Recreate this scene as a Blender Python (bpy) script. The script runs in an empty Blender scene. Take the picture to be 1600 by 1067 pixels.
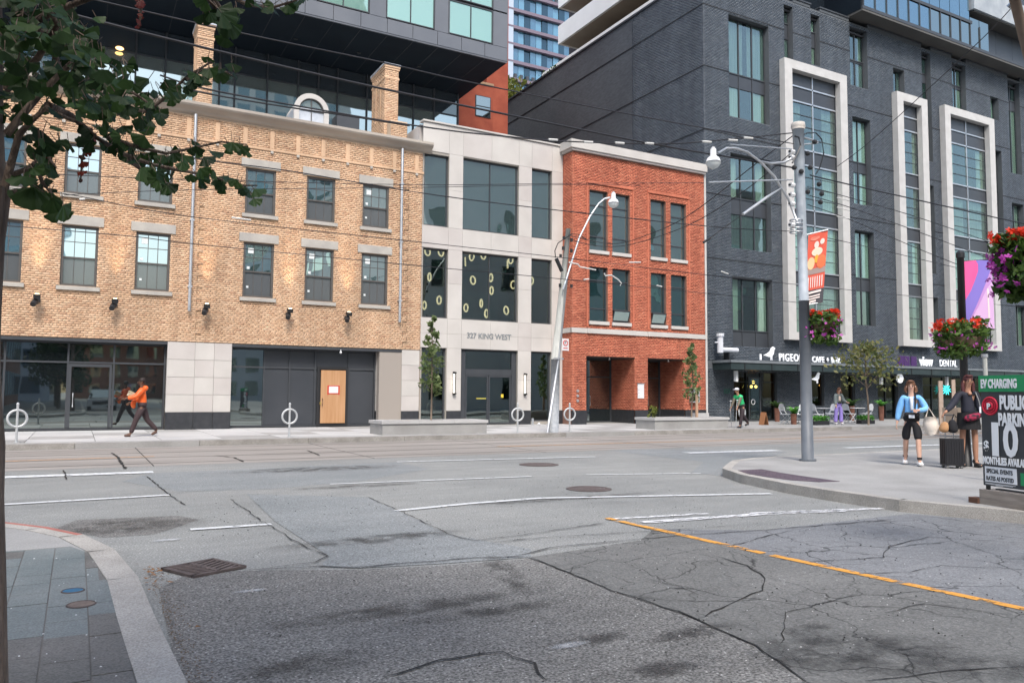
import bpy, math, random
import numpy as np
from mathutils import Vector, Matrix
random.seed(7); np.random.seed(7)
scene = bpy.context.scene
col = scene.collection
R = math.radians

# ---------------------------------------------------------------- camera
EYE = Vector((0, 0, 1.5))
PITCH, ROLL, YAW, FPX = 0.0663, 0.0071, -0.5054, 1224.4
cy_, sy_ = math.cos(YAW), math.sin(YAW)
FW = Vector((-sy_*math.cos(PITCH), cy_*math.cos(PITCH), math.sin(PITCH)))
RT0 = Vector((cy_, sy_, 0)); UP0 = RT0.cross(FW)
RT = RT0*math.cos(ROLL) + UP0*math.sin(ROLL); UP = -RT0*math.sin(ROLL) + UP0*math.cos(ROLL)
cd = bpy.data.cameras.new('camera'); cam = bpy.data.objects.new('camera', cd); col.objects.link(cam)
cd.sensor_width = 36; cd.lens = FPX/1600*36; cd.clip_start = .05; cd.clip_end = 2000
m = Matrix((RT, UP, -FW)).transposed().to_4x4(); m.translation = EYE
cam.matrix_world = m; scene.camera = cam
cd.dof.use_dof = False

# ---------------------------------------------------------------- sky, sun, exposure
SUN_EL, SUN_AZ = R(52), R(200)     # azimuth of the sun, clockwise from +Y
w = bpy.data.worlds.new("World"); scene.world = w; w.use_nodes = True
nt = w.node_tree; nt.nodes.clear()
sk = nt.nodes.new('ShaderNodeTexSky'); sk.sky_type = 'NISHITA'; sk.sun_disc = False
sk.sun_elevation = SUN_EL; sk.sun_rotation = SUN_AZ; sk.air_density = 1.2; sk.dust_density = 3.0; sk.ozone_density = 1.0
bg = nt.nodes.new('ShaderNodeBackground'); bg.inputs[1].default_value = .14
wo = nt.nodes.new('ShaderNodeOutputWorld'); nt.links.new(sk.outputs[0], bg.inputs[0]); nt.links.new(bg.outputs[0], wo.inputs[0])
sd = bpy.data.lights.new('sun', 'SUN'); sd.energy = 1.5; sd.angle = R(14); sd.color = (1, .955, .90)
sun = bpy.data.objects.new('sun', sd); col.objects.link(sun)
sdir = Vector((math.sin(SUN_AZ)*math.cos(SUN_EL), math.cos(SUN_AZ)*math.cos(SUN_EL), math.sin(SUN_EL)))
sun.rotation_euler = (-sdir).to_track_quat('-Z', 'Y').to_euler()
scene.view_settings.view_transform = 'Standard'; scene.view_settings.look = 'None'
scene.view_settings.exposure = 1.12; scene.view_settings.gamma = 1
scene.render.engine = 'CYCLES'
scene.cycles.max_bounces = 8; scene.cycles.transparent_max_bounces = 12

# ---------------------------------------------------------------- surveying helpers
def ray(px, py): return FW*FPX + RT*(px-800) - UP*(py-533.5)
def onY(px, py, Y):
    d = ray(px, py); return d*(Y/d.y) + EYE
def onX(px, py, X):
    d = ray(px, py); return d*(X/d.x) + EYE
def onZ(px, py, z=0.0):
    d = ray(px, py); return d*((z-EYE.z)/d.z) + EYE
def away(px, py, dist): return ray(px, py).normalized()*dist + EYE

# ---------------------------------------------------------------- materials
MATS = {}
def mat(name, c, rough=.8, c2=None, scale=3.0, bump=0.0, bscale=None, metal=0.0, spec=.4, detail=4, streak=None, speck=0.0, alpha=None, sheen=0, bdist=.01):
    if name in MATS: return MATS[name]
    M = bpy.data.materials.new(name); M.use_nodes = True; n = M.node_tree.nodes; l = M.node_tree.links
    b = n['Principled BSDF']; b.inputs['Roughness'].default_value = rough; b.inputs['Metallic'].default_value = metal
    b.inputs['Specular IOR Level'].default_value = spec
    b.inputs['Base Color'].default_value = (*c, 1)
    tc = n.new('ShaderNodeTexCoord'); mp = n.new('ShaderNodeMapping'); l.new(tc.outputs['Object'], mp.inputs[0])
    if streak: mp.inputs['Scale'].default_value = streak
    if c2:
        t = n.new('ShaderNodeTexNoise'); t.inputs['Scale'].default_value = scale; t.inputs['Detail'].default_value = detail; l.new(mp.outputs[0], t.inputs[0])
        rp = n.new('ShaderNodeValToRGB'); rp.color_ramp.elements[0].position = .32; rp.color_ramp.elements[1].position = .68
        rp.color_ramp.elements[0].color = (*c, 1); rp.color_ramp.elements[1].color = (*c2, 1)
        l.new(t.outputs[0], rp.inputs[0]); out = rp.outputs[0]
        if speck:
            t2 = n.new('ShaderNodeTexNoise'); t2.inputs['Scale'].default_value = 90; t2.inputs['Detail'].default_value = 3; l.new(tc.outputs['Object'], t2.inputs[0])
            mr = n.new('ShaderNodeMapRange'); mr.inputs[1].default_value = .35; mr.inputs[2].default_value = .65; mr.inputs[3].default_value = 1-speck; mr.inputs[4].default_value = 1+speck
            l.new(t2.outputs[0], mr.inputs[0])
            vm = n.new('ShaderNodeVectorMath'); vm.operation = 'SCALE'; l.new(out, vm.inputs[0]); l.new(mr.outputs[0], vm.inputs['Scale']); out = vm.outputs[0]
        l.new(out, b.inputs['Base Color'])
    if bump:
        t = n.new('ShaderNodeTexNoise'); t.inputs['Scale'].default_value = bscale or scale*4; t.inputs['Detail'].default_value = 5; l.new(mp.outputs[0], t.inputs[0])
        bp = n.new('ShaderNodeBump'); bp.inputs['Strength'].default_value = bump; bp.inputs['Distance'].default_value = bdist
        l.new(t.outputs[0], bp.inputs['Height']); l.new(bp.outputs[0], b.inputs['Normal'])
    MATS[name] = M; return M

def brick_mat(name, stops, rough=.85, bump=.3, soil=.25):
    """colour of each separate brick of a joined course mesh: random per island through a ramp, with grain and broad weathering"""
    M = bpy.data.materials.new(name); M.use_nodes = True; n = M.node_tree.nodes; l = M.node_tree.links
    b = n['Principled BSDF']; b.inputs['Roughness'].default_value = rough; b.inputs['Specular IOR Level'].default_value = .3
    g = n.new('ShaderNodeNewGeometry'); rp = n.new('ShaderNodeValToRGB'); e = rp.color_ramp.elements
    while len(e) < len(stops): e.new(.5)
    for i, (p, c) in enumerate(stops): e[i].position = p; e[i].color = (*c, 1)
    l.new(g.outputs['Random Per Island'], rp.inputs[0])
    tc = n.new('ShaderNodeTexCoord'); t = n.new('ShaderNodeTexNoise'); t.inputs['Scale'].default_value = .7; t.inputs['Detail'].default_value = 6; l.new(tc.outputs['Object'], t.inputs[0])
    mr = n.new('ShaderNodeMapRange'); mr.inputs[1].default_value = .3; mr.inputs[2].default_value = .7; mr.inputs[3].default_value = 1-soil; mr.inputs[4].default_value = 1+soil*.5
    l.new(t.outputs[0], mr.inputs[0])
    vm = n.new('ShaderNodeVectorMath'); vm.operation = 'SCALE'; l.new(rp.outputs[0], vm.inputs[0]); l.new(mr.outputs[0], vm.inputs['Scale'])
    mp = n.new('ShaderNodeMapping'); mp.inputs['Scale'].default_value = (1.6, 1.6, .13); l.new(tc.outputs['Object'], mp.inputs[0])          # rain streaks and soot
    t3 = n.new('ShaderNodeTexNoise'); t3.inputs['Scale'].default_value = 1; t3.inputs['Detail'].default_value = 7; t3.inputs['Roughness'].default_value = .65; l.new(mp.outputs[0], t3.inputs[0])
    m3 = n.new('ShaderNodeMapRange'); m3.inputs[1].default_value = .38; m3.inputs[2].default_value = .60; m3.inputs[3].default_value = .84; m3.inputs[4].default_value = 1.05; l.new(t3.outputs[0], m3.inputs[0])
    v2 = n.new('ShaderNodeVectorMath'); v2.operation = 'SCALE'; l.new(vm.outputs[0], v2.inputs[0]); l.new(m3.outputs[0], v2.inputs['Scale'])
    l.new(v2.outputs[0], b.inputs['Base Color'])
    t2 = n.new('ShaderNodeTexNoise'); t2.inputs['Scale'].default_value = 40; l.new(tc.outputs['Object'], t2.inputs[0])
    bp = n.new('ShaderNodeBump'); bp.inputs['Strength'].default_value = bump; bp.inputs['Distance'].default_value = .01; l.new(t2.outputs[0], bp.inputs['Height']); l.new(bp.outputs[0], b.inputs['Normal'])
    MATS[name] = M; return M

def glass_mat(name, tint=(.05, .08, .085), refl=.3, see=0.0, rough=.02, wav=.0, gcol=(.85, .97, .93)):
    """window glass: part mirror (Fresnel), the rest a dark body or a clear tinted pane"""
    M = bpy.data.materials.new(name); M.use_nodes = True; n = M.node_tree.nodes; l = M.node_tree.links; n.clear()
    o = n.new('ShaderNodeOutputMaterial'); mx = n.new('ShaderNodeMixShader'); gl = n.new('ShaderNodeBsdfGlossy'); gl.inputs['Roughness'].default_value = rough
    gl.inputs['Color'].default_value = (*gcol, 1)
    if see > 0:
        bd = n.new('ShaderNodeBsdfTransparent'); bd.inputs[0].default_value = (see*gcol[0], see*gcol[1], see*gcol[2], 1)
    else:
        bd = n.new('ShaderNodeBsdfDiffuse'); bd.inputs[0].default_value = (*tint, 1)
    lw = n.new('ShaderNodeLayerWeight'); lw.inputs[0].default_value = .5; fr = n.new('ShaderNodeMath'); fr.operation = 'POWER'; fr.inputs[1].default_value = 4.5; l.new(lw.outputs['Facing'], fr.inputs[0])
    ad = n.new('ShaderNodeMath'); ad.operation = 'MULTIPLY_ADD'; ad.inputs[1].default_value = 1.0; ad.inputs[2].default_value = refl; ad.use_clamp = True
    l.new(fr.outputs[0], ad.inputs[0]); l.new(ad.outputs[0], mx.inputs[0]); l.new(bd.outputs[0], mx.inputs[1]); l.new(gl.outputs[0], mx.inputs[2]); l.new(mx.outputs[0], o.inputs[0])
    if wav:
        tc = n.new('ShaderNodeTexCoord'); t = n.new('ShaderNodeTexNoise'); t.inputs['Scale'].default_value = .8; t.inputs['Detail'].default_value = 1; l.new(tc.outputs['Object'], t.inputs[0])
        bp = n.new('ShaderNodeBump'); bp.inputs['Strength'].default_value = wav; bp.inputs['Distance'].default_value = .05; l.new(t.outputs[0], bp.inputs['Height']); l.new(bp.outputs[0], gl.inputs['Normal'])
    MATS[name] = M; return M

def emit_mat(name, c, s):
    M = bpy.data.materials.new(name); M.use_nodes = True; b = M.node_tree.nodes['Principled BSDF']
    b.inputs['Base Color'].default_value = (*c, 1); b.inputs['Emission Color'].default_value = (*c, 1); b.inputs['Emission Strength'].default_value = s
    MATS[name] = M; return M

# ---------------------------------------------------------------- objects
OFF = {}        # world offset of the thing a part belongs to
def origin(o): return OFF.get(o.name, Vector((0, 0, 0))) if o else Vector((0, 0, 0))
def tag(o, label=None, cat=None, group=None, kind=None):
    if label: o['label'] = label
    if cat: o['category'] = cat
    if group: o['group'] = group
    if kind: o['kind'] = kind
    return o
def thing(name, label, cat, loc=(0, 0, 0), rz=0, group=None, local=False):
    """an Empty at the base of a thing. local=True: parts are given in the thing's own frame, else in world metres"""
    o = bpy.data.objects.new(name, None); col.objects.link(o); o.location = loc; o.rotation_euler = (0, 0, rz); o.empty_display_size = .3
    OFF[o.name] = Vector((0, 0, 0)) if local else Vector(loc)
    return tag(o, label, cat, group)
def structure(name, label=None):
    o = bpy.data.objects.new(name, None); col.objects.link(o); o['kind'] = 'structure'
    if label: o['label'] = label
    OFF[o.name] = Vector((0, 0, 0)); return o
def copy_tree(o, parent=None):
    c = o.copy(); col.objects.link(c); c.parent = parent
    for ch in list(o.children): copy_tree(ch, c)
    return c

class MB:
    def __init__(s): s.v = []; s.f = []
    def poly(s, pts):
        k = len(s.v); s.v += [tuple(p) for p in pts]; s.f.append(tuple(range(k, k+len(pts)))); return s
    def hexa(s, a, b):
        """bottom quad a, top quad b, both anticlockwise from above"""
        k = len(s.v); s.v += [tuple(p) for p in a] + [tuple(p) for p in b]
        s.f += [(k+3, k+2, k+1, k), (k+4, k+5, k+6, k+7)] + [(k+i, k+(i+1) % 4, k+4+(i+1) % 4, k+4+i) for i in range(4)]; return s
    def box(s, x0, x1, y0, y1, z0, z1):
        x0, x1 = min(x0, x1), max(x0, x1); y0, y1 = min(y0, y1), max(y0, y1); z0, z1 = min(z0, z1), max(z0, z1)
        return s.hexa([(x0, y0, z0), (x1, y0, z0), (x1, y1, z0), (x0, y1, z0)], [(x0, y0, z1), (x1, y0, z1), (x1, y1, z1), (x0, y1, z1)])
    def obox(s, c, ux, uy, uz, hx, hy, hz):
        c = Vector(c); ux = Vector(ux).normalized()*hx; uy = Vector(uy).normalized()*hy; uz = Vector(uz).normalized()*hz
        return s.hexa([c-ux-uy-uz, c+ux-uy-uz, c+ux+uy-uz, c-ux+uy-uz], [c-ux-uy+uz, c+ux-uy+uz, c+ux+uy+uz, c-ux+uy+uz])
    def prism(s, pts, z0, z1):
        k = len(s.v); n = len(pts); s.v += [(p[0], p[1], z0) for p in pts] + [(p[0], p[1], z1) for p in pts]
        s.f += [tuple(range(k+n-1, k-1, -1)), tuple(range(k+n, k+2*n))] + [(k+i, k+(i+1) % n, k+n+(i+1) % n, k+n+i) for i in range(n)]; return s
    def tube(s, pts, r, n=8, caps=True):
        pts = [Vector(p) for p in pts]; rr = r if isinstance(r, (list, tuple)) else [r]*len(pts); k0 = len(s.v); ref = None
        for i, p in enumerate(pts):
            d = (pts[min(i+1, len(pts)-1)] - pts[max(i-1, 0)]).normalized()
            if ref is None: ref = Vector((0, 0, 1)) if abs(d.z) < .9 else Vector((1, 0, 0))
            a = d.cross(ref).normalized(); b = d.cross(a).normalized(); ref = -b if False else ref
            for j in range(n):
                t = 2*math.pi*j/n; s.v.append(tuple(p + a*math.cos(t)*rr[i] + b*math.sin(t)*rr[i]))
        for i in range(len(pts)-1):
            for j in range(n):
                a0 = k0+i*n+j; a1 = k0+i*n+(j+1) % n; s.f.append((a0, a1, a1+n, a0+n))
        if caps: s.f.append(tuple(range(k0, k0+n))); s.f.append(tuple(range(k0+(len(pts)-1)*n+n-1, k0+(len(pts)-1)*n-1, -1)))
        return s
    def lathe(s, c, prof, n=16):
        return s.tube([(c[0], c[1], c[2]+z) for _, z in prof], [max(r, .0005) for r, _ in prof], n)
    def ring(s, c, ax, Rr, r, n=20, m_=6):
        ax = Vector(ax).normalized(); c = Vector(c); a = ax.orthogonal().normalized(); b = ax.cross(a); k = len(s.v)
        for i in range(n):
            t = 2*math.pi*i/n; d = a*math.cos(t) + b*math.sin(t)
            for j in range(m_):
                u = 2*math.pi*j/m_; s.v.append(tuple(c + d*(Rr + r*math.cos(u)) + ax*r*math.sin(u)))
        for i in range(n):
            for j in range(m_):
                s.f.append((k+i*m_+j, k+((i+1) % n)*m_+j, k+((i+1) % n)*m_+(j+1) % m_, k+i*m_+(j+1) % m_))
        return s
    def ball(s, c, rx, ry=None, rz=None, n=10, q=7):
        ry = ry or rx; rz = rz or rx
        k = len(s.v)
        for i in range(q+1):
            th = math.pi*i/q
            for j in range(n):
                ph = 2*math.pi*j/n; s.v.append((c[0]+rx*math.sin(th)*math.cos(ph), c[1]+ry*math.sin(th)*math.sin(ph), c[2]+rz*math.cos(th)))
        for i in range(q):
            for j in range(n):
                a = k+i*n+j; b = k+i*n+(j+1) % n; s.f.append((a, a+n, b+n, b))
        return s
    def build(s, name, m, parent=None, smooth=False, kind=None, label=None):
        off = origin(parent); me = bpy.data.meshes.new(name)
        if off.length > 0: vs = [(v[0]-off.x, v[1]-off.y, v[2]-off.z) for v in s.v]
        else: vs = s.v
        me.from_pydata(vs, [], s.f); me.materials.append(m)
        if smooth: me.shade_smooth()
        me.update(); o = bpy.data.objects.new(name, me); col.objects.link(o)
        if parent: o.parent = parent; OFF[o.name] = off
        if kind: o['kind'] = kind
        if label: o['label'] = label
        return o
def B(name, m, parent, *a, **k): return MB().box(*a).build(name, m, parent, **k)

def text(name, s, size, m, parent, at_, right, up, ext=.015, bold=0, align='LEFT', sx=1.0, label=None, space=1.0):
    c = bpy.data.curves.new(name, 'FONT'); c.body = s; c.space_character = space; c.size = size; c.extrude = ext; c.offset = bold; c.align_x = align; c.resolution_u = 3
    t = bpy.data.objects.new('tmp', c); me = bpy.data.meshes.new_from_object(t); bpy.data.objects.remove(t); bpy.data.curves.remove(c)
    right = Vector(right).normalized(); up = Vector(up).normalized(); nrm = right.cross(up); at_ = Vector(at_) - origin(parent)
    M4 = Matrix((right, up, nrm)).transposed().to_4x4(); M4.translation = at_
    me.transform(M4 @ Matrix.Diagonal((sx, 1, 1, 1))); me.materials.clear(); me.materials.append(m); me.name = name
    o = bpy.data.objects.new(name, me); col.objects.link(o); o.parent = parent
    if label: o['label'] = label
    return o

def np_mesh(name, V, F, m, parent=None, kind=None, smooth=False):
    off = origin(parent); V = np.asarray(V, np.float32) - np.array(off, np.float32); F = np.asarray(F, np.int32); k = F.shape[1]
    me = bpy.data.meshes.new(name); me.vertices.add(len(V)); me.vertices.foreach_set('co', V.ravel())
    me.loops.add(F.size); me.loops.foreach_set('vertex_index', F.ravel()); me.polygons.add(len(F))
    me.polygons.foreach_set('loop_start', np.arange(0, F.size, k, dtype=np.int32)); me.update(calc_edges=True)
    if smooth: me.shade_smooth()
    me.materials.append(m); o = bpy.data.objects.new(name, me); col.objects.link(o)
    if parent: o.parent = parent
    if kind: o['kind'] = kind
    return o

def bricks(name, m, parent, u0, u1, z0, z1, P0, U, N, openings=(), L=.205, Hh=.066, j=.010, proud=.012, head_every=0, zfun=None):
    """courses of separate bricks on the plane P0 + u*U, facing N, cut round the openings (u0,u1,z0,z1)"""
    U = np.array(U, float); N = np.array(N, float); P0 = np.array(P0, float); rows = []
    nz = int((z1-z0)/(Hh+j))
    for r_ in range(nz):
        za = z0 + r_*(Hh+j); zb = za+Hh; zm = (za+zb)/2
        iv = [(u0, u1)]
        for (a, b, c, d) in openings:
            if c < zm < d:
                nv = []
                for (p, q) in iv:
                    if b <= p or a >= q: nv.append((p, q)); continue
                    if a > p: nv.append((p, a))
                    if b < q: nv.append((b, q))
                iv = nv
        head = head_every and r_ % head_every == head_every-1
        Lr = (L-j)/2 if head else L; st = (0.25*L if head else (r_ % 2)*.5*(L+j))
        for (p, q) in iv:
            k0 = math.floor((p-u0+st)/(Lr+j)); x = u0 - st + k0*(Lr+j)
            while x < q:
                a = max(x, p); b = min(x+Lr, q)
                if b-a > .02: rows.append((a, b, za, zb))
                x += Lr+j
    A = np.array(rows); n = len(A); pr = proud + np.random.uniform(-.0015, .002, n)
    V = np.zeros((n, 8, 3)); 
    for i, (ui, zi) in enumerate(((0, 2), (1, 2), (1, 3), (0, 3))):
        base = P0 + A[:, ui, None]*U; base[:, 2] += A[:, zi]
        V[:, i] = base; V[:, 4+i] = base + pr[:, None]*N
    q = np.array([(4, 5, 6, 7), (0, 1, 5, 4), (1, 2, 6, 5), (2, 3, 7, 6), (3, 0, 4, 7)])
    if np.cross(U, [0, 0, 1]) @ N < 0: q = q[:, ::-1]
    F = (np.arange(n)[:, None, None]*8 + q[None]).reshape(-1, 4)
    return np_mesh(name, V.reshape(-1, 3), F, m, parent, 'stuff')

def wall_sheet(name, m, parent, x0, x1, z0, z1, Y, openings, depth=.18, kind=None):
    """front wall facing -Y with real openings and reveals"""
    b = MB(); xs = sorted({x0, x1, *[v for o in openings for v in o[:2] if x0 < v < x1]}); zs = sorted({z0, z1, *[v for o in openings for v in o[2:4] if z0 < v < z1]})
    for zi in range(len(zs)-1):
        run = None
        for xi in range(len(xs)-1):
            cx = (xs[xi]+xs[xi+1])/2; cz = (zs[zi]+zs[zi+1])/2
            hole = any(o[0] < cx < o[1] and o[2] < cz < o[3] for o in openings)
            if not hole: run = [xs[xi], xs[xi+1]] if run is None else [run[0], xs[xi+1]]
            if (hole or xi == len(xs)-2) and run:
                b.poly([(run[0], Y, zs[zi]), (run[1], Y, zs[zi]), (run[1], Y, zs[zi+1]), (run[0], Y, zs[zi+1])]); run = None
    for o in openings:
        a, c, p, q = o[:4]; Yb = Y+depth
        b.poly([(a, Y, p), (a, Y, q), (a, Yb, q), (a, Yb, p)]); b.poly([(c, Y, q), (c, Y, p), (c, Yb, p), (c, Yb, q)])
        b.poly([(a, Y, q), (c, Y, q), (c, Yb, q), (a, Yb, q)]); b.poly([(c, Y, p), (a, Y, p), (a, Yb, p), (c, Yb, p)])
    return b.build(name, m, parent, kind=kind)

def leaf_cloud(name, m, parent, centers, size=.06, jitter=.5, kind='stuff', tri=False):
    """leaf sized quads, each folded a little, at the given points"""
    C = np.asarray(centers, float); n = len(C); s = size*(1+jitter*(np.random.rand(n)-.5)*2)
    a = np.random.normal(size=(n, 3)); a /= np.linalg.norm(a, axis=1)[:, None]
    b = np.cross(a, np.random.normal(size=(n, 3))); b /= np.linalg.norm(b, axis=1)[:, None]; nn = np.cross(a, b)
    V = np.stack([C-a*s[:, None], C-b*s[:, None]*.5+nn*s[:, None]*.15, C+a*s[:, None], C+b*s[:, None]*.5+nn*s[:, None]*.15], 1)
    return np_mesh(name, V.reshape(-1, 3), np.arange(n*4).reshape(-1, 4), m, parent, kind)
def leaf_mat(name, c1, c2, tr=.35, rough=.5, var_scale=2.0):
    M = bpy.data.materials.new(name); M.use_nodes = True; n = M.node_tree.nodes; l = M.node_tree.links
    b = n['Principled BSDF']; b.inputs['Roughness'].default_value = rough; b.inputs['Specular IOR Level'].default_value = .35
    g = n.new('ShaderNodeNewGeometry'); oi = n.new('ShaderNodeObjectInfo'); ad = n.new('ShaderNodeMath'); ad.operation = 'ADD'; l.new(g.outputs['Random Per Island'], ad.inputs[0]); l.new(oi.outputs['Random'], ad.inputs[1])
    hf = n.new('ShaderNodeMath'); hf.operation = 'FRACT'; l.new(ad.outputs[0], hf.inputs[0])
    rp = n.new('ShaderNodeValToRGB'); rp.color_ramp.elements[0].color = (*c1, 1); rp.color_ramp.elements[1].color = (*c2, 1); l.new(hf.outputs[0], rp.inputs[0])
    l.new(rp.outputs[0], b.inputs['Base Color'])
    t = n.new('ShaderNodeBsdfTranslucent'); l.new(rp.outputs[0], t.inputs[0]); mx = n.new('ShaderNodeMixShader'); mx.inputs[0].default_value = tr
    o = n['Material Output']; l.new(b.outputs[0], mx.inputs[1]); l.new(t.outputs[0], mx.inputs[2]); l.new(mx.outputs[0], o.inputs[0])
    MATS[name] = M; return M

# ================================================================ MATERIALS
def asphalt(name, c, c2, crack=0, cscale=1.2, speck=.35):
    M = bpy.data.materials.new(name); M.use_nodes = True; n = M.node_tree.nodes; l = M.node_tree.links
    b = n['Principled BSDF']; b.inputs['Roughness'].default_value = .8; b.inputs['Specular IOR Level'].default_value = .35
    tc = n.new('ShaderNodeTexCoord'); P = tc.outputs['Object']
    def noise(sc, det=4, rough=.5, vec=None):
        t = n.new('ShaderNodeTexNoise'); t.inputs['Scale'].default_value = sc; t.inputs['Detail'].default_value = det; t.inputs['Roughness'].default_value = rough; l.new(vec or P, t.inputs[0]); return t.outputs[0]
    def mr(v, a, b_, c_, d):
        t = n.new('ShaderNodeMapRange'); t.inputs[1].default_value = a; t.inputs[2].default_value = b_; t.inputs[3].default_value = c_; t.inputs[4].default_value = d; l.new(v, t.inputs[0]); return t.outputs[0]
    rp = n.new('ShaderNodeValToRGB'); rp.color_ramp.elements[0].color = (*c, 1); rp.color_ramp.elements[1].color = (*c2, 1); rp.color_ramp.elements[0].position = .35; rp.color_ramp.elements[1].position = .65
    l.new(noise(.35, 7, .6), rp.inputs[0])
    def mul(a, v):
        t = n.new('ShaderNodeVectorMath'); t.operation = 'SCALE'; l.new(a, t.inputs[0]); l.new(v, t.inputs['Scale']); return t.outputs[0]
    out = mul(rp.outputs[0], mr(noise(55, 3, .7), .38, .62, 1-speck, 1+speck))
    vo = n.new('ShaderNodeTexVoronoi'); vo.inputs['Scale'].default_value = 85; l.new(P, vo.inputs[0])       # single light aggregate stones
    out = mul(out, mr(vo.outputs['Color'], .80, .95, 1.0, 1.0+speck*2.2))
    mp = n.new('ShaderNodeMapping'); mp.inputs['Scale'].default_value = (.5, 2.2, 1); l.new(P, mp.inputs[0])
    out = mul(out, mr(noise(1.3, 5, .6, mp.outputs[0]), .3, .7, .90, 1.07))
    out = mul(out, mr(noise(5.5, 6, .7), .58, .72, 1.0, .72))
    h = noise(70, 3, .7)
    if crack:
        dn = n.new('ShaderNodeTexNoise'); dn.inputs['Scale'].default_value = 2.2; dn.inputs['Detail'].default_value = 4; l.new(P, dn.inputs[0])
        ma = n.new('ShaderNodeVectorMath'); ma.operation = 'MULTIPLY_ADD'; ma.inputs[1].default_value = (.5, .5, 0); l.new(dn.outputs['Color'], ma.inputs[0]); l.new(P, ma.inputs[2])
        mp2 = n.new('ShaderNodeMapping'); mp2.inputs['Scale'].default_value = (1, .8, 0); mp2.inputs['Rotation'].default_value = (0, 0, .5); l.new(ma.outputs[0], mp2.inputs[0])
        msk = mr(noise(.8, 3), .34, .50, .0, 1.0)
        for sc, wd, am in ((cscale, .012, .85*crack), (cscale*2.7, .016, .5*crack)):
            v = n.new('ShaderNodeTexVoronoi'); v.feature = 'DISTANCE_TO_EDGE'; v.inputs['Scale'].default_value = sc; l.new(mp2.outputs[0], v.inputs[0])
            line = mr(v.outputs['Distance'], 0, wd, am, 0)
            mm = n.new('ShaderNodeMath'); mm.operation = 'MULTIPLY'; l.new(line, mm.inputs[0]); l.new(msk, mm.inputs[1])
            iv = n.new('ShaderNodeMath'); iv.operation = 'SUBTRACT'; iv.inputs[0].default_value = 1; l.new(mm.outputs[0], iv.inputs[1]); out = mul(out, iv.outputs[0])
    l.new(out, b.inputs['Base Color'])
    bp = n.new('ShaderNodeBump'); bp.inputs['Strength'].default_value = .6; bp.inputs['Distance'].default_value = .006; l.new(h, bp.inputs['Height']); l.new(bp.outputs[0], b.inputs['Normal'])
    MATS[name] = M; return M
def fade_mat(name, c, strength, nscale=6, radial=False, rough=.7, lo=.35, hi=.6, stretch=(1, 1, 1)):
    """worn paint or a stain: real colour, broken up by noise, bare surface between"""
    M = bpy.data.materials.new(name); M.use_nodes = True; n = M.node_tree.nodes; l = M.node_tree.links
    b = n['Principled BSDF']; b.inputs['Base Color'].default_value = (*c, 1); b.inputs['Roughness'].default_value = rough
    tc = n.new('ShaderNodeTexCoord'); mp = n.new('ShaderNodeMapping'); mp.inputs['Scale'].default_value = stretch; l.new(n.new('ShaderNodeNewGeometry').outputs['Position'] if radial else tc.outputs['Object'], mp.inputs[0])
    t = n.new('ShaderNodeTexNoise'); t.inputs['Scale'].default_value = nscale; t.inputs['Detail'].default_value = 6; t.inputs['Roughness'].default_value = .65; l.new(mp.outputs[0], t.inputs[0])
    mr = n.new('ShaderNodeMapRange'); mr.inputs[1].default_value = lo; mr.inputs[2].default_value = hi; mr.inputs[3].default_value = 0; mr.inputs[4].default_value = strength; l.new(t.outputs[0], mr.inputs[0]); v = mr.outputs[0]
    if radial:
        g = n.new('ShaderNodeTexGradient'); g.gradient_type = 'SPHERICAL'
        l.new(tc.outputs['Object'], g.inputs[0])
        m3 = n.new('ShaderNodeMapRange'); m3.inputs[1].default_value = 0; m3.inputs[2].default_value = .55; l.new(g.outputs[1], m3.inputs[0])
        mm = n.new('ShaderNodeMath'); mm.operation = 'MULTIPLY'; l.new(v, mm.inputs[0]); l.new(m3.outputs[0], mm.inputs[1]); v = mm.outputs[0]
    l.new(v, b.inputs['Alpha']); MATS[name] = M; return M

A_MAIN = asphalt('asphalt', (.196, .203, .198), (.252, .257, .248))
A_NEAR = asphalt('asphalt_coarse', (.132, .131, .126), (.188, .185, .177), speck=.6)
A_BLUE = asphalt('asphalt_bluish', (.180, .195, .199), (.225, .237, .239), speck=.35)
A_CRK = asphalt('asphalt_cracked', (.120, .122, .118), (.165, .166, .160), crack=1, cscale=1.3, speck=.25)
A_CRK2 = asphalt('asphalt_cracked_pale', (.150, .158, .168), (.198, .205, .213), crack=1, cscale=1.0, speck=.22)
TRACK = mat('track_concrete', (.21, .195, .18), .85, (.29, .27, .25), .6, bump=.2, bscale=30, speck=.12, streak=(.3, 1.5, 1))
CONC = mat('concrete', (.25, .248, .24), .85, (.32, .318, .31), 1.2, bump=.2, bscale=40, speck=.12)
CONC_L = mat('concrete_light', (.37, .37, .37), .85, (.45, .45, .445), .5, bump=.15, bscale=40, speck=.08)
CONC_D = mat('concrete_worn', (.21, .20, .185), .9, (.31, .30, .28), 2.5, bump=.4, bscale=45, speck=.25)
SLATE = mat('slate_paver', (.130, .155, .160), .75, (.185, .205, .205), 2.0, bump=.3, bscale=30, speck=.2)
SLATE2 = mat('slate_paver_brown', (.105, .105, .10), .75, (.16, .155, .148), 2.0, bump=.3, bscale=30, speck=.25)
WHITE_P = fade_mat('road_paint_white', (.62, .64, .65), .92, 8, lo=.30, hi=.46)
WHITE_W = fade_mat('road_paint_white_worn', (.75, .76, .78), .9, 7, lo=.42, hi=.54, stretch=(1, 3, 1))
YEL_P = fade_mat('road_paint_yellow', (.66, .31, .05), .93, 6, lo=.40, hi=.50)
ORG_P = fade_mat('road_paint_orange_faint', (.62, .34, .14), .62, 8, lo=.25, hi=.5)
STAIN = fade_mat('oil_stain', (.035, .034, .033), .55, 4, radial=True, lo=.38, hi=.62, rough=.55)
CRACKM = mat('crack_fill', (.022, .021, .02), .9)
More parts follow.
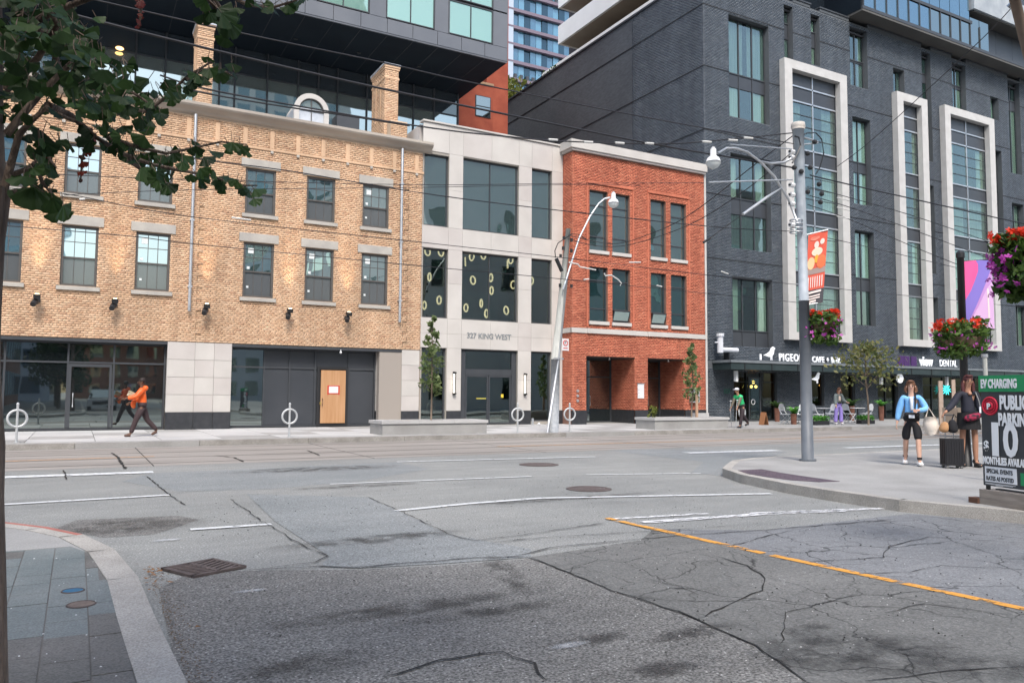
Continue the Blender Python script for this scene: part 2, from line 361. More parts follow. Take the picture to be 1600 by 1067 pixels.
IRON = mat('cast_iron', (.085, .068, .066), .75, (.13, .105, .10), 8, bump=.4, bscale=60, metal=.2)
IRON_P = mat('tactile_iron', (.075, .055, .075), .65, (.11, .085, .10), 4, bump=.4, bscale=80)
STEEL = mat('galvanised_steel', (.45, .47, .49), .45, (.56, .58, .60), 3, metal=.75)
BLK = mat('black_metal', (.016, .017, .019), .5, spec=.5)
CHAR = mat('charcoal_frame', (.042, .047, .054), .5, (.05, .055, .062), 2)
CHAR_B = mat('bronze_window_frame', (.075, .07, .066), .5, (.09, .085, .08), 3)
LIME = mat('limestone', (.44, .42, .395), .8, (.52, .50, .47), .8, bump=.1, bscale=30, speck=.05)
LIME2 = mat('limestone_rosy', (.43, .40, .38), .8, (.49, .465, .44), .9, bump=.1, bscale=30, speck=.05)
SILL = mat('grey_stone', (.33, .315, .29), .85, (.42, .40, .36), 2, bump=.25, bscale=25, speck=.15)
CORN = mat('weathered_cornice', (.30, .265, .23), .8, (.42, .38, .33), 1.2, bump=.2, bscale=20, streak=(.4, 1, 2.5))
GRAN = mat('black_granite', (.022, .024, .029), .35, (.036, .038, .043), 6, spec=.6)
MORT_Y = mat('buff_mortar', (.52, .385, .265), .95, (.56, .42, .30), 3)
MORT_R = mat('red_brick_mortar', (.22, .12, .09), .95, (.26, .15, .11), 3)
MORT_D = mat('dark_mortar', (.075, .085, .095), .95, (.09, .10, .11), 3)
BR_Y = brick_mat('buff_brick', [(0, (.46, .28, .18)), (.15, (.53, .34, .215)), (.5, (.585, .395, .255)), (.85, (.63, .44, .295)), (1, (.55, .355, .23))], soil=.10, bump=.12)
BR_R = brick_mat('red_brick', [(0, (.38, .115, .070)), (.25, (.45, .138, .082)), (.6, (.51, .160, .094)), (1, (.56, .20, .12))], soil=.10, bump=.12)
BR_D = brick_mat('charcoal_brick', [(0, (.062, .076, .094)), (.4, (.074, .090, .110)), (.8, (.086, .104, .125)), (1, (.108, .124, .142))], rough=.55, soil=.12, bump=.1)
GL_UP = glass_mat('glass_reflective', (.05, .08, .08), .46, wav=.30, gcol=(.80, .93, .93))
GL_DK = glass_mat('glass_dark', (.010, .013, .015), .32, wav=.04)
GL_SH = glass_mat('glass_shop', refl=.24, see=.55, wav=.06)
GL_CL = glass_mat('glass_clear', refl=.13, see=.80)
GL_BL = glass_mat('glass_blue', (.05, .10, .14), .26, gcol=(.62, .80, .92), wav=.25)
GL_GR = glass_mat('glass_green', (.17, .29, .24), .26, gcol=(.72, .97, .86), wav=.25)
GL_TL = glass_mat('glass_teal', (.010, .030, .033), .26, gcol=(.8, .97, .95), wav=.25); GL_GR2 = glass_mat('glass_pale', (.25, .36, .36), .35)
GL_CUR = glass_mat('glass_curtained', refl=.14, see=.84, gcol=(.86, .96, .93), wav=.12); GL_SH2 = glass_mat('glass_cafe', refl=.04, see=.7, wav=.05)
GL_UPW = glass_mat('glass_pavilion', (.16, .19, .18), .42, wav=.05); GL_DKW = glass_mat('glass_pavilion_dark', (.035, .045, .055), .14, wav=.05)  # pale and dark pavilion panes: reflected sky partly put into the tint
GL_BLS = [glass_mat('glass_blue_a', (.04, .10, .15), .20, gcol=(.6, .78, .9), wav=.3), glass_mat('glass_blue_b', (.08, .20, .28), .20, gcol=(.65, .8, .9), wav=.3), glass_mat('glass_blue_c', (.01, .03, .05), .10, gcol=(.6, .8, .9), wav=.3)]
WHT = mat('white_paint', (.60, .61, .62), .55, (.66, .67, .68), 2)
OFFW = mat('offwhite_frame', (.46, .45, .43), .6, (.52, .51, .49), 2)
PANEL = mat('dark_panel', (.040, .045, .053), .4, (.05, .055, .063), 1)
PLY = mat('plywood', (.40, .215, .10), .7, (.47, .27, .14), 2, streak=(6, 1, .5))
CURTS = [mat('curtain_'+n_, a_, .9, b_, 5, streak=(6, 1, .1)) for n_, a_, b_ in (('pale', (.62, .67, .61), (.74, .79, .72)), ('grey', (.24, .27, .27), (.34, .37, .37)), ('cream', (.46, .48, .42), (.58, .60, .53)), ('dim', (.12, .14, .145), (.2, .22, .225)))]
CURT = mat('curtain', (.72, .76, .68), .9, (.86, .88, .80), 5, streak=(6, 1, .1))
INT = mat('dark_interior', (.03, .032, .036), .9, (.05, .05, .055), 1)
GREYP = mat('grey_cladding', (.11, .122, .142), .5, (.13, .142, .162), .7)
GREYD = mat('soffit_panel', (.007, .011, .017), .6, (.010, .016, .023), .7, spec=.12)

# ================================================================ GROUND
def sheet(name, pts, z, m, parent=None, kind='structure'):
    b = MB().poly([(p[0], p[1], z) for p in pts]); o = b.build(name, m, parent)
    if kind and parent is None: o['kind'] = kind
    return o
sheet('ground', [(-600, -600), (600, -600), (600, 600), (-600, 600)], -.03, CONC_D)
sheet('road', [(-90, -90), (140, -90), (140, 23.15), (-90, 23.15)], 0, A_MAIN)
G = lambda a, b, z=0: onZ(a, b, z).to_2d()
near = [G(420, 1000), G(240, 905), G(300, 893), G(385, 892), G(560, 890), G(690, 884), G(830, 873), G(900, 900), G(960, 925), G(1080, 965), G(1180, 1010), G(1260, 1067)]
sheet('asphalt_patch', [(.5, -20), (.5, 4), (.6, 6.6), *near[2:], (4.1, 1.5), (4.2, -20)], .004, A_NEAR)
sidep = [G(825, 872), G(1000, 845), G(1190, 829), G(1330, 812)]
ylw = [(5.65, 7.35), (5.74, 5.4), (5.91, 3.18), (6.15, 0), (6.3, -20)]
sheet('asphalt_patch', [(4.2, -20), (4.1, 1.5), G(1260, 1067), G(1180, 1010), G(1080, 965), G(960, 925), G(900, 900), sidep[0], sidep[1], (5.66, 6.95), *ylw[1:]], .008, A_CRK)
sheet('asphalt_patch', [*ylw[::-1][:-1], (5.66, 7.0), G(1190, 829), G(1420, 803), (9.9, 5.4), (10.1, -20)], .006, A_CRK2)
sheet('asphalt_patch', [G(240, 739), G(620, 722), G(670, 733), G(560, 752), G(420, 764), G(280, 768), G(190, 752)], .003, A_BLUE)
sheet('asphalt_patch', [G(385, 772), G(575, 777), G(640, 806), G(700, 835), G(830, 858), G(830, 871), G(690, 881), G(560, 888), G(500, 885), G(515, 870), G(430, 815)], .005, A_BLUE)
sheet('asphalt_patch', [G(920, 700), G(1230, 706), G(1150, 728), G(1135, 745), G(1080, 738), G(1100, 722)], .003, A_BLUE)
sheet('asphalt_patch', [G(90, 825), G(120, 812), G(280, 806), G(310, 812), G(240, 835), G(160, 840)], .003, A_NEAR)
# streetcar track bed and rails
sheet('track_bed', [(-90, 17.3), (140, 17.3), (140, 23.12), (-90, 23.12)], .004, TRACK)
for i, y in enumerate((17.95, 19.45, 21.0, 22.5)):
    MB().box(-90, 140, y-.035, y+.035, .0, .0065).build('rail', mat('rail_steel', (.10, .09, .085), .5, metal=.4), kind='structure')
for i, x in enumerate(np.arange(-40, 90, 4.6)):
    MB().box(x-.012, x+.012, 17.32, 23.1, .0, .0052).build('track_joint', CRACKM, kind='structure')
def ribbon(name, pts, w_, z, m, jit=0, n=1, ends=None):
    P = [Vector((p[0], p[1])) for p in pts]
    if jit:
        Q = []
        for a, b in zip(P, P[1:]):
            k = max(2, int((b-a).length/.12))
            for i in range(k): Q.append(a.lerp(b, i/k) + Vector((random.uniform(-jit, jit), random.uniform(-jit, jit))))
        Q.append(P[-1]); P = Q
    bm = MB(); k = 0
    for i, p in enumerate(P):
        d = (P[min(i+1, len(P)-1)]-P[max(i-1, 0)]).normalized(); nrm = Vector((-d.y, d.x)); ww = w_*(random.uniform(.4, 1.3) if jit else 1)/2
        if jit and i in (0, len(P)-1): ww *= .2
        bm.v += [(p.x-nrm.x*ww, p.y-nrm.y*ww, z), (p.x+nrm.x*ww, p.y+nrm.y*ww, z)]
        if i: bm.f.append((2*i-2, 2*i, 2*i+1, 2*i-1))
    o = bm.build(name, m); o['kind'] = 'structure'; return o
for pts, w_, mm in [([(-14, 16.5), (1.29, 15.98)], .36, WHITE_P), ([(-8, 11.9), (1.22, 12.37)], .13, WHITE_P), ([(1.13, 9.20), (1.98, 9.17)], .11, WHITE_P),
        ([(3.66, 12.71), (7.24, 12.33)], .09, WHITE_P), ([(8.3, 12.17), (10.47, 11.45)], .08, WHITE_P), ([(6.12, 16.17), (10.89, 15.54)], .14, WHITE_P),
        ([(3.59, 9.5), (4.7, 9.68), (5.87, 9.73), (9.3, 8.63)], .12, WHITE_P), ([(13.77, 15.59), (16.75, 15.29)], .42, WHITE_P), ([(19.4, 15.2), (30, 14.6)], .3, WHITE_P),
        ([(5.62, 7.75), (7.02, 7.56)], .09, WHITE_W), ([(5.85, 7.38), (7.76, 7.2), (8.8, 6.95)], .15, WHITE_W), ([(7.5, 7.32), (9.45, 6.85)], .12, WHITE_W)]:
    ribbon('lane_marking', pts, w_, .012, mm)
ribbon('lane_marking', [(5.65, 7.82), (5.74, 5.43)], .10, .0125, YEL_P); ribbon('lane_marking', [(5.745, 5.33), (5.91, 3.18), (6.12, 0), (6.3, -18)], .10, .0125, YEL_P)
ribbon('lane_marking', [(-3, 19.55), (1.6, 19.75)], .14, .0125, ORG_P); ribbon('lane_marking', [(10.4, 19.6), (22.45, 19.25), (60, 18.2)], .16, .0125, ORG_P)
for pts, w_ in [([(360, 780), (405, 812), (480, 858), (515, 870), (490, 880), (385, 893)], .012), ([(575, 777), (640, 806), (700, 835), (740, 846), (830, 843)], .012),
        ([(385, 893), (500, 886), (560, 888), (650, 880), (740, 873), (825, 871)], .018), ([(740, 846), (830, 835), (945, 818)], .018), ([(760, 850), (860, 840), (1000, 832), (1150, 822)], .012),
        ([(800, 872), (860, 857), (960, 847), (1060, 838), (1200, 829), (1400, 812)], .018), ([(825, 872), (900, 900), (960, 925), (1080, 965), (1180, 1010), (1260, 1067)], .013),
        ([(1100, 965), (1150, 940), (1190, 925), (1196, 905), (1165, 885), (1120, 870)], .014), ([(1000, 905), (1060, 918), (1100, 935)], .008), ([(1220, 1010), (1230, 960), (1340, 930)], .008),
        ([(600, 1062), (680, 1035), (780, 1020), (830, 1038), (855, 1067)], .014), ([(1350, 1067), (1480, 1050), (1600, 1045)], .012), ([(1140, 855), (1200, 838), (1240, 830)], .012),
        ([(1260, 880), (1380, 872), (1390, 855), (1450, 840), (1600, 850)], .012), ([(1300, 900), (1420, 895), (1470, 885), (1560, 890)], .01), ([(1380, 960), (1440, 945), (1520, 955), (1600, 965)], .01),
        ([(230, 745), (260, 770), (290, 790)], .02), ([(175, 708), (185, 716), (196, 733)], .06), ([(335, 712), (365, 715), (380, 722)], .06), ([(480, 704), (500, 712)], .05), ([(100, 735), (103, 750)], .03)]:
    ribbon('crack', [G(*p) for p in pts], w_, .0135, CRACKM, jit=.016)
for (px, py, rx, ry, rot) in [(650, 950, .85, .10, 0), (760, 957, .5, .07, 0), (790, 895, .1, .42, -.3), (590, 843, .8, .14, .05), (200, 822, .6, .35, 0), (1330, 1010, .45, .16, -.5), (1450, 1040, .9, .14, -.6), (1080, 990, .3, .07, 0), (1020, 1050, .35, .07, 0), (500, 733, 1.3, .3, 0), (880, 660+120, 1.2, .1, 0), (560, 760, .9, .12, 0), (1250, 985, .2, .08, 0), (480, 1040, .3, .1, 0), (930, 1000, .3, .05, 0)]:
    c = G(px, py); o = MB().poly([(-1, -1, 0), (1, -1, 0), (1, 1, 0), (-1, 1, 0)]).build('stain', STAIN, kind='structure')
    o.location = (c.x, c.y, .0115); o.scale = (rx*1.5, ry*1.9, 1); o.rotation_euler = (0, 0, rot)
for (px, py, rx, ry) in [(260, 845, .10, .04), (390, 925, .09, .03), (890, 1010, .1, .03)]:
    c = G(px, py); o = MB().poly([(-1, -1, 0), (1, -1, 0), (1, 1, 0), (-1, 1, 0)]).build('paint_spill', MATS.get('spill') or fade_mat('spill', (.5, .52, .54), .7, 4, radial=True, lo=.3, hi=.6), kind='structure')
    o.location = (c.x, c.y, .0118); o.scale = (rx*1.6, ry*1.8, 1)

# far sidewalk: base, curb stones, slabs
fs = structure('far_sidewalk'); CURB_Y = 23.15
B('bed', CONC, fs, -60, 120, CURB_Y+.22, 45, -.02, .11)
x = -30.0; k = 0
while x < 80:
    o = MB().box(x+.006, x+3.0-.006, CURB_Y, CURB_Y+.2, -.02, .15+random.uniform(-.003, .003)).build('curb_stone', CONC_D if k % 5 else CONC, fs); x += 3.0; k += 1
B('gutter_strip', CONC, fs, -60, 120, CURB_Y+.20, CURB_Y+.62, .0, .1485)
slabm = None
for i, x in enumerate(np.arange(-6, 66, 1.62)):
    for j_, (ya, yb) in enumerate(((23.78, 25.3), (25.31, 26.85), (26.86, 28.4), (28.41, 30.9))):
        if x > 24 and j_ % 2: continue
        if x > 24: yb += 1.5 if j_ == 0 else 2.0
        m_ = (CONC_L, CONC_L, CONC, CONC_L)[(i*3+j_*5) % 4] if x < 24 else CONC
        B('paving_slab', m_, fs, x+.008, x+1.612, ya, yb-.006, .10, .15+random.uniform(-.002, .002))
for xa, xb in ((-60, -6), (66.2, 120)): B('paving_strip', CONC, fs, xa, xb, 23.78, 32, .10, .15)

# left sidewalk corner
ls = structure('left_sidewalk')
OUT = [(.50, -60), (.50, 4.0), (.48, 4.6), (.46, 5.3), (.44, 6.4), (.33, 7.6), (.10, 8.5), (-.2, 9.1), (-.61, 9.66), (-1.5, 10.1), (-4, 10.35), (-60, 10.35)]
def inset(path, d):
    q = []
    for i, p in enumerate(path):
        a = Vector(path[max(i-1, 0)]); b = Vector(path[min(i+1, len(path)-1)]); t = (b-a).normalized(); q.append((p[0]-t.y*d, p[1]+t.x*d))
    return q
def band(path, d0, d1, z0, z1, b):
    A_ = inset(path, d0); Bq = inset(path, d1)
    for i in range(len(path)-1):
        b.hexa([(*A_[i], z0), (*A_[i+1], z0), (*Bq[i+1], z0), (*Bq[i], z0)], [(*A_[i], z1), (*A_[i+1], z1), (*Bq[i+1], z1), (*Bq[i], z1)])
    return b
segs = [(OUT[0], OUT[1]), OUT[1:4], OUT[3:5], OUT[4:6], OUT[5:7], OUT[6:8], OUT[7:9], OUT[8:10], OUT[9:12]]
CURBL = mat('kerb_pale', (.30, .285, .26), .9, (.40, .38, .35), 2.5, bump=.4, bscale=45, speck=.22)
for s_ in segs: band(list(s_), .0, .2, -.02, .152, MB()).build('curb_stone', CURBL, ls)
band(OUT[6:10], .004, .06, .1501, .153, MB()).build('red_edging', mat('red_edging', (.30, .10, .08), .8, (.40, .16, .13), 5), ls)
MB().prism(inset(OUT, .2) + [(-60, -60)], -.02, .145).build('bed', SLATE2, ls)
inn = inset(OUT, .21)
MB().prism([inn[5], inn[6], inn[7], inn[8], inn[9], inn[10], inn[11], (-60, 7.9), (.0, 7.9)], .124, .15).build('concrete_apron', CONC, ls)
colx = [-1.46, -1.235, -1.01, -.785, -.56, -.335, -.112, .11, .30]
for ci in range(len(colx)-1):
    y = -1.0 - random.random()*.4
    while y < 7.85:
        L_ = random.choice((.30, .34, .38, .46)); y1 = min(y+L_, 7.89); x1 = colx[ci+1]
        xo = x1-.004
        if ci == len(colx)-2: xo = .285 if y < 6.2 else .19 if y < 7.0 else .13
        if xo > colx[ci]+.05: B('paving_stone', SLATE2 if (y < 4.75 + .3*(ci % 2)) or random.random() < .06 else SLATE, ls, colx[ci]+.003, xo, y, y1-.006, .11, .15+random.uniform(-.0025, .0015))
        y = y1
for nm, c, r_, mm, lb in (('utility_cover', (.027, 6.15), .062, mat('blue_enamel', (.02, .10, .20), .6, (.03, .15, .26), 20), 'small round blue utility cover set in slate pavers'), ('utility_cover', (.075, 5.74), .075, mat('rusty_iron', (.13, .10, .085), .7, (.19, .15, .13), 20, bump=.4), 'small round brown iron cover set in slate pavers below the blue cover')):
    t = thing(nm, lb, 'utility cover', (*c, .15)); MB().lathe((*c, .148), [(r_, 0), (r_, .006), (r_*.94, .0065), (0, .0065)], 24).build('lid', mm, t); MB().ring((*c, .1515), (0, 0, 1), r_*1.08, .006, 24).build('rim', IRON, t)

# storm drain grate
a, b_, c_, d_ = [Vector(p) for p in ((.80, 6.80), (1.28, 7.02), (1.19, 7.50), (.72, 7.38))]
t = thing('storm_drain', 'rusty storm drain grate with slanting bars beside the left curb', 'drain', ((a+c_)/2).to_3d())
o_ = (a+c_)/2; ux = (b_-a).normalized(); uy = Vector((-ux.y, ux.x)); W2, L2 = .225, .225
MB().obox((*o_, .008), ux.to_3d(), uy.to_3d(), (0, 0, 1), W2, L2, .006).build('pit_shade', mat('pit_shade_black', (.004, .004, .004), 1), t)  # flat black plate, painted darkness of the drain under the bars
for sx, sy, hx, hy in ((0, -L2, W2+.02, .02), (0, L2, W2+.02, .02), (-W2, 0, .02, L2), (W2, 0, .02, L2), (0, 0, .018, L2)):
    cc = o_+ux*sx+uy*sy; MB().obox((*cc, .016), ux.to_3d(), uy.to_3d(), (0, 0, 1), hx, hy, .010).build('frame_bar', IRON, t)
for side in (-1, 1):
    for i in range(7):
        cc = o_+ux*(side*W2/2)+uy*(-L2+.04+i*.064); dd = (ux+uy*.42*side).normalized(); MB().obox((*cc, .017), dd.to_3d(), Vector((-dd.y, dd.x, 0)), (0, 0, 1), .105, .016, .007).build('grate_bar', IRON, t)
dry = mat('dry_leaf', (.16, .075, .03), .8, (.26, .13, .05), 30)
for i in range(34):
    c = (random.gauss(.62, .09), random.gauss(7.0, .22)) if i < 24 else (random.uniform(.3, .75), random.uniform(4.2, 6.5)); s_ = random.uniform(.010, .024); an = random.random()*6
    P_ = [(c[0]+s_*math.cos(an+q), c[1]+s_*.7*math.sin(an+q), .018+random.random()*.012) for q in (0, 1.2, 2.6, 4.2)]
    if i < 8: tag(MB().poly(P_).build('fallen_leaf', dry), 'dry brown leaf scrap lying in the gutter near the drain grate', 'leaf', 'dry leaf scraps in the left gutter')
    else:
        if i == 8: LB = MB()
        LB.poly(P_)
tag(LB.build('leaf_litter', dry, kind='stuff'), 'scattered brown leaf litter along the left gutter', 'leaf litter')
for nm, px, py, r_, lb in (('manhole_cover', 842, 726, .42, 'round dark manhole cover in the road nearer the track bed'), ('manhole_cover', 920, 764, .36, 'round dark manhole cover in the road above the long white line')):
    c = G(px, py); t = thing(nm, lb, 'manhole', (c.x, c.y, 0)); MB().lathe((c.x, c.y, .004), [(r_, 0), (r_, .006), (r_*.95, .008), (0, .008)], 32).build('lid', IRON, t); MB().ring((c.x, c.y, .010), (0, 0, 1), r_*.8, .008, 32).build('ridge', IRON, t)

# grit and scraps lying about
rng = np.random.RandomState(5)
def scatter(name, label, n_, f, s0, m_):
    V = []; F = []
    for _ in range(n_):
        x, y, z = f(); a = rng.rand()*6; s_ = s0*rng.uniform(.5, 1.6); k_ = len(V)
        V += [(x+s_*math.cos(a+q), y+s_*.8*math.sin(a+q), z) for q in (0, 2.1, 4.2)] + [(x, y, z+s_*.7)]; F += [(k_, k_+1, k_+3), (k_+1, k_+2, k_+3), (k_+2, k_, k_+3)]
    o = np_mesh(name, np.array(V), np.array(F), m_, None, 'stuff'); return tag(o, label, 'grit')
scatter('road_grit', 'small pale grit scattered along the gutters and road', 900, lambda: (rng.uniform(.55, 9), 3.2+rng.rand()**1.6*14, .012), .006, CONC_L)
scatter('dark_grit', 'small dark crumbs of asphalt lying about the cracked side street', 700, lambda: (rng.uniform(1, 9), 3.0+rng.rand()**1.4*9, .012), .008, CRACKM)
scatter('kerb_grit', 'brown grit gathered in the left gutter', 500, lambda: (.56+abs(rng.normal(0, .07)), rng.uniform(3.4, 7.4), .008), .006, mat('grit_brown', (.14, .10, .07), .9))
scatter('pavement_specks', 'white specks on the left slate pavement', 40, lambda: (rng.uniform(-.6, .25), rng.uniform(3.6, 7.6), .15), .006, WHT)

# right corner sidewalk
rs = structure('right_sidewalk')
RO = [(10.15, -60), (10.05, 4.6), (9.75, 5.6), (9.45, 6.6), (9.5, 7.8), (9.62, 8.63), (9.97, 9.9), (10.5, 10.9), (11.13, 11.45), (12.01, 12.17), (12.9, 12.45), (14, 12.5), (120, 12.5)]
RO = RO[::-1]
for i in range(0, len(RO)-1): band(RO[i:i+2], 0, .16, -.02, .15, MB()).build('curb_stone', CURBL, rs)
MB().prism(inset(RO, .16)[::-1] + [(120, -60)], -.02, .149).build('paving', CONC, rs)
arc = [G(1153, 735, .15), G(1190, 733, .15), G(1222, 739, .15), G(1262, 745, .15), G(1312, 752, .15), G(1280, 753, .15), G(1235, 750, .15), G(1198, 745, .15), G(1168, 740, .15)]
t = thing('tactile_plate', 'dark curved tactile warning plate set in the right corner pavement', 'tactile plate', (*arc[0], .15))
MB().prism([tuple(p) for p in arc], .148, .156).build('plate', IRON_P, t)
b = MB()
for u in np.linspace(.06, .94, 22):
    for v in (.25, .5, .75):
        i0 = u*4; i = min(int(i0), 3); f_ = i0-i; top = arc[i].lerp(arc[i+1], f_); bot_pts = [arc[0], arc[8], arc[7], arc[6], arc[5]]; bot = bot_pts[i].lerp(bot_pts[i+1], f_); c = top.lerp(bot, v)
        b.lathe((c.x, c.y, .156), [(.012, 0), (.008, .004), (0, .004)], 6)
b.build('stud', IRON_P, t, kind='stuff')

# ================================================================ BUILDINGS
def frame_rect(b, x0, x1, z0, z1, Y, w_, d):
    """four butted bars"""
    b.box(x0, x1, Y, Y+d, z1-w_, z1).box(x0, x1, Y, Y+d, z0, z0+w_).box(x0, x0+w_, Y, Y+d, z0+w_, z1-w_).box(x1-w_, x1, Y, Y+d, z0+w_, z1-w_)
# ---------------- yellow (buff) brick building
YF = 30.0
yb = thing('yellow_brick_building', 'three storey buff yellow brick building with dark sash windows and ground floor shops', 'building', (5, YF, .15))
r2 = (5.0, 7.05); r3 = (8.13, 9.86)
wx = [(-9.6, -8.5), (-7.35, -6.25), (-5.1, -4.0), (-2.86, -1.75), (-.65, .44), (1.6, 2.71), (5.2, 6.31), (7.48, 8.6), (9.72, 10.83)]
ops = [(a, c, *r) for a, c in wx for r in (r2, r3)]
Y0X, Y1X, YZ0, YZ1 = -12.0, 12.28, 3.25, 11.55
wall_sheet('wall', MORT_Y, yb, Y0X, Y1X, YZ0, YZ1, YF, ops, .14)
lint = [(a-.17, c+.15, z, z+.32) for a, c in wx for z in (7.07, 9.88)]; sil = [(a-.1, c+.1, z-.13, z) for a, c in wx for z in (4.98, 8.11)]
fri = [10.62, 11.45]
bricks('brick_courses', BR_Y, yb, Y0X, Y1X, YZ0+.01, 10.6, (0, YF, 0), (1, 0, 0), (0, -1, 0), ops+lint+sil, head_every=6)
bricks('frieze_courses', BR_Y, yb, Y0X, Y1X, 10.7, 11.5, (0, YF, 0), (1, 0, 0), (0, -1, 0), [])
for (a, c, p, q) in lint: B('lintel', SILL, yb, a, c, YF-.045, YF+.12, p, q)
for (a, c, p, q) in sil: B('sill', SILL, yb, a, c, YF-.09, YF+.12, p, q)
B('string_course', BR_Y, yb, Y0X, Y1X+.04, YF-.05, YF+.05, 10.60, 10.69)
for i, x in enumerate(np.arange(-11.6, 12.2, .98)):
    B('frieze_pilaster', BR_Y, yb, x, x+.16, YF-.042, YF+.02, 10.70, 11.36); B('dentil', SILL, yb, x+.03, x+.13, YF-.07, YF, 10.50, 10.595)
# toothed joints of the end pier
bt = MB()
for i in range(17):
    zz = 3.35+i*.42
    if zz < 10.3: bt.box(11.48, 11.50, YF-.030, YF-.01, zz, zz+.2).box(11.48, 11.68, YF-.030, YF-.01, zz+.2, zz+.212).box(11.66, 11.68, YF-.030, YF-.01, zz+.212, zz+.42)
    if zz < 10.3: bt.box(3.62, 3.635, YF-.030, YF-.01, zz, zz+.2).box(3.62, 3.80, YF-.030, YF-.01, zz+.2, zz+.212)
bt.build('pier_joint', mat('joint_dark', (.20, .14, .09), .9), yb, kind='stuff')  # plain dark brown colour of the joint lines
stickM = mat('paper_sticker', (.62, .66, .66), .6)
def sash(x0, x1, z0, z1, stick, Y=YF):
    """double hung sash window: frame, meeting rail, muntins, two panes"""
    b = MB(); frame_rect(b, x0+.003, x1-.003, z0+.003, z1-.003, Y+.05, .075, .10); o = b.build('window_frame', CHAR_B, yb)
    zm = z0 + (z1-z0)*.47; xa, xb = x0+.08, x1-.08
    B('meeting_rail', CHAR_B, o, xa, xb, Y+.085, Y+.14, zm-.028, zm+.028)
    B('pane', GL_UP, o, xa, xb, Y+.118, Y+.122, zm+.03, z1-.08); B('pane', GL_SCR, o, xa, xb, Y+.132, Y+.136, z0+.08, zm-.03)
    mb_ = MB()
    for f_ in (1/3, 2/3): mb_.box(xa+(xb-xa)*f_-.011, xa+(xb-xa)*f_+.011, Y+.104, Y+.117, zm+.03, z1-.08)
    mb_.box(xa, xb, Y+.1045, Y+.1165, (zm+z1)/2-.015, (zm+z1)/2+.007); mb_.build('muntin', CHAR_B, o)
    mb_ = MB()
    for f_ in (1/3, 2/3): mb_.box(xa+(xb-xa)*f_-.010, xa+(xb-xa)*f_+.010, Y+.122, Y+.131, z0+.08, zm-.03)
    mb_.build('muntin', CHAR_B, o)
    if stick:
        B('sticker', stickM, o, xa+.10, xa+.30, Y+.100, Y+.103, z1-.40, z1-.2); B('sticker', stickM, o, xa+.07, xa+.17, Y+.100, Y+.103, zm+.09, zm+.19)
        B('sticker', stickM, o, xa+.07, xa+.15, Y+.120, Y+.1215, z0+.35, z0+.43)
GL_SCR = glass_mat('glass_screened', (.085, .09, .095), .10, rough=.12)
for i, (a, c) in enumerate(wx):
    sash(a, c, *r3, i in (8,)); sash(a, c, *r2, i in (5, 6, 7, 8))
# cornice, gutter, roof
b = MB(); prof = [(0, 11.50), (-.10, 11.55), (-.16, 11.62), (-.32, 11.74), (-.36, 11.80), (-.36, 11.90), (.05, 11.90)]
for (ya, za), (yc, zc) in zip(prof, prof[1:]): b.poly([(Y0X, YF+ya, za), (Y1X+.34, YF+ya, za), (Y1X+.34, YF+yc, zc), (Y0X, YF+yc, zc)])
b.poly([(Y1X+.34, YF+p[0], p[1]) for p in prof]+[(Y1X+.34, YF+.05, 11.5)]); b.build('cornice', CORN, yb)
LEAD = mat('lead_flashing', (.33, .36, .40), .5, (.50, .53, .57), 2.5, metal=.25)
b = MB(); b.poly([(Y0X, YF+.03, 11.91), (Y1X+.3, YF+.03, 11.91), (Y1X+.3, YF+.85, 12.26), (Y0X, YF+.85, 12.26)]); b.poly([(Y0X, YF+.85, 12.26), (Y1X, YF+.85, 12.26), (Y1X, YF+12, 12.3), (Y0X, YF+12, 12.3)]); b.build('roof', LEAD, yb)
for k_ in range(3): MB().tube([(Y0X, YF+.22+k_*.22, 12.05+k_*.095), (Y1X, YF+.22+k_*.22, 12.05+k_*.095)], .016, 5).build('snow_rail', WHT, yb)
MB().poly([(Y1X, YF, .15), (Y1X, YF+12, .15), (Y1X, YF+12, 12.3), (Y1X, YF, 11.9)]).poly([(Y1X, YF+12, .15), (Y0X, YF+12, .15), (Y0X, YF+12, 12.3), (Y1X, YF+12, 12.3)]).build('rear_wall', MORT_Y, yb)
# parapet behind the roof, white upstand
B('parapet', LIME, yb, 4.3, 10.2, YF+2.6, YF+2.9, 12.3, 12.85); B('parapet', LIME, yb, 11.9, 16.5, YF+2.6, YF+2.9, 12.3, 12.95)
B('roof_pier', MORT_Y, yb, 11.2, 11.95, YF+1.0, YF+2.4, 12.2, 13.05); bricks('roof_pier_bricks', BR_Y, yb, 11.2, 11.95, 12.27, 13.03, (0, YF+1.0, 0), (1, 0, 0), (0, -1, 0), proud=.012)
B('roof_box', CHAR, yb, 8.95, 9.9, YF+1.2, YF+2.0, 12.3, 12.95)
def chimney(x0, x1, y0, y1, zt):
    ch = B('chimney', MORT_Y, yb, x0, x1, y0, y1, 12.2, zt)
    bricks('brick_courses', BR_Y, ch, x0, x1, 12.2, zt-.02, (0, y0, 0), (1, 0, 0), (0, -1, 0)); bricks('brick_courses', BR_Y, ch, y0, y1, 12.2, zt-.02, (x0, 0, 0), (0, 1, 0), (-1, 0, 0))
    for dz, e in ((.0, .06), (-.09, .035), (-.5, .03)): B('corbel', BR_Y, ch, x0-e, x1+e, y0-e, y1+e, zt-.10+dz, zt-.02+dz)
    B('cap', LEAD, ch, x0-.08, x1+.08, y0-.08, y1+.08, zt-.018, zt+.06)
    for q in (1, 2): B('recess_rib', BR_Y, ch, x0-.035, x0-.013, y0+(y1-y0)*q/3-.06, y0+(y1-y0)*q/3+.06, 13.3, zt-.7)
chimney(3.55, 4.12, 31.5, 32.6, 15.66); chimney(11.10, 11.70, 31.5, 33.2, 15.62)
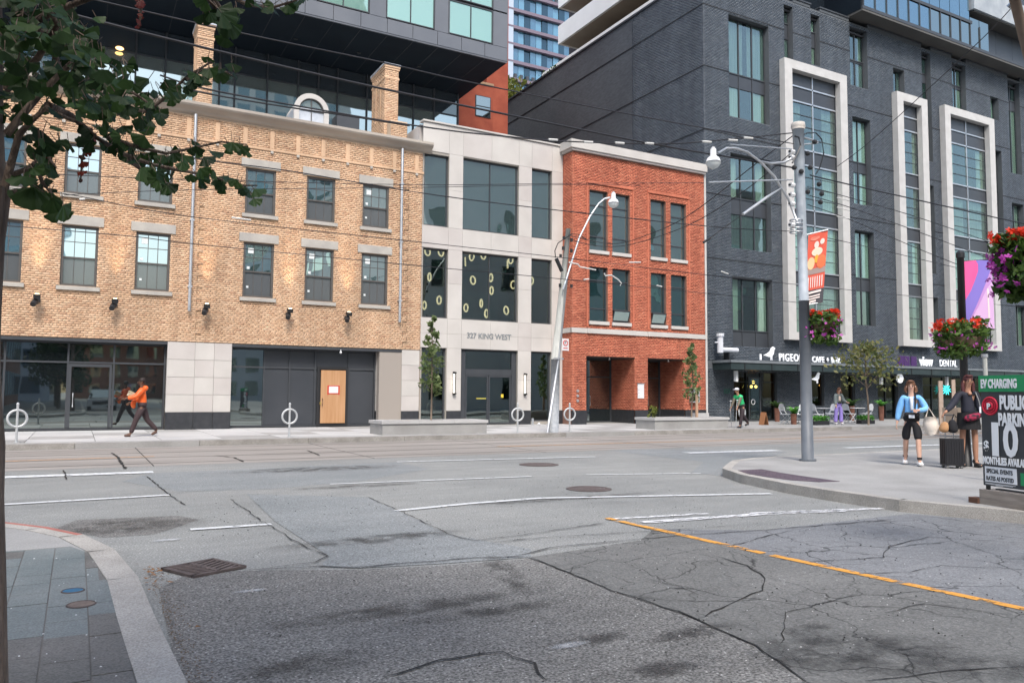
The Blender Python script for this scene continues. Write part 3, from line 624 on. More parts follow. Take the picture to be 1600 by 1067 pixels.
# arched dormer
dm = B('dormer', LEAD, yb, 7.18, 8.5, 31.03, 32.6, 12.2, 12.9)
b = MB(); n_ = 18; cx, cz = 7.84, 12.80
for i in range(n_):
    t0, t1 = math.pi*i/n_, math.pi*(i+1)/n_
    def q(r_, t_, y): return (cx+r_*math.cos(t_), y, cz+r_*math.sin(t_))
    for (ra, rb) in ((.50, .70),):
        b.hexa([q(rb, t0, 30.95), q(ra, t0, 30.95), q(ra, t0, 31.1), q(rb, t0, 31.1)], [q(rb, t1, 30.95), q(ra, t1, 30.95), q(ra, t1, 31.1), q(rb, t1, 31.1)])
    b.poly([q(.66, t0, 31.1), q(.66, t1, 31.1), q(.66, t1, 32.6), q(.66, t0, 32.6)])
b.box(cx-.70, cx-.50, 30.95, 31.1, 12.2, cz).box(cx+.50, cx+.70, 30.95, 31.1, 12.2, cz).box(cx-.5, cx+.5, 30.95, 31.1, 12.2, 12.34).build('arch_surround', LIME, dm)
MB().poly([(cx+.5*math.cos(math.pi*i/16), 31.06, cz+.5*math.sin(math.pi*i/16)) for i in range(17)]+[(cx-.5, 31.06, 12.34), (cx+.5, 31.06, 12.34)]).build('pane', GL_UPW, dm)
MB().tube([(cx+.48*math.cos(math.pi*i/16), 31.02, cz+.48*math.sin(math.pi*i/16)) for i in range(17)], .022, 6).box(cx-.5, cx+.5, 31.0, 31.05, cz-.02, cz+.015).box(cx-.015, cx+.015, 31.0, 31.04, 12.34, cz+.48).build('dormer_frame', CHAR_B, dm)
# downpipes and wall spotlights
for x in (3.38, 11.32): MB().tube([(x, YF-.14, 11.5), (x, YF-.14, 4.35)], .055, 10).build('downpipe', STEEL, yb)
for z in (5.2, 7.6, 10.0):
    for x in (3.38, 11.32): B('pipe_bracket', STEEL, yb, x-.075, x+.075, YF-.19, YF, z, z+.05)
for k_, x in enumerate((-3.5, -1.26, 1.01, 3.94, 6.88, 9.15)):
    t = thing('wall_spotlight', ['black wall spotlight above the leftmost shop window, outermost one', 'black double wall spotlight above the shop window behind the ring bike post at far left', 'black double wall spotlight above the walking man in orange', 'black double wall spotlight just right of the left downpipe', 'black double wall spotlight above the dark boarded shop windows', 'black double wall spotlight above the plywood door'][k_], 'wall light', (x, YF, 4.45), group='black spotlights on the yellow brick wall')
    MB().box(x-.09, x+.09, YF-.06, YF, 4.38, 4.5).build('mount', BLK, t); MB().tube([(x, YF-.06, 4.42), (x, YF-.32, 4.42)], .02, 6).build('arm', BLK, t)
    MB().obox((x, YF-.34, 4.55), (1, 0, 0), (0, .9, .25), (0, -.25, .9), .10, .09, .07).build('upper_head', BLK, t); MB().tube([(x-.04, YF-.26, 4.38), (x-.1, YF-.44, 4.26)], [.105, .085], 10).build('lower_head', BLK, t)
    B('lens', emit_mat('warm_lens', (1, .72, .4), 6) if 'warm_lens' not in MATS else MATS['warm_lens'], t, x-.06, x+.06, YF-.40, YF-.28, 4.622, 4.63)  # lens lit along with the added spot
    ld = bpy.data.lights.new('sun_glow_uplight', 'SPOT'); ld.energy = 110; ld.color = (1, .70, .44); ld.spot_size = R(34); ld.spot_blend = 1; ld.shadow_soft_size = .08  # spot added at the fixture; its glow stands in for reflected sun on the wall
    lo = bpy.data.objects.new('sun_glow_uplight', ld); col.objects.link(lo); lo.parent = t; lo.location = (0, -.36, .30); lo.rotation_euler = Vector((0, .14, 1)).to_track_quat('-Z', 'Y').to_euler()
# shop piers
for (x0, x1) in ((2.73, 4.90), (10.54, 12.26)):
    pr = B('stone_pier', mat('joint_grey', (.30, .27, .24), .9), yb, x0+.012, x1-.012, YF+.03, YF+.9, .15, 3.25)
    cols_ = [x0, x0+(x1-x0)*.42, x0+(x1-x0)*.72, x1] if x0 < 5 else [x0, x0+.95, x1]
    for i in range(len(cols_)-1):
        yo = (.0, .008, .0)[i] if x0 < 5 else (.35, 0)[i]
        B('base_block', GRAN, pr, cols_[i]+.006, cols_[i+1]-.006, YF-.03+yo, YF+.2+yo, .15, .76)
        for j_, (za, zb) in enumerate(((.765, 1.38), (1.385, 2.0), (2.005, 2.62), (2.625, 3.245))):
            B('stone_panel', (LIME, LIME2)[(i+j_) % 2], pr, cols_[i]+.004, cols_[i+1]-.004, YF-.01+yo, YF+.2+yo, za, zb-.006)
    if x0 > 5: B('column', LIME, pr, x0+.42, x0+.66, YF+.12, YF+.34, .76, 3.24)
# shop front 1 (left)
def shopfront(parent, x0, x1, z0, z1, Y, vert_, hz, m_, fm=CHAR, w_=.06, d=.1):
    fb = MB(); frame_rect(fb, x0, x1, z0, z1, Y, w_, d); f = fb.build('shop_frame', fm, parent)
    for x in vert_: B('mullion', fm, f, x-w_/2, x+w_/2, Y-.01, Y+d-.01, z0+w_, z1-w_)
    for z in hz: B('transom', fm, f, x0+w_, x1-w_, Y+.004, Y+d-.02, z-w_/2, z+w_/2)
    xs = [x0+w_]+list(vert_)+[x1-w_]; zs = [z0+w_]+list(hz)+[z1-w_]
    for i in range(len(xs)-1):
        for j_ in range(len(zs)-1):
            mm = m_(i, j_) if callable(m_) else m_
            B('pane', mm, f, xs[i]+.01, xs[i+1]-.01, Y+.045, Y+.052, zs[j_]+.01, zs[j_+1]-.01)
    return f
Ysf = YF+.32
for xa, xb, vs in ((-11.8, -6.2, (-10, -8.1)), (-6.0, 2.72, (-4.2, -2.1, -.3, 1.08))):
    shopfront(yb, xa, xb, .18, 3.14, Ysf, vs, (2.45,), GL_DK)
B('door_leaf_frame', CHAR, yb, -.27, 1.02, Ysf-.03, Ysf-.001, 2.30, 2.40); 
for x in (-.27, .95): B('door_stile', CHAR, yb, x, x+.08, Ysf-.03, Ysf-.012, .25, 2.30)
for x in (.02,): MB().tube([(-.12, Ysf-.03, .95), (-.12, Ysf-.09, .95), (-.12, Ysf-.09, 1.4), (-.12, Ysf-.03, 1.4)], .016, 6).build('door_handle', WHT, yb)
B('head_beam', CHAR, yb, Y0X, 12.26, YF+.01, YF+.5, 3.142, 3.248); B('base_beam', BLK, yb, Y0X, 2.72, YF+.28, YF+.5, .15, .18)
# shop front 2 (panelled, plywood door)
f2 = shopfront(yb, 4.92, 10.52, .18, 3.14, Ysf+.1, (6.15, 7.10, 8.08, 9.42), (2.42,), lambda i, j_: (GL_DK if i == 0 else PANEL))
dr = B('plywood_door', PLY, yb, 8.30, 9.28, Ysf+.02, Ysf+.07, .30, 2.36, label='orange brown plywood boarded door leaf')
fb = MB(); frame_rect(fb, 8.16, 9.40, .18, 2.50, Ysf+.06, .10, .06); fb.build('door_frame', BLK, dr)
B('notice', WHT, dr, 8.62, 8.98, Ysf+.012, Ysf+.019, 1.47, 1.73); RED = mat('red_tape', (.55, .03, .03), .6)
for a_ in ((8.56, 9.04, 1.735, 1.765), (8.56, 8.60, 1.40, 1.735), (9.00, 9.04, 1.40, 1.735), (8.60, 9.0, 1.435, 1.465)): B('tape', RED, dr, a_[0], a_[1], Ysf+.010, Ysf+.0185, a_[2], a_[3])
MB().tube([(8.36, Ysf+.02, .98), (8.36, Ysf-.04, .98), (8.36, Ysf-.04, 1.25), (8.36, Ysf+.02, 1.25)], .014, 6).build('handle', BLK, dr); B('lock', mat('brass', (.45, .34, .1), .4, metal=.7), dr, 8.26, 8.32, Ysf-.0, Ysf+.02, 1.02, 1.12)
t = thing('security_camera', 'small white camera on the shop beam above the plywood door', 'camera', (8.95, YF, 3.1)); MB().ball((8.95, YF-.02, 3.05), .05).build('dome', WHT, t, True); MB().tube([(8.95, YF-.02, 3.09), (8.95, YF-.02, 3.16)], .02, 6).build('stem', WHT, t)
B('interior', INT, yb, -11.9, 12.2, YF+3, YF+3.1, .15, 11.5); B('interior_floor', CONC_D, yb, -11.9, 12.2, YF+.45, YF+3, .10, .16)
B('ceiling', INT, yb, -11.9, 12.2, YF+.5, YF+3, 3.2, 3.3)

# ---------------- beige stone building
bb = thing('beige_stone_building', 'narrow pale limestone building with large windows and ring pendant lights', 'building', (15.7, YF, .15))
bo = [(12.36, 13.49, 8.49, 11.55), (14.15, 16.90, 8.49, 11.62), (17.57, 18.64, 8.49, 11.65), (12.36, 13.49, 4.63, 7.54), (14.15, 16.90, 4.63, 7.54), (17.57, 18.64, 4.63, 7.54), (12.36, 13.46, .28, 3.37), (14.15, 16.90, .16, 3.37), (17.57, 18.64, .28, 3.37)]
wall_sheet('wall', mat('stone_joint', (.30, .28, .25), .9), bb, 12.285, 19.26, .15, 12.88, YF+.022, bo, .25)
def stone_panels(x0, x1, z0, z1):
    o = MB().box(x0+.004, x1-.004, YF-.0, YF+.021, z0+.004, z1-.004).build('stone_panel', random.choice((LIME, LIME, LIME2)), bb)
xs = [12.285, 13.49, 14.15, 15.53, 16.90, 17.57, 18.64, 19.25]; rows_ = [(11.66, 12.86)]
for z0, z1 in ((11.66, 12.86), (7.55, 8.48), (3.38, 3.98), (3.98, 4.62)):
    for i in range(len(xs)-1): stone_panels(xs[i], xs[i+1], z0, z1)
for (a, c) in ((13.49, 14.15), (16.90, 17.57), (18.64, 19.25)):
    for z0, z1 in ((8.48, 10.1), (10.1, 11.66), (4.62, 6.1), (6.1, 7.55), (.76, 2.1), (2.1, 3.38)): stone_panels(a, c, z0, z1)
    B('base_block', GRAN, bb, a+.004, c-.004, YF-.025, YF+.02, .15, .756)
B('coping', LIME, bb, 12.25, 19.24, YF-.06, YF+.35, 12.882, 12.95)
B('side_wall', LIME2, bb, 12.285, 19.2, YF+.4, YF+8, 12.0, 12.85)
for i, (a, c, p, q) in enumerate(bo):
    low = i >= 6; mid = 3 <= i < 6
    fb = MB(); frame_rect(fb, a+.003, c-.003, p+.003, q-.003, YF+.14, .06, .10); f = fb.build('window_frame', CHAR, bb)
    g_ = GL_SH if (low or mid) else GL_UP
    if c-a > 2 and not low:
        B('mullion', CHAR, f, (a+c)/2-.02, (a+c)/2+.02, YF+.15, YF+.22, p+.06, q-.06)
        B('pane', g_, f, a+.07, (a+c)/2-.03, YF+.19, YF+.20, p+.07, q-.07); B('pane', g_, f, (a+c)/2+.03, c-.07, YF+.19, YF+.20, p+.07, q-.07)
    elif not (low and c-a > 2): B('pane', g_, f, a+.07, c-.07, YF+.19, YF+.20, p+.07, q-.07)
    else:
        B('side_panel', CHAR, f, a+.065, a+.25, YF+.12, YF+.2, p+.01, q-.07); B('side_panel', CHAR, f, c-.25, c-.065, YF+.12, YF+.2, p+.01, q-.07)
        B('transom', CHAR, f, a+.26, c-.26, YF+.12, YF+.2, 2.28, 2.54); B('pane', GL_SH, f, a+.27, c-.27, YF+.17, YF+.18, 2.55, 3.29)
        for xa, xb in ((14.42, 15.51), (15.53, 16.63)):
            d = MB(); frame_rect(d, xa, xb, .18, 2.27, YF+.13, .07, .05); dd = d.build('sliding_door', CHAR, bb); B('pane', GL_SH, dd, xa+.075, xb-.075, YF+.15, YF+.158, .255, 2.19)
        B('sticker', mat('yellow_sticker', (.65, .5, .05), .5), dd, 16.15, 16.27, YF+.141, YF+.145, 1.32, 1.47); B('door_strip', mat('yellow_strip', (.5, .45, .08), .5), dd, 14.95, 15.42, YF+.141, YF+.145, 1.26, 1.30)
B('interior_wall', INT, bb, 12.3, 19.2, YF+5, YF+5.1, .15, 12.6)
for z in (3.7, 7.9): B('floor_slab', mat('interior_ceiling', (.10, .11, .11), .9), bb, 12.3, 19.2, YF+.28, YF+5, z, z+.3)
B('lobby_floor', CONC, bb, 12.3, 19.2, YF+.28, YF+5, .10, .155); B('lobby_wall', mat('lobby_teal', (.03, .10, .10), .6), bb, 13.6, 18.0, YF+4, YF+4.1, 3.98, 6.4)
B('roof', LEAD, bb, 12.3, 19.2, YF+.3, YF+8, 11.8, 12.0)
text('address_sign', '327 KING WEST', .33, mat('sign_grey', (.19, .21, .22), .5), bb, (14.40, YF-.003, 3.84), (1, 0, 0), (0, 0, 1), .012, .006, sx=.92)
for x, nm in ((13.82, 'tall black wall sconce left of the sliding glass doors'), (17.25, 'tall black wall sconce right of the sliding glass doors')):
    t = thing('wall_sconce', nm, 'wall light', (x, YF, 1.9)); B('back_plate', BLK, t, x-.05, x+.07, YF-.04, YF-.001, 1.42, 2.4); MB().tube([(x-.02, YF-.07, 1.52), (x-.05, YF-.12, 1.9), (x-.02, YF-.07, 2.30)], .035, 8).build('shade', emit_mat('sconce_glow', (1, .93, .8), 1.2) if 'sconce_glow' not in MATS else MATS['sconce_glow'], t)
    for z in (1.45, 2.32): B('end_cap', BLK, t, x-.07, x+.07, YF-.13, YF-.041, z, z+.06)
RG = emit_mat('ring_glow', (1, .72, .44), 1.7)
RLAB = ['ring pendant at the upper left corner of the left tall window', 'ring pendant at the upper right corner of the left tall window', 'narrow turned ring pendant at mid height of the left tall window', 'narrow ring pendant low in the left tall window, right side', 'half hidden ring pendant at the lower left edge of the left window', 'large ring pendant at the upper left corner of the wide window', 'edge on ring pendant beside the upper left ring of the wide window', 'large ring pendant at the top middle of the wide window', 'large tilted ring pendant near the upper right of the wide window', 'edge on ring pendant at the upper right corner of the wide window', 'round ring pendant left of centre in the wide window', 'ring pendant touching the centre mullion of the wide window', 'edge on ring pendant at the right edge of the wide window', 'ring pendant below the round one, left of the centre mullion', 'narrow ring pendant at the lower left of the wide window', 'large ring pendant at the lower right of the wide window', 'dim lowest ring pendant beside the centre mullion', 'single ring pendant at the left edge of the right narrow window', 'dim ring pendant just right of the centre mullion']
ringpx = [(668, 393, 1), (689, 394, 1), (671, 433, .5), (686, 469, .35), (663, 477, .4), (727, 409, .8), (737, 401, .35), (755, 399, 1), (793, 413, .8), (798, 406, .35), (739, 438, 1), (767, 434, .5), (802, 445, .3), (752, 474, .6), (728, 481, .4), (791, 485, 1), (760, 490, .5), (830, 439, .4), (768, 454, .5)]
for i, (px, py, sq) in enumerate(ringpx):
    Yr = YF+.9+.35*(i % 5); p = onY(px, py, Yr); t = thing('ring_pendant', RLAB[i], 'pendant lamp', (p.x, p.y, p.z), group='ring pendants behind the middle windows')
    an = math.acos(max(.25, min(1, sq))) + .48; ax = (math.sin(an), -math.cos(an), .05)
    MB().ring(p, ax, .175, .036, 22, 6).build('ring', RG, t, True); MB().tube([(p.x, p.y, p.z+.18), (p.x, p.y, 7.85)], .006, 4).build('cord', BLK, t)

# ---------------- red brick building (stands .8 m proud)
RF = 29.2
rb = thing('red_brick_building', 'red brick building with paired windows, pale coping and two recessed doorways', 'building', (23, RF, .15))
rw = [(20.15, 21.17), (21.43, 22.45), (23.68, 24.62), (24.92, 25.90)]; rz = [(8.05, 10.83), (4.80, 7.30)]
ro = [(a, c, p, q) for p, q in rz for a, c in rw]; rp_ = [(19.98, 22.72, .15, 3.20), (23.47, 25.75, .15, 3.20)]
wall_sheet('wall', MORT_R, rb, 19.23, 27.08, .15, 12.5, RF, ro+rp_, .20)
blk = [(19.2, 27.1, .15, .76)]; sills = [(a-.04, c+.04, p-.15, p) for p, q in rz for a, c in rw]; sc = [(19.2, 27.1, 4.22, 4.46)]
bricks('brick_courses', BR_R, rb, 19.24, 27.07, .77, 12.48, (0, RF, 0), (1, 0, 0), (0, -1, 0), ro+rp_+sills+sc, L=.2, Hh=.064)
bricks('side_courses', BR_R, rb, RF, 30.0, .77, 12.48, (19.23, 0, 0), (0, 1, 0), (-1, 0, 0), [], L=.2, Hh=.064); B('side_wall', MORT_R, rb, 19.232, 19.4, RF+.005, 37, .15, 12.5)
for a in sills: B('sill', LIME, rb, a[0], a[1], RF-.08, RF+.15, a[2], a[3])
# recessed panels round each pair: stepped brick heads
for (a, c) in ((20.0, 22.65), (23.5, 26.1)):
    B('soldier_head', BR_R, rb, a, c, RF-.06, RF, 11.12, 11.24)
    for x in (a-.02, c-.06): B('brick_reveal', BR_R, rb, x, x+.08, RF-.035, RF, 4.55, 11.12)
b = MB(); b.box(19.13, 27.1, RF-.14, RF+.4, 12.50, 12.60).build('coping_lower', LIME2, rb); B('coping', LIME, rb, 19.03, 27.14, RF-.2, RF+.5, 12.60, 12.98); B('coping', LIME, rb, 19.03, 19.45, RF+.5, RF+8, 12.60, 12.98); B('coping_lower', LIME2, rb, 19.13, 19.40, RF+.4, RF+8, 12.50, 12.60)
for a, c, e in ((19.17, 20.0, .05), (20.0, 22.75, .09), (22.75, 23.45, .05), (23.45, 26.2, .09), (26.2, 27.12, .05)): B('string_course', LIME, rb, a, c, RF-e, RF+.05, 4.24, 4.46)
B('string_course', LIME, rb, 19.17, 19.23, RF+.0, 30, 4.24, 4.46)
B('corner_trim', OFFW, rb, 27.085, 27.2, RF-.02, RF+1.2, .15, 12.5)
for a, c in ((19.22, 19.98), (22.72, 23.47), (25.75, 27.08)): B('base_block', GRAN, rb, a, c, RF-.03, RF+.06, .15, .765)
for i, (a, c, p, q) in enumerate(ro):
    fb = MB(); frame_rect(fb, a+.002, c-.002, p+.002, q-.002, RF+.13, .05, .09); f = fb.build('window_frame', CHAR, rb); h1 = p+(q-p)*.24; h2 = p+(q-p)*.76
    B('transom', CHAR, f, a+.052, c-.052, RF+.14, RF+.2, h1-.025, h1+.025); B('transom', CHAR, f, a+.052, c-.052, RF+.14, RF+.2, h2-.025, h2+.025)
    mm = GL_UP if i < 4 else GL_TL
    B('pane', mm, f, a+.055, c-.055, RF+.18, RF+.187, h1+.03, h2-.03); B('pane', mm, f, a+.055, c-.055, RF+.18, RF+.187, h2+.03, q-.055)
    if i in (5, 6):   # open hopper light
        zt, zb = h1-.03, p+.05; o = MB().obox(((a+c)/2, RF+.02, (zt+zb)/2), (1, 0, 0), (0, .93, .36), (0, -.36, .93), (c-a)/2-.05, .02, (zt-zb)/2).build('open_hopper', CHAR, f)
        MB().obox(((a+c)/2, RF-.002, (zt+zb)/2-.008), (1, 0, 0), (0, .93, .36), (0, -.36, .93), (c-a)/2-.10, .004, (zt-zb)/2-.05).build('pane', GL_GR2, f)
    else: B('pane', mm, f, a+.055, c-.055, RF+.18, RF+.187, p+.055, h1-.03)
# recessed porches
for k_, (a, c, p, q) in enumerate(rp_):
    Yb = RF+1.9
    for xw, nrm in ((a, (1, 0, 0)), (c, (-1, 0, 0))):
        B('porch_wall', MORT_R, rb, xw-.02 if xw == a else xw+.001, xw-.001 if xw == a else xw+.02, RF+.01, Yb, .15, 3.2)
        bricks('porch_bricks', BR_R, rb, RF+.01, Yb, .77, 3.18, (xw, 0, 0), (0, 1, 0), nrm, [], L=.2, Hh=.064); B('base_block', GRAN, rb, xw-.03, xw+.03, RF+.07, Yb, .15, .765)
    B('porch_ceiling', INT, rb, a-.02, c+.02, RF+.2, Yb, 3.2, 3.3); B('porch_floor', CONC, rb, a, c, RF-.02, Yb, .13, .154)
    shopfront(rb, a+.03, c-.03, .16, 3.19, Yb-.1, (a+(c-a)*.46,), (2.32,), GL_DK)
    MB().tube([(a+1.4, Yb-.13, .95), (a+1.4, Yb-.2, .97), (a+1.4, Yb-.2, 1.4), (a+1.4, Yb-.13, 1.42)], .02, 6).build('door_handle', STEEL, rb)
    MB().tube([(a+1.5, RF+.3, 3.2), (a+1.5, RF+.3, 3.08)], [.02, .05], 8).build('ceiling_light', WHT, rb)
t = thing('notice_board', 'white notice panel with holes between the two red brick doorways', 'notice board', (23.0, RF, 1.6)); B('panel', WHT, t, 22.86, 23.22, RF-.04, RF-.013, 1.32, 1.98); B('bar', STEEL, t, 22.83, 23.25, RF-.05, RF-.014, 1.985, 2.02)
for z in (1.42, 1.56, 1.72): MB().ball((22.92, RF-.04, z), .016).build('knob', BLK, t)
t = thing('utility_box', 'grey metal utility box on red brick wall behind the small pavement tree', 'utility box', (26.3, RF, 1.5)); B('casing', STEEL, t, 26.0, 26.55, RF-.16, RF-.013, 1.12, 1.85); B('box_door', mat('grey_door', (.3, .31, .32), .5), t, 26.03, 26.52, RF-.17, RF-.161, 1.15, 1.82)
for k_, z in enumerate((1.2, 1.42, 1.64)):
    t = thing('gas_cap', ['lowest', 'middle', 'topmost'][k_]+' of three round grey valve caps on the red brick pier', 'valve', (19.5, RF, z), group='valve caps on the red brick pier'); MB().tube([(19.5, RF, z), (19.5, RF-.07, z)], [.07, .055], 12).build('cap', STEEL, t)
B('rear', MORT_R, rb, 19.4, 27.0, RF+6, RF+6.1, .15, 12.5); B('roof', LEAD, rb, 19.4, 27.0, RF+.4, RF+6, 12.3, 12.4); B('interior', INT, rb, 19.4, 27.0, RF+2.2, RF+2.3, .15, 12.3)
t = thing('electrical_panel', 'low pale concrete plinth leaning at the foot of the corner trim', 'plinth', (26.7, RF, .2)); B('block', CONC_L, t, 26.15, 27.0, RF-.3, RF-.04, .15, .62)

# ---------------- charcoal brick building
db = thing('charcoal_brick_building', 'tall charcoal brick building with white framed window bays and a ground floor cafe', 'building', (43, YF, .15))
DX0, DX1, DZ = 27.9, 66.0, 23.72
# (x0,x1,z0,z1, panes, spandrels[(z0,z1)], top light)
dw = [(29.66, 32.65, 16.25, 21.8, 3, [(18.0, 18.75)]), (29.69, 32.65, 9.18, 14.25, 3, [(11.1, 11.96)]), (29.73, 32.65, 4.03, 7.68, 3, [(4.03, 4.9)]),
      (33.88, 34.58, 20.3, 23.4, 1, [(21.6, 22.5)]), (36.06, 36.80, 20.4, 23.4, 1, [(21.6, 22.5)]), (39.4, 41.0, 19.9, 23.5, 2, [(21.5, 21.62)]), (39.5, 41.1, 12.75, 18.0, 2, [(14.77, 15.4)]), (39.5, 41.2, 5.6, 11.2, 2, [(7.7, 8.45)]),
      (43.4, 44.5, 20.3, 21.8, 1, []), (46.28, 47.2, 16.4, 23.5, 1, [(21.6, 22.2), (18.3, 19.1)]), (46.45, 47.2, 9.2, 14.85, 1, [(11.1, 12.0)]), (46.5, 47.3, 5.2, 7.7, 1, []),
      (49.5, 51.0, 20.4, 23.5, 2, [(21.9, 22.1)]), (53.8, 54.75, 20.4, 22.0, 1, []), (53.8, 54.9, 12.6, 18.3, 1, [(14.8, 15.4)]), (55.95, 57.4, 17.0, 23.6, 2, [(21.6, 22.3)]), (55.95, 57.4, 9.4, 14.9, 2, [(11.2, 12.0)]), (55.95, 57.4, 5.0, 7.8, 2, [])]
bays = [(33.45, 38.6, 4.52, 20.12, 2), (43.2, 46.2, 4.52, 20.14, 1), (48.0, 53.5, 4.52, 20.2, 2)]
bi = [(x0+.6, x1-.6, z0+.42, z1-.5) for x0, x1, z0, z1, _ in bays]
door = [(29.75, 32.9, .16, 2.75), (34.9, 36.6, .9, 2.7), (38.0, 39.2, .3, 2.7), (41.2, 43.1, .16, 2.75), (45.5, 53.5, .2, 2.75), (55, 60, .2, 2.75)]
dops = [w_[:4] for w_ in dw] + bi + door
wall_sheet('wall', MORT_D, db, DX0, DX1, .15, DZ, YF, dops, .32)
skip = [(a, c, p, q) for a, c, p, q, _ in bays]
bricks('brick_courses', BR_D, db, DX0, 60, .15, DZ-.02, (0, YF, 0), (1, 0, 0), (0, -1, 0), [w_[:4] for w_ in dw]+skip+door+[(27, 62, 2.85, 3.3)], L=.215, Hh=.068)
LN = mat('movement_joint', (.022, .024, .028), .9)
for z in (21.9, 18.6, 15.2, 11.9, 8.5):
    xs_ = sorted([(w_[0], w_[1]) for w_ in dops+skip if w_[2] < z < w_[3]]); x = DX0-.02
    for a, c in xs_ + [(DX1, DX1)]:
        if a > x+.05: B('joint_band', LN, db, x, a, YF-.028, YF, z, z+.05)
        x = max(x, c)
    B('joint_band', LN, db, DX0-.028, DX0-.005, YF, 57, z, z+.05)
# side wall with brick relief from the material (too oblique and too far to pick bricks apart)
def brick_tex(name, c1, c2, mo):
    M = bpy.data.materials.new(name); M.use_nodes = True; n = M.node_tree.nodes; l = M.node_tree.links; b = n['Principled BSDF']; b.inputs['Roughness'].default_value = .65
    tc = n.new('ShaderNodeTexCoord'); sx = n.new('ShaderNodeSeparateXYZ'); l.new(tc.outputs['Object'], sx.inputs[0]); cb = n.new('ShaderNodeCombineXYZ'); l.new(sx.outputs[1], cb.inputs[0]); l.new(sx.outputs[2], cb.inputs[1])
    t = n.new('ShaderNodeTexBrick'); t.inputs['Scale'].default_value = 1; t.inputs['Brick Width'].default_value = .225; t.inputs['Row Height'].default_value = .078; t.inputs['Mortar Size'].default_value = .006
    t.inputs['Color1'].default_value = (*c1, 1); t.inputs['Color2'].default_value = (*c2, 1); t.inputs['Mortar'].default_value = (*mo, 1); l.new(cb.outputs[0], t.inputs[0])
    ns = n.new('ShaderNodeTexNoise'); ns.inputs['Scale'].default_value = .25; ns.inputs['Detail'].default_value = 6; l.new(tc.outputs['Object'], ns.inputs[0]); mr = n.new('ShaderNodeMapRange'); mr.inputs[1].default_value = .3; mr.inputs[2].default_value = .7; mr.inputs[3].default_value = .8; mr.inputs[4].default_value = 1.25; l.new(ns.outputs[0], mr.inputs[0])
    vm = n.new('ShaderNodeVectorMath'); vm.operation = 'SCALE'; l.new(t.outputs[0], vm.inputs[0]); l.new(mr.outputs[0], vm.inputs['Scale']); l.new(vm.outputs[0], b.inputs['Base Color']); MATS[name] = M; return M
BT = brick_tex('charcoal_brick_far', (.060, .070, .083), (.085, .098, .113), (.08, .088, .097))
MB().poly([(DX0, 57, .15), (DX0, YF, .15), (DX0, YF, DZ), (DX0, 57, DZ)]).build('side_wall', BT, db)
bricks('side_courses', BR_D, db, YF, 36, 12.0, DZ-.02, (DX0, 0, 0), (0, 1, 0), (-1, 0, 0), [], L=.215, Hh=.068)
B('side_coping', CHAR, db, DX0-.06, DX0+.35, YF-.06, 57, DZ, DZ+.12)
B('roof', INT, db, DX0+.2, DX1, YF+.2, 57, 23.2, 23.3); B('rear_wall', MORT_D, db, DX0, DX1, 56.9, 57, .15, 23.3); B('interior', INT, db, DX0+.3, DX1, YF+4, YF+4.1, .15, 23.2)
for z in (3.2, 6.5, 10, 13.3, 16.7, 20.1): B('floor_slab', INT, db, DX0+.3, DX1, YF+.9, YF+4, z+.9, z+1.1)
for x0, x1 in ((34.62, 36.02), (36.84, 39.36), (41.06, 46.24), (47.25, 49.45), (51.05, 55.9), (57.45, 62)): B('parapet_pier', MORT_D, db, x0, x1, YF-.02, YF+1.2, DZ, DZ+.18); B('coping', CHAR, db, x0-.05, x1+.05, YF-.07, YF+1.2, DZ+.181, DZ+.26)
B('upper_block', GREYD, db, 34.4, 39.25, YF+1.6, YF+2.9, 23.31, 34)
def curtain(parent, a, c, z0, z1, Y, open_=0):
    """folded curtain, optionally parted in the middle"""
    b = MB(); n_ = max(6, int((c-a)/.07)); segs_ = [(a, c)] if not open_ else [(a, a+(c-a)*(.5-open_/2)), (c-(c-a)*(.5-open_/2), c)]
    for (p, q) in segs_:
        k_ = max(4, int((q-p)/.06)); P = [(p+(q-p)*i/k_, Y+.035*(1 if i % 2 else -1)*random.uniform(.4, 1)) for i in range(k_+1)]
        for (xa, ya), (xb, yb_) in zip(P, P[1:]): b.poly([(xa, ya, z0), (xb, yb_, z0), (xb, yb_, z1), (xa, ya, z1)])
    b.build('curtain', random.choice(CURTS+CURTS[:3]), parent)
for wi, (a, c, p, q, n_, sp) in enumerate(dw):
    Yw = YF+.28; fb = MB(); frame_rect(fb, a+.003, c-.003, p+.003, q-.003, Yw, .06, .08); f = fb.build('window_frame', CHAR, db)
    zz = p+.06; bands = []
    for (s0, s1) in sp: bands.append((zz, s0)); zz = s1
    bands.append((zz, q-.06))
    for (s0, s1) in sp:
        for k_ in range(n_): B('spandrel', PANEL, f, a+.07+(c-a-.14)*k_/n_+.01, a+.07+(c-a-.14)*(k_+1)/n_-.01, Yw+.02, Yw+.05, max(s0, p+.062)+.003, s1-.003)
        B('transom', CHAR, f, a+.062, c-.062, Yw-.02, Yw+.018, s1-.03, s1+.03)
    for k_ in range(1, n_): xm = a+(c-a)*k_/n_; B('mullion', CHAR, f, xm-.03, xm+.03, Yw-.012, Yw+.07, p+.064, q-.064)
    for (z0, z1) in bands:
        if z1-z0 < .15: continue
        for k_ in range(n_):
            xa = a+.07+(c-a-.14)*k_/n_+.02; xb = a+.07+(c-a-.14)*(k_+1)/n_-.02; B('pane', GL_CUR, f, xa, xb, Yw+.03, Yw+.037, z0+.035, z1-.035)
        curtain(f, a+.08, c-.08, z0, z1, Yw+.10, random.choice((0, .12, .3, .0, .5)))
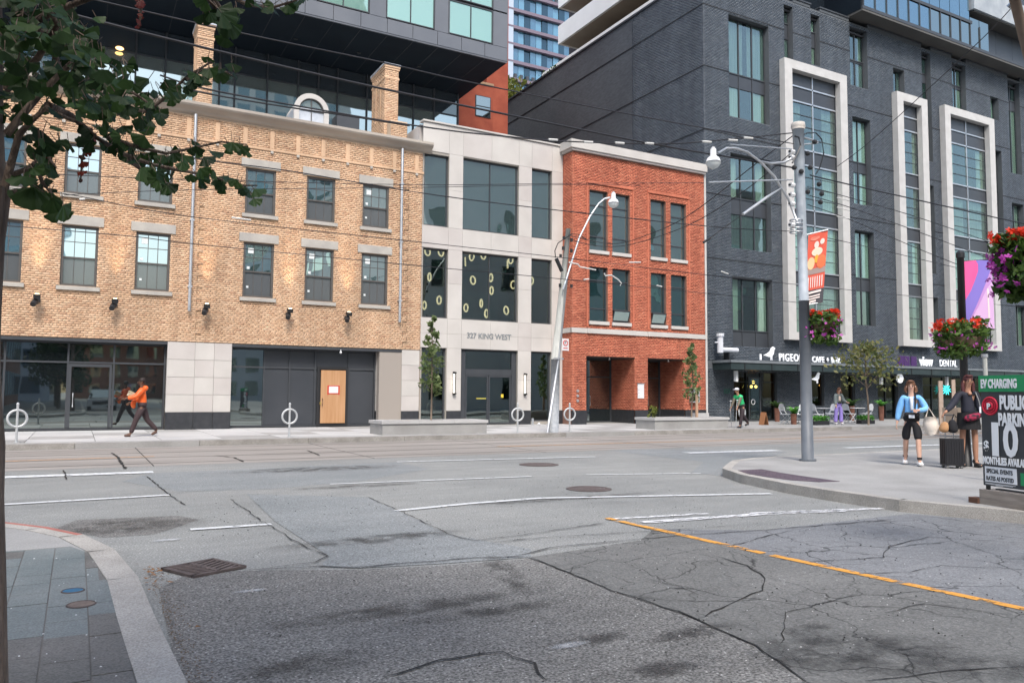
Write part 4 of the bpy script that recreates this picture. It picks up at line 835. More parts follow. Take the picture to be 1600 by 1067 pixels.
for (x0, x1, z0, z1, n_), (a, c, p, q) in zip(bays, bi):
    fb = MB(); Yo = YF-.38
    fb.box(x0, a, Yo, YF+.0, z0, z1).box(c, x1, Yo, YF+.0, z0, z1).box(a, c, Yo, YF+.0, z0, p).box(a, c, Yo, YF+.0, q, z1); f = fb.build('bay_frame', OFFW, db)
    Yw = YF-.02
    xm = [a+(c-a)*k_/n_ for k_ in range(n_+1)]
    for x in xm[1:-1]: B('mullion', STEEL, f, x-.035, x+.035, Yw-.05, Yw+.05, p, q)
    for x in (a, c-.05): B('jamb', CHAR, f, x, x+.05, Yw-.03, Yw+.05, p, q)
    flr = [19.62, 18.1, 14.65, 11.2, 7.8, 4.4]
    z = p; lev = [(p, 7.55), (7.62, 8.3, 1), (8.38, 10.95), (11.02, 11.8, 1), (11.88, 14.35), (14.42, 15.2, 1), (15.28, 17.9), (17.98, 18.78, 1), (18.84, q, 1)]
    for L_ in lev:
        B('floor_bar', STEEL, f, a+.05, c-.05, Yw-.05, Yw+.03, L_[0]-.04 if L_[0] > p+.1 else p, L_[0]+.04)
        dark = len(L_) == 3; ns_ = 1 if dark else 4
        for k_ in range(n_):
            for s_ in range(ns_):
                za = L_[0]+.04+(L_[1]-L_[0]-.04)*s_/ns_; zb = L_[0]+.04+(L_[1]-L_[0]-.04)*(s_+1)/ns_
                xa, xb = max(xm[k_], a+.05)+.036, min(xm[k_+1], c-.05)-.036
                if zb-za > .12: B('spandrel' if dark else 'pane', PANEL if dark else GL_CUR, f, xa, xb, Yw, Yw+.012, za+.015, zb-.015)
                if s_ and not dark: B('glazing_bar', CHAR, f, xa-.02, xb+.02, Yw-.03, Yw-.002, za-.018, za+.018)
        if not dark: curtain(f, a+.1, c-.1, L_[0], L_[1], Yw+.12, random.choice((.45, .6, .15, .3)))
    B('bay_back', INT, f, a, c, YF+.5, YF+.55, p, q)
# ground floor
B('canopy', mat('canopy_dark', (.020, .034, .036), .5, (.03, .045, .047), 2), db, 28.3, 60, YF-1.3, YF-.02, 2.78, 3.12); B('canopy_top', mat('canopy_grey', (.13, .15, .165), .6, (.18, .2, .215), 2), db, 28.25, 60.05, YF-1.35, YF-.02, 3.125, 3.25)
for x in np.arange(29.2, 59, 1.9): B('canopy_rib', BLK, db, x, x+.06, YF-1.325, YF-1.301, 2.77, 3.12)
for k_, x in enumerate((29.0, 34.0, 40.3, 46.5, 52.0)):
    t = thing('canopy_lamp', ['white box lamp under the canopy nearest the red building', 'white box lamp under the canopy between the cafe doors and the hanging bird sign', 'white box lamp under the canopy above the person in purple trousers', 'white box lamp under the canopy behind the round white sign', 'white box lamp under the canopy at its right end'][k_], 'wall lamp', (x, YF-.9, 2.3), group='white box lamps below the canopy'); B('shade', WHT, t, x-.08, x+.08, YF-.98, YF-.84, 2.18, 2.72); B('clip', BLK, t, x-.04, x+.04, YF-.92, YF-.88, 2.721, 2.78)
# cafe doors and windows
for (a, c, p, q) in door:
    n_ = max(1, round((c-a)/1.1)); vs = tuple(a+(c-a)*k_/n_ for k_ in range(1, n_)); shopfront(db, a+.005, c-.005, p+.005, q-.005, YF+.16, vs, (2.2,) if p < .5 else (), GL_SH2, BLK)
B('cafe_back_wall', mat('cafe_wall', (.06, .03, .02), .8, (.10, .06, .035), 1.5), db, 28.5, 62, YF+3.6, YF+3.7, .15, 3.0)
B('cafe_floor', mat('cafe_floor', (.10, .07, .05), .6), db, 28.2, 62, YF+.33, YF+3.6, .10, .155)
t = thing('open_door', 'open glass cafe door with dark frame and round white pull', 'door', (31.2, YF, .15)); fb = MB(); frame_rect(fb, 30.7, 31.55, .17, 2.45, YF-.12, .07, .05); fb.build('frame', CHAR, t); B('pane', GL_CL, t, 30.775, 31.475, YF-.10, YF-.094, .245, 2.375); MB().ring((30.95, YF-.16, 1.15), (0, 1, 0), .13, .018, 20).build('pull', WHT, t)
AMB = emit_mat('amber_bulb', (1, .42, .1), 12)
for k_, (px, py) in enumerate([(1174, 604), (1181, 604), (1240, 603), (1247, 603), (1282, 602), (1177, 597)]):
    p = onY(px, py, YF+1.4+.2*(k_ % 3)); t = thing('cafe_lamp', ['left globe of the amber pair behind the open cafe door', 'right globe of the amber pair behind the open cafe door', 'amber globe just left of the steel pole inside the cafe', 'amber globe touching the steel pole edge inside the cafe', 'lone amber globe under the hanging bird sign', 'dim amber globe above the pair behind the cafe door'][k_], 'lamp', tuple(p), group='amber globe lamps inside the cafe'); MB().ball(p, .08, n=10).build('globe', AMB, t, True); MB().tube([(p.x, p.y, p.z+.07), (p.x, p.y, 3.0)], .008, 4).build('cord', BLK, t)
LETW = emit_mat('sign_white', (.80, .82, .85), .18)
def bird(b, c, s, Y):
    """white bird logo: body, head, beak, tail, legs"""
    P = [(-.95, -.15), (-.3, .12), (-.05, .3), (.12, .62), (.38, .78), (.58, .70), (.74, .58), (.58, .52), (.52, .3), (.46, 0), (.2, -.24), (-.15, -.30), (-.5, -.22)]
    F_ = [(c[0]+x*s, Y, c[1]+z*s) for x, z in P]; k_ = len(F_); k0 = len(b.v); b.v += F_+[(x, Y+.04, z) for x, _, z in F_]
    b.f.append(tuple(range(k0, k0+k_))); b.f.append(tuple(range(k0+2*k_-1, k0+k_-1, -1)))
    for i in range(k_): b.f.append((k0+(i+1) % k_, k0+i, k0+k_+i, k0+k_+(i+1) % k_))
    for dx in (.05, .22): b.box(c[0]+(dx-.02)*s, c[0]+(dx+.03)*s, Y, Y+.03, c[1]-.62*s, c[1]-.22*s)
    return b
t = thing('cafe_sign', 'white raised lettering and bird logo of the cafe standing on the canopy', 'shop sign', (34.5, YF-1.2, 3.25))
p0 = onY(1217, 564, YF-1.2); bird(MB(), (onY(1204, 554, YF-1.2).x, 3.62), .50, YF-1.2).build('bird_logo', LETW, t)
for s_, px in (('PIGEON', 1217), ('CAFE + BAR', 1269)):
    p = onY(px, 563, YF-1.2); text('lettering', s_, .56 if s_ == 'PIGEON' else .44, LETW, t, (p.x, YF-1.2, 3.29), (1, 0, 0), (0, 0, 1), .03, .003, sx=.80 if s_ == 'PIGEON' else .80, space=1.22)
B('small_mark', LETW, t, onY(1188, 560, YF-1.2).x, onY(1188, 560, YF-1.2).x+.09, YF-1.2, YF-1.15, 3.3, 3.6)
for x in (33.2, 35.4, 38.0): B('bracket', BLK, t, x, x+.05, YF-1.16, YF-1.1, 3.25, 3.5)
t = thing('hanging_bird_sign', 'white cut out bird sign hanging under the canopy beside the steel pole', 'sign', (37, YF-1.0, 2.4)); c = onY(1276, 591, YF-1.0); bird(MB(), (c.x, c.z), .42, YF-1.0).build('bird', LETW, t); B('hanger', BLK, t, c.x, c.x+.03, YF-.99, YF-.97, c.z+.2, 2.78)
p = onY(1437, 573, YF-1.2); t = thing('dental_sign', 'white dental clinic lettering with purple blocks above the canopy', 'shop sign', (48, YF-1.2, 3.25)); text('lettering', 'view', .80, LETW, t, (p.x, YF-1.2, 3.32), (1, 0, 0), (0, 0, 1), .03, .018, sx=.84)
p = onY(1468, 573, YF-1.2); text('lettering', 'DENTAL', .58, LETW, t, (p.x, YF-1.2, 3.32), (1, 0, 0), (0, 0, 1), .02, -.004, sx=.80)
PUR = mat('purple_panel', (.06, .02, .11), .6)
for px in (1404, 1413, 1424): c = onY(px, 566, YF-1.1); B('purple_block', PUR, t, c.x, c.x+.5, YF-1.1, YF-1.04, 3.28, 3.85)
t = thing('round_white_sign', 'round white projecting sign below the canopy near the street tree', 'sign', (0, 0, 0)); c = onY(1406, 591, YF-1.1); t.location = c; OFF[t.name] = Vector(c); MB().tube([(c.x, YF-1.14, c.z), (c.x, YF-1.06, c.z)], .27, 28).build('disc', LETW, t); B('bracket', BLK, t, c.x-.02, c.x+.02, YF-1.05, YF, c.z+.1, c.z+.14)
t = thing('tooth_sign', 'glowing teal splash shaped sign in the window behind the two wooden posts', 'sign', (0, 0, 0)); c = onY(1478, 608, YF+.0); t.location = c; OFF[t.name] = Vector(c); TEAL = emit_mat('teal_sign', (.05, .6, .6), 1.2); b = MB()
for k_ in range(11):
    a_ = k_*.571; b.tube([(c.x+.12*math.cos(a_), YF-.05, c.z+.12*math.sin(a_)), (c.x+.50*math.cos(a_)*random.uniform(.7, 1.1), YF-.05, c.z+.42*math.sin(a_)*random.uniform(.7, 1.1))], [.06, .015], 5)
b.build('splash', TEAL, t)
t = thing('vent_pipe', 'white right angled pipe on brackets above the left end of the canopy', 'pipe', (29.2, YF, 3.5)); WP = mat('pipe_white', (.6, .62, .66), .5)
pa, pb, pc = onY(1125, 524, YF-.4), onY(1125, 547, YF-.4), onY(1152, 547, YF-.4); z1 = pb.z+.03
MB().tube([(pa.x, YF-.4, pa.z), (pa.x, YF-.4, z1-.16)], .16, 12).build('upright', WP, t, False); MB().tube([(pa.x-.1, YF-.4, z1), (pc.x, YF-.4, z1)], .12, 12).build('horizontal', WP, t); MB().tube([(pa.x, YF-.4, pa.z-.05), (pa.x, YF-.4, pa.z+.1)], .21, 12).build('collar', WP, t); MB().tube([(pa.x-.35, YF-.4, z1+.35), (pa.x, YF-.4, z1+.35)], .035, 8).build('spur', WP, t); B('bracket', BLK, t, pa.x+.6, pa.x+.66, YF-.4, YF, 3.25, z1-.12)
p = onY(1141, 611, YF); t = thing('unit_number', 'small dark green lettering on the charcoal bricks left of the cafe door', 'lettering', tuple(p)); text('lettering', '323', .30, mat('green_paint', (.02, .13, .08), .6), t, (p.x-.5, YF-.03, p.z-.1), (1, 0, 0), (0, 0, 1), .006, .004)
# overhanging glass volume and balcony
ov = thing('glass_overhang_tower', 'glass tower with dark soffit and white balcony overhanging the charcoal brick building', 'building', (55, 29, 23.9))
SOF = mat('soffit_brown', (.075, .073, .068), .7, (.10, .097, .09), .5)
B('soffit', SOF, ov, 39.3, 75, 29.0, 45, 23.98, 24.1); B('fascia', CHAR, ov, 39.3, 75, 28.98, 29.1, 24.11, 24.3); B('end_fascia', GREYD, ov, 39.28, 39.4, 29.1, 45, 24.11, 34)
for i, x in enumerate(np.arange(39.4, 52, 1.06)): B('pane', GL_BL if x < 45.5 else GL_DK, ov, x+.03, x+1.03, 29.03, 29.06, 24.32, 25.7 if x < 50 else 26.2); B('mullion', CHAR, ov, x-.03, x+.03, 28.97, 29.1, 24.3, 25.75)
for x in np.arange(50.5, 74, 2.0): B('cladding', PANEL, ov, x+.01, x+1.99, 29.9, 30.0, 24.3, 34)
B('transom', CHAR, ov, 39.4, 50.2, 28.96, 29.1, 25.76, 25.95)
for i, x in enumerate(np.arange(39.4, 50, 1.06)): B('pane', GL_BL, ov, x+.03, x+1.03, 29.03, 29.06, 26.0, 28.6)
B('core', GREYD, ov, 39.6, 75, 30.05, 45, 24.11, 36)
BALW = mat('balcony_white', (.26, .29, .32), .7, (.36, .39, .41), 1.5, bump=.1)
B('balcony_slab', BALW, ov, 50.2, 75, 29.3-.5, 31.5, 26.75, 27.0); B('balcony_front', BALW, ov, 50.2, 75, 28.8, 28.95, 27.0, 28.4); B('balcony_side', BALW, ov, 50.2, 50.35, 28.95, 31.5, 27.0, 28.4); B('balcony_underside', SOF, ov, 50.4, 75, 28.95, 31.5, 26.66, 26.745)

# ---------------- grey glass tower over the yellow building
tw = thing('grey_glass_tower', 'grey panelled tower with green glass cantilevered behind the yellow brick building', 'building', (5, 38, .15))
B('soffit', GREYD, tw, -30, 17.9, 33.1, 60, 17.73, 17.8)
for x in np.arange(-12, 17.5, 1.25): B('soffit_joint', INT, tw, x, x+.025, 33.2, 37.9, 17.722, 17.729)
for x in (8.2, 11.2, 14.3): MB().tube([(x, 35.6, 17.70), (x, 35.6, 17.73)], .09, 10).build('downlight', BLK, tw)
B('soffit_edge', GREYP, tw, -30, 17.88, 33.02, 33.1, 17.70, 17.76)
xsP = [17.88-1.24*i for i in range(32)]
for i in range(31): B('fascia_panel', GREYP, tw, xsP[i+1]+.012, xsP[i]-.012, 33.0, 33.06, 17.77, 18.42)
B('fascia_back', INT, tw, -30, 17.86, 33.06, 33.12, 17.77, 30)
gx = 17.05; groups = []
for g0, n_ in ((14.70, 2), (11.62, 2), (8.45, 2), (5.3, 2), (2.1, 2), (-1.1, 2), (-4.3, 2), (-7.5, 2)):
    groups.append(g0)
    for (z0, z1) in ((18.46, 20.12), (20.24, 22.2)):
        fb = MB(); frame_rect(fb, g0, g0+2.36, z0, z1, 32.98, .045, .07); f = fb.build('window_frame', CHAR, tw); B('mullion', CHAR, f, g0+1.16, g0+1.20, 32.985, 33.05, z0+.045, z1-.045)
        for a in (g0+.05, g0+1.21): B('pane', GL_GR, f, a, a+1.10, 33.02, 33.03, z0+.05, z1-.05)
    x1 = g0+2.38; nx = x1+.78
    for (z0, z1) in ((18.44, 20.14), (20.22, 22.2)): B('wall_panel', GREYP, tw, x1+.01, min(nx, 17.88), 33.0, 33.05, z0, z1)
B('end_wall', GREYP, tw, 17.86, 17.9, 33.0, 60, 17.77, 34)
# recessed glass wall
TG = 37.9; gxs = [-12.2, -9.8, -7.4, -5.1, -3.0, -.97, 1.73, 2.94, 5.26, 5.94, 7.43, 8.89, 9.89, 10.85, 12.38, 13.6, 14.92, 16.09, 17.5]
for i in range(len(gxs)-1):
    a, c = gxs[i], gxs[i+1]; B('mullion', CHAR, tw, c-.035, c+.035, TG-.08, TG+.05, 14.7, 17.71)
    for z0, z1 in ((13.9, 16.42), (16.50, 17.70)): B('pane', GL_UPW if z0 < 15 else GL_DKW, tw, a+.04, c-.04, TG, TG+.02, z0, z1)
B('transom', CHAR, tw, -12.2, 17.5, TG-.06, TG+.04, 16.43, 16.49); B('inner_wall', INT, tw, -30, 17.5, TG+.3, TG+.4, 12, 17.72); B('upstand', LIME, tw, -12, 17.5, TG-.5, TG-.3, 12.2, 14.55)
t = thing('tower_lamp', 'warm glowing ceiling lamp behind the tower glass at upper left', 'ceiling lamp', tuple(onY(187, 76, TG-.3))); p = onY(187, 76, TG-.3); MB().ball(p, .17, .12, .08).build('lens', emit_mat('warm_ceiling', (1, .55, .2), 2), t, True)

# ---------------- rust red block behind
rt = thing('rust_red_block', 'rust red brick block with one dark window seen between the towers', 'building', (23, 45, .15))
RR = brick_tex('rust_brick', (.26, .055, .03), (.36, .085, .045), (.25, .08, .05)); RR2 = mat('rust_wall', (.27, .06, .035), .85, (.36, .09, .05), 1.5, bump=.1)
B('wall', RR2, rt, 20.6, 23.35, 45, 52, .15, 21.75); B('parapet', mat('sand_cap', (.36, .24, .15), .8), rt, 20.5, 23.36, 44.93, 52, 21.76, 21.9); B('wall', RR2, rt, 23.36, 25.0, 46, 56, .15, 32)
f = B('window', CHAR, rt, 22.02, 23.15, 44.96, 45.01, 19.55, 20.95); B('pane', GL_DK, f, 22.08, 23.09, 44.94, 44.955, 19.6, 20.9); B('louvre', BLK, f, 22.08, 23.09, 44.92, 44.938, 20.2, 20.26)

# ---------------- blue glass condominium
cn = thing('blue_glass_condominium', 'tall blue glass condominium with purple grey slab bands far behind', 'building', (65, 112, .15))
CY = 112; x0 = onY(798, 60, CY).x; x1 = x0+26; SL = mat('slab_mauve', (.16, .13, .17), .7)
B('core', mat('condo_dark', (.04, .08, .11), .6), cn, x0+.4, x1, CY+.5, CY+20, 0, 90); B('corner_column', mat('condo_pale', (.36, .42, .50), .6), cn, x0-.9, x0+.35, CY-.3, CY+20, 0, 90)
zf = 39.0
for k_ in range(13):
    z = zf+k_*3.0; B('slab', SL, cn, x0+.36, x1, CY-.35, CY+.5, z-.42, z+.12); B('corner_band', SL, cn, x0-.95, x0+.3, CY-.36, CY-.301, z-.2, z+.05)
    for i in range(14):
        a = x0+.45+i*1.15; B('pane', GL_BLS[(i*7+k_*3) % 3], cn, a, a+1.08, CY+.2+(.0 if (i+k_) % 4 else .15), CY+.3+(.0 if (i+k_) % 4 else .15), z+.14, z+2.56)
        if (i*5+k_*2) % 5 == 0: B('balcony_chair', PANEL, cn, a+.2, a+.7, CY-.2, CY+.1, z+.13, z+.9)
# ---------------- white balcony tower
wt = thing('white_balcony_tower', 'white residential tower with stacked deep balconies above the charcoal roof', 'building', (40, 50, .15))
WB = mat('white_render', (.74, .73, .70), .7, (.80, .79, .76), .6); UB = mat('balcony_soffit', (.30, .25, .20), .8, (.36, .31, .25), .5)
WX = 33.0; q1 = onX(872, 70, WX); dz = onX(872, 42, WX).z-q1.z
for k_ in range(-2, 4):
    z = q1.z+k_*3.0; yend = q1.y+(2.5 if k_ < 0 else 0); 
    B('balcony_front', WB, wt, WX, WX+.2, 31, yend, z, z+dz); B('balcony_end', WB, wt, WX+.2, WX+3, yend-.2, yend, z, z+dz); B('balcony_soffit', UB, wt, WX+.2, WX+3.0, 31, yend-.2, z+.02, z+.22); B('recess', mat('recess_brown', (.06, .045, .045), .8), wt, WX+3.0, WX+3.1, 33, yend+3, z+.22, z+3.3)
for k_ in range(6): B('balcony_glass', GL_CL, wt, WX+.6, WX+.62, 33+k_*3, 35.6+k_*3, q1.z-3.3+dz, q1.z-3.3+dz+.5)
B('core', WB, wt, WX+3.2, WX+12, 33, q1.y+3, 23.9, q1.z+16)
# roof planting
LFY = leaf_mat('leaf_yellowgreen', (.10, .14, .025), (.22, .24, .06)); LFG = leaf_mat('leaf_green', (.03, .07, .02), (.08, .15, .04)); LFD = leaf_mat('leaf_dark', (.012, .035, .012), (.04, .085, .03))
def blob(c, r, n_, flat=1.0):
    d = np.random.normal(size=(n_, 3)); d /= np.linalg.norm(d, axis=1)[:, None]; rr = np.random.rand(n_)**.45
    return np.array(c)+d*rr[:, None]*np.array(r)*np.array([1, 1, flat])
def shrub(label, c, r, n_, m_, cat='shrub', size=.09, group=None):
    t = thing('shrub', label, cat, c, group=group); P = np.concatenate([blob((c[0]+random.uniform(-.5, .5)*r, c[1]+random.uniform(-.5, .5)*r, c[2]+r*.6+random.uniform(-.3, .3)*r), r*.6, n_//5) for _ in range(5)])
    leaf_cloud('foliage', m_, t, P, size); b = MB()
    for _ in range(4): b.tube([c, (c[0]+random.uniform(-.4, .4)*r, c[1]+random.uniform(-.4, .4)*r, c[2]+r)], [.03, .01], 5)
    b.build('stem', BARK, t); return t
BARK = mat('bark', (.10, .075, .055), .9, (.20, .16, .125), 6, bump=.8, bscale=25, streak=(1, 1, .25))
c = onX(800, 160, 29.0); shrub('feathery yellow green roof shrub overhanging the charcoal wall at its far end', (c.x, c.y, 23.3), 2.6, 1200, LFY, size=.22)
c = onX(865, 105, 29.0); shrub('small dark green roof shrub on the charcoal wall edge in front of the blue tower', (c.x, c.y, 23.5), 1.1, 700, LFG, size=.10)
# ---------------- city on the near side of the street and down the side street, behind the viewer (it shows in the window glass)
def city(label, x0, x1, y0, y1, h, wallm, gm, pw=3.2, fh=3.4, cat='building', wr=.62):
    t = thing('city_building', label, cat, ((x0+x1)/2, (y0+y1)/2, 0)); B('wall', wallm, t, x0, x1, y0, y1, 0, h); b = MB()
    for z in np.arange(1.0, h-2.6, fh):
        for x in np.arange(x0+.8, x1-pw*.7, pw): b.box(x, x+pw*wr, y1, y1+.05, z, z+2.1)
        for y in np.arange(y0+.8, y1-pw*.7, pw):
            b.box(x0-.05, x0, y, y+pw*wr, z, z+2.1); b.box(x1, x1+.05, y, y+pw*wr, z, z+2.1)
    b.build('window_panes', gm, t, kind='stuff'); B('parapet', LIME, t, x0-.2, x1+.2, y0-.2, y1+.2, h, h+.8); return t
CW = mat('city_pale', (.60, .59, .57), .8, (.68, .67, .64), .2); CBr = mat('city_brown', (.20, .09, .06), .85, (.27, .13, .09), .4); CG = mat('city_grey', (.48, .51, .53), .7, (.58, .60, .62), .3)
city('red brick warehouse left of the side street, behind the viewer', -34, -5.5, -40, 3.5, 11, CBr, GL_TL); city('pale stone office block right of the side street, behind the viewer', 24, 62, -38, 2, 22, CW, GL_DK, 6.5, 4.6, wr=.35)
city('grey glass office tower down the side street, behind the viewer', -26, -3, -95, -52, 62, CG, GL_BL); city('tall pale apartment tower behind the viewer', 18, 42, -110, -62, 70, CW, GL_TL); city('low brown brick row at the end of the side street, behind the viewer', -2, 16, -140, -110, 14, CBr, GL_DK)
city('grey office block left along the street, behind the viewer', -95, -42, -30, 3, 34, CG, GL_TL)

# ================================================================ STREET FURNITURE
def onV(px, py, A_, Bp):
    """point on the upright plane through the ground points A_ and Bp"""
    d = ray(px, py); u = Vector((Bp[0]-A_[0], Bp[1]-A_[1])); n_ = Vector((-u.y, u.x)); t_ = (n_.dot(Vector(A_[:2])))/(n_.x*d.x+n_.y*d.y); return d*t_+EYE
PW = mat('pole_weathered', (.30, .31, .29), .8, (.44, .45, .42), 3, bump=.3, bscale=20, streak=(3, 3, .6)); PD = mat('pole_painted_grey', (.10, .115, .135), .5, (.13, .145, .165), 3)
GLOBE = mat('lamp_globe', (.62, .66, .66), .2, (.72, .75, .75), 5)
def luminaire(t, arm, lamp, s=1.0):
    MB().tube(arm, .035*s, 8).build('lamp_arm', STEEL, t, True)
    h = MB().tube([lamp+Vector((0, 0, .42*s)), lamp+Vector((0, 0, .34*s)), lamp+Vector((0, 0, .16*s)), lamp+Vector((0, 0, .10*s)), lamp], [.03*s, .08*s, .085*s, .16*s, .20*s], 16).build('lamp_hood', WHT, t, True)
    MB().tube([lamp, lamp+Vector((0, 0, -.08*s)), lamp+Vector((0, 0, -.16*s)), lamp+Vector((0, 0, -.21*s))], [.20*s, .19*s, .12*s, .02*s], 16).build('lamp_bowl', GLOBE, t, True)
# pole 1 by the far kerb
P1 = Vector((14.74, 23.55, .15)); t = thing('utility_pole', 'leaning pale utility pole with curved lamp arm at the far kerb before the stone building', 'utility pole', P1)
top = onY(888, 358, 23.55); mid = onY(868, 562, 23.55)
MB().tube([P1, mid], [.175, .16], 16).build('pole_base', mat('sleeve_grey', (.24, .26, .28), .6, (.33, .35, .37), 8, bump=.4), t, True)
MB().tube([mid, mid.lerp(top, .5), top], [.16, .12, .085], 16).build('pole', PW, t, True)
MB().tube([P1+Vector((-.30, -.05, 0)), onY(873, 560, 23.4), onY(886, 430, 23.45)], .045, 8).build('conduit', STEEL, t, True)
A1 = [onY(px, py, 23.3) for px, py in ((880, 452), (893, 410), (905, 372), (922, 338), (935, 319), (944, 311), (953, 309))]
luminaire(t, A1, onY(958.5, 317, 23.2), 1.0)
for px, py in ((881, 372), (893, 375), (880, 388), (893, 392), (876, 400), (893, 447), (875, 446)): p = onY(px, py, 23.5); MB().tube([p+Vector((0, 0, -.06)), p+Vector((0, 0, .06))], .05, 8).build('insulator', BLK, t)
MB().tube([onY(869, 404, 23.4), onY(878, 424, 23.4)], .07, 8).build('fuse', BLK, t)
MB().tube([onY(x, y, 23.4) for x, y in ((868, 403), (867, 392), (872, 380), (884, 372), (895, 365), (905, 367), (916, 374))], .018, 5).build('loop_cable', BLK, t)
B('band', STEEL, t, mid.x-.2, mid.x+.2, 23.33, 23.36, mid.z+.0, mid.z+.06)
s_ = onY(882, 538, 23.3); sg = thing('parking_sign', 'small white no stopping sign with red ring on the leaning utility pole', 'sign', s_); MB().box(s_.x-.11, s_.x+.17, 23.28, 23.295, s_.z-.22, s_.z+.2).build('plate', WHT, sg); MB().ring((s_.x+.03, 23.275, s_.z+.05), (0, 1, 0), .09, .015, 18).build('red_ring', RED, sg)
text('lettering', 'P', .13, BLK, sg, (s_.x-.01, 23.276, s_.z+.005), (1, 0, 0), (0, 0, 1), .002); B('arrow', RED, sg, s_.x-.06, s_.x+.12, 23.274, 23.279, s_.z-.15, s_.z-.12)
# pole 2 on the near corner
P2 = Vector((13.31, 11.35, .15)); t = thing('steel_pole', 'tall grey steel street pole with banner, flower basket and curved lamp arm on the corner', 'utility pole', P2)
a2 = onY(1256, 470, 11.35); b2 = onY(1253, 365, 11.35); c2 = onY(1247, 203, 11.35)
MB().tube([P2, P2+Vector((0, 0, .04))], .17, 16).build('base_plate', PD, t); MB().tube([P2, a2], [.122, .106], 20).build('pole', PD, t, True)
MB().tube([a2, b2, b2.lerp(c2, .6), c2], [.100, .096, .105, .12], 16).build('upper_pole', mat('pole_light_grey', (.27, .31, .35), .5, (.38, .42, .46), 5), t, True)
MB().tube([c2, c2+Vector((0, 0, .05)), c2+Vector((0, 0, .14)), c2+Vector((0, 0, .16))], [.13, .15, .14, .05], 16).build('cap', mat('cap_beige', (.45, .42, .38), .6), t, True)
for py in (362, 356, 349, 343): c = onY(1250, py, 11.25); MB().ring((c.x, 11.35, c.z), (0, 0, 1), .125, .014, 16).build('band', STEEL, t)
for i, py in enumerate((238, 247, 290, 305, 319, 352)):
    c = onY(1240, py, 11.3); MB().tube([c, c+Vector((-.10, 0, 0))], .055, 8).build('insulator', WHT, t); MB().tube([c+Vector((.05, 0, 0)), c+Vector((-.14, 0, 0))], .02, 6).build('bolt', BLK, t)
for i, (px, py) in enumerate(((1273, 222), (1262, 240), (1280, 288), (1284, 303), (1282, 316), (1262, 300), (1266, 262), (1241, 262), (1252, 268))): c = onY(px, py, 11.25); MB().ball(c, .055, n=8, q=5).build('fitting', BLK, t)
MB().tube([onY(x, y, 11.25) for x, y in ((1252, 212), (1262, 208), (1275, 208), (1284, 218), (1287, 240), (1281, 262), (1275, 272))], .014, 5).build('loop_cable', BLK, t); MB().tube([onY(x, y, 11.2) for x, y in ((1238, 255), (1246, 240), (1251, 228), (1248, 215), (1242, 213))], .018, 5).build('loop_cable', BLK, t)
MB().tube([onY(1250, 213, 11.3), onY(1278, 222, 11.3)], .02, 6).build('cross_arm', STEEL, t); MB().tube([onY(1254, 226, 11.3), onY(1278, 224, 11.3)], .015, 6).build('cross_arm', STEEL, t)
A2 = [onY(px, py, 11.3) for px, py in ((1245, 345), (1232, 312), (1210, 276), (1188, 253), (1168, 238), (1150, 232), (1135, 232), (1122, 240))]
luminaire(t, A2, onY(1114.5, 253, 11.25), .72); MB().tube([onY(1188, 253, 11.3), onY(1205, 256, 11.3), onY(1225, 254, 11.3), onY(1240, 246, 11.3)], .028, 6).build('arm_brace', STEEL, t, True)
MB().tube([onY(1108, 285, 11.2), onY(1238, 281, 11.3)], .016, 6).build('stay_rod', STEEL, t); MB().tube([onY(1141, 226, 11.1), onY(1238, 233, 11.3)], .012, 6).build('stay_rod', STEEL, t); MB().tube([onY(1161, 335, 11.1), onY(1199, 308, 11.1), onY(1222, 293, 11.2)], [.03, .03, .008], 8).build('strain_rod', STEEL, t)
# second pole: dark lamp post with banner, pale pole, leaning brown pole
P3 = away(1508, 640, 17.8); P3.z = .15; t = thing('dark_post', 'dark street post carrying the pink and violet banner and a flower basket', 'post', P3)
h3 = onV(1500, 403, P3, (P3.x+1, P3.y-.55)).z; MB().tube([P3, P3+Vector((0, 0, .6)), P3+Vector((0, 0, h3-.15))], [.10, .075, .065], 14).build('post', BLK, t, True); MB().tube([P3+Vector((0, 0, h3-.15)), P3+Vector((0, 0, h3-.05)), P3+Vector((0, 0, h3))], [.08, .08, .03], 12).build('cap', BLK, t)
c = away(1543, 640, 15); t = thing('pale_post', 'pale sign post rising behind the parking board', 'post', (c.x, c.y, .15)); MB().tube([(c.x, c.y, .15), (c.x-.03, c.y, 2.15)], .035, 8).build('tube', PW, t); MB().tube([(c.x-.03, c.y, 2.15), (c.x-.03, c.y, 2.2)], .05, 8).build('cap', STEEL, t)
c = away(1592, 30, 9.2); t = thing('leaning_pole', 'brown leaning pole crossing the upper right corner', 'pole', (c.x+.5, c.y-.6, .15)); p0 = away(1578, -30, 9.2); p1 = away(1603, 70, 9.2); MB().tube([p0, p1, p1+(p1-p0)*4.2], .045, 10).build('shaft', mat('brown_wood', (.16, .115, .085), .8, (.24, .18, .14), 5), t, True); MB().tube([away(1575, 12, 9.2), away(1585, 2, 9.2)], .02, 6).build('clamp', STEEL, t)

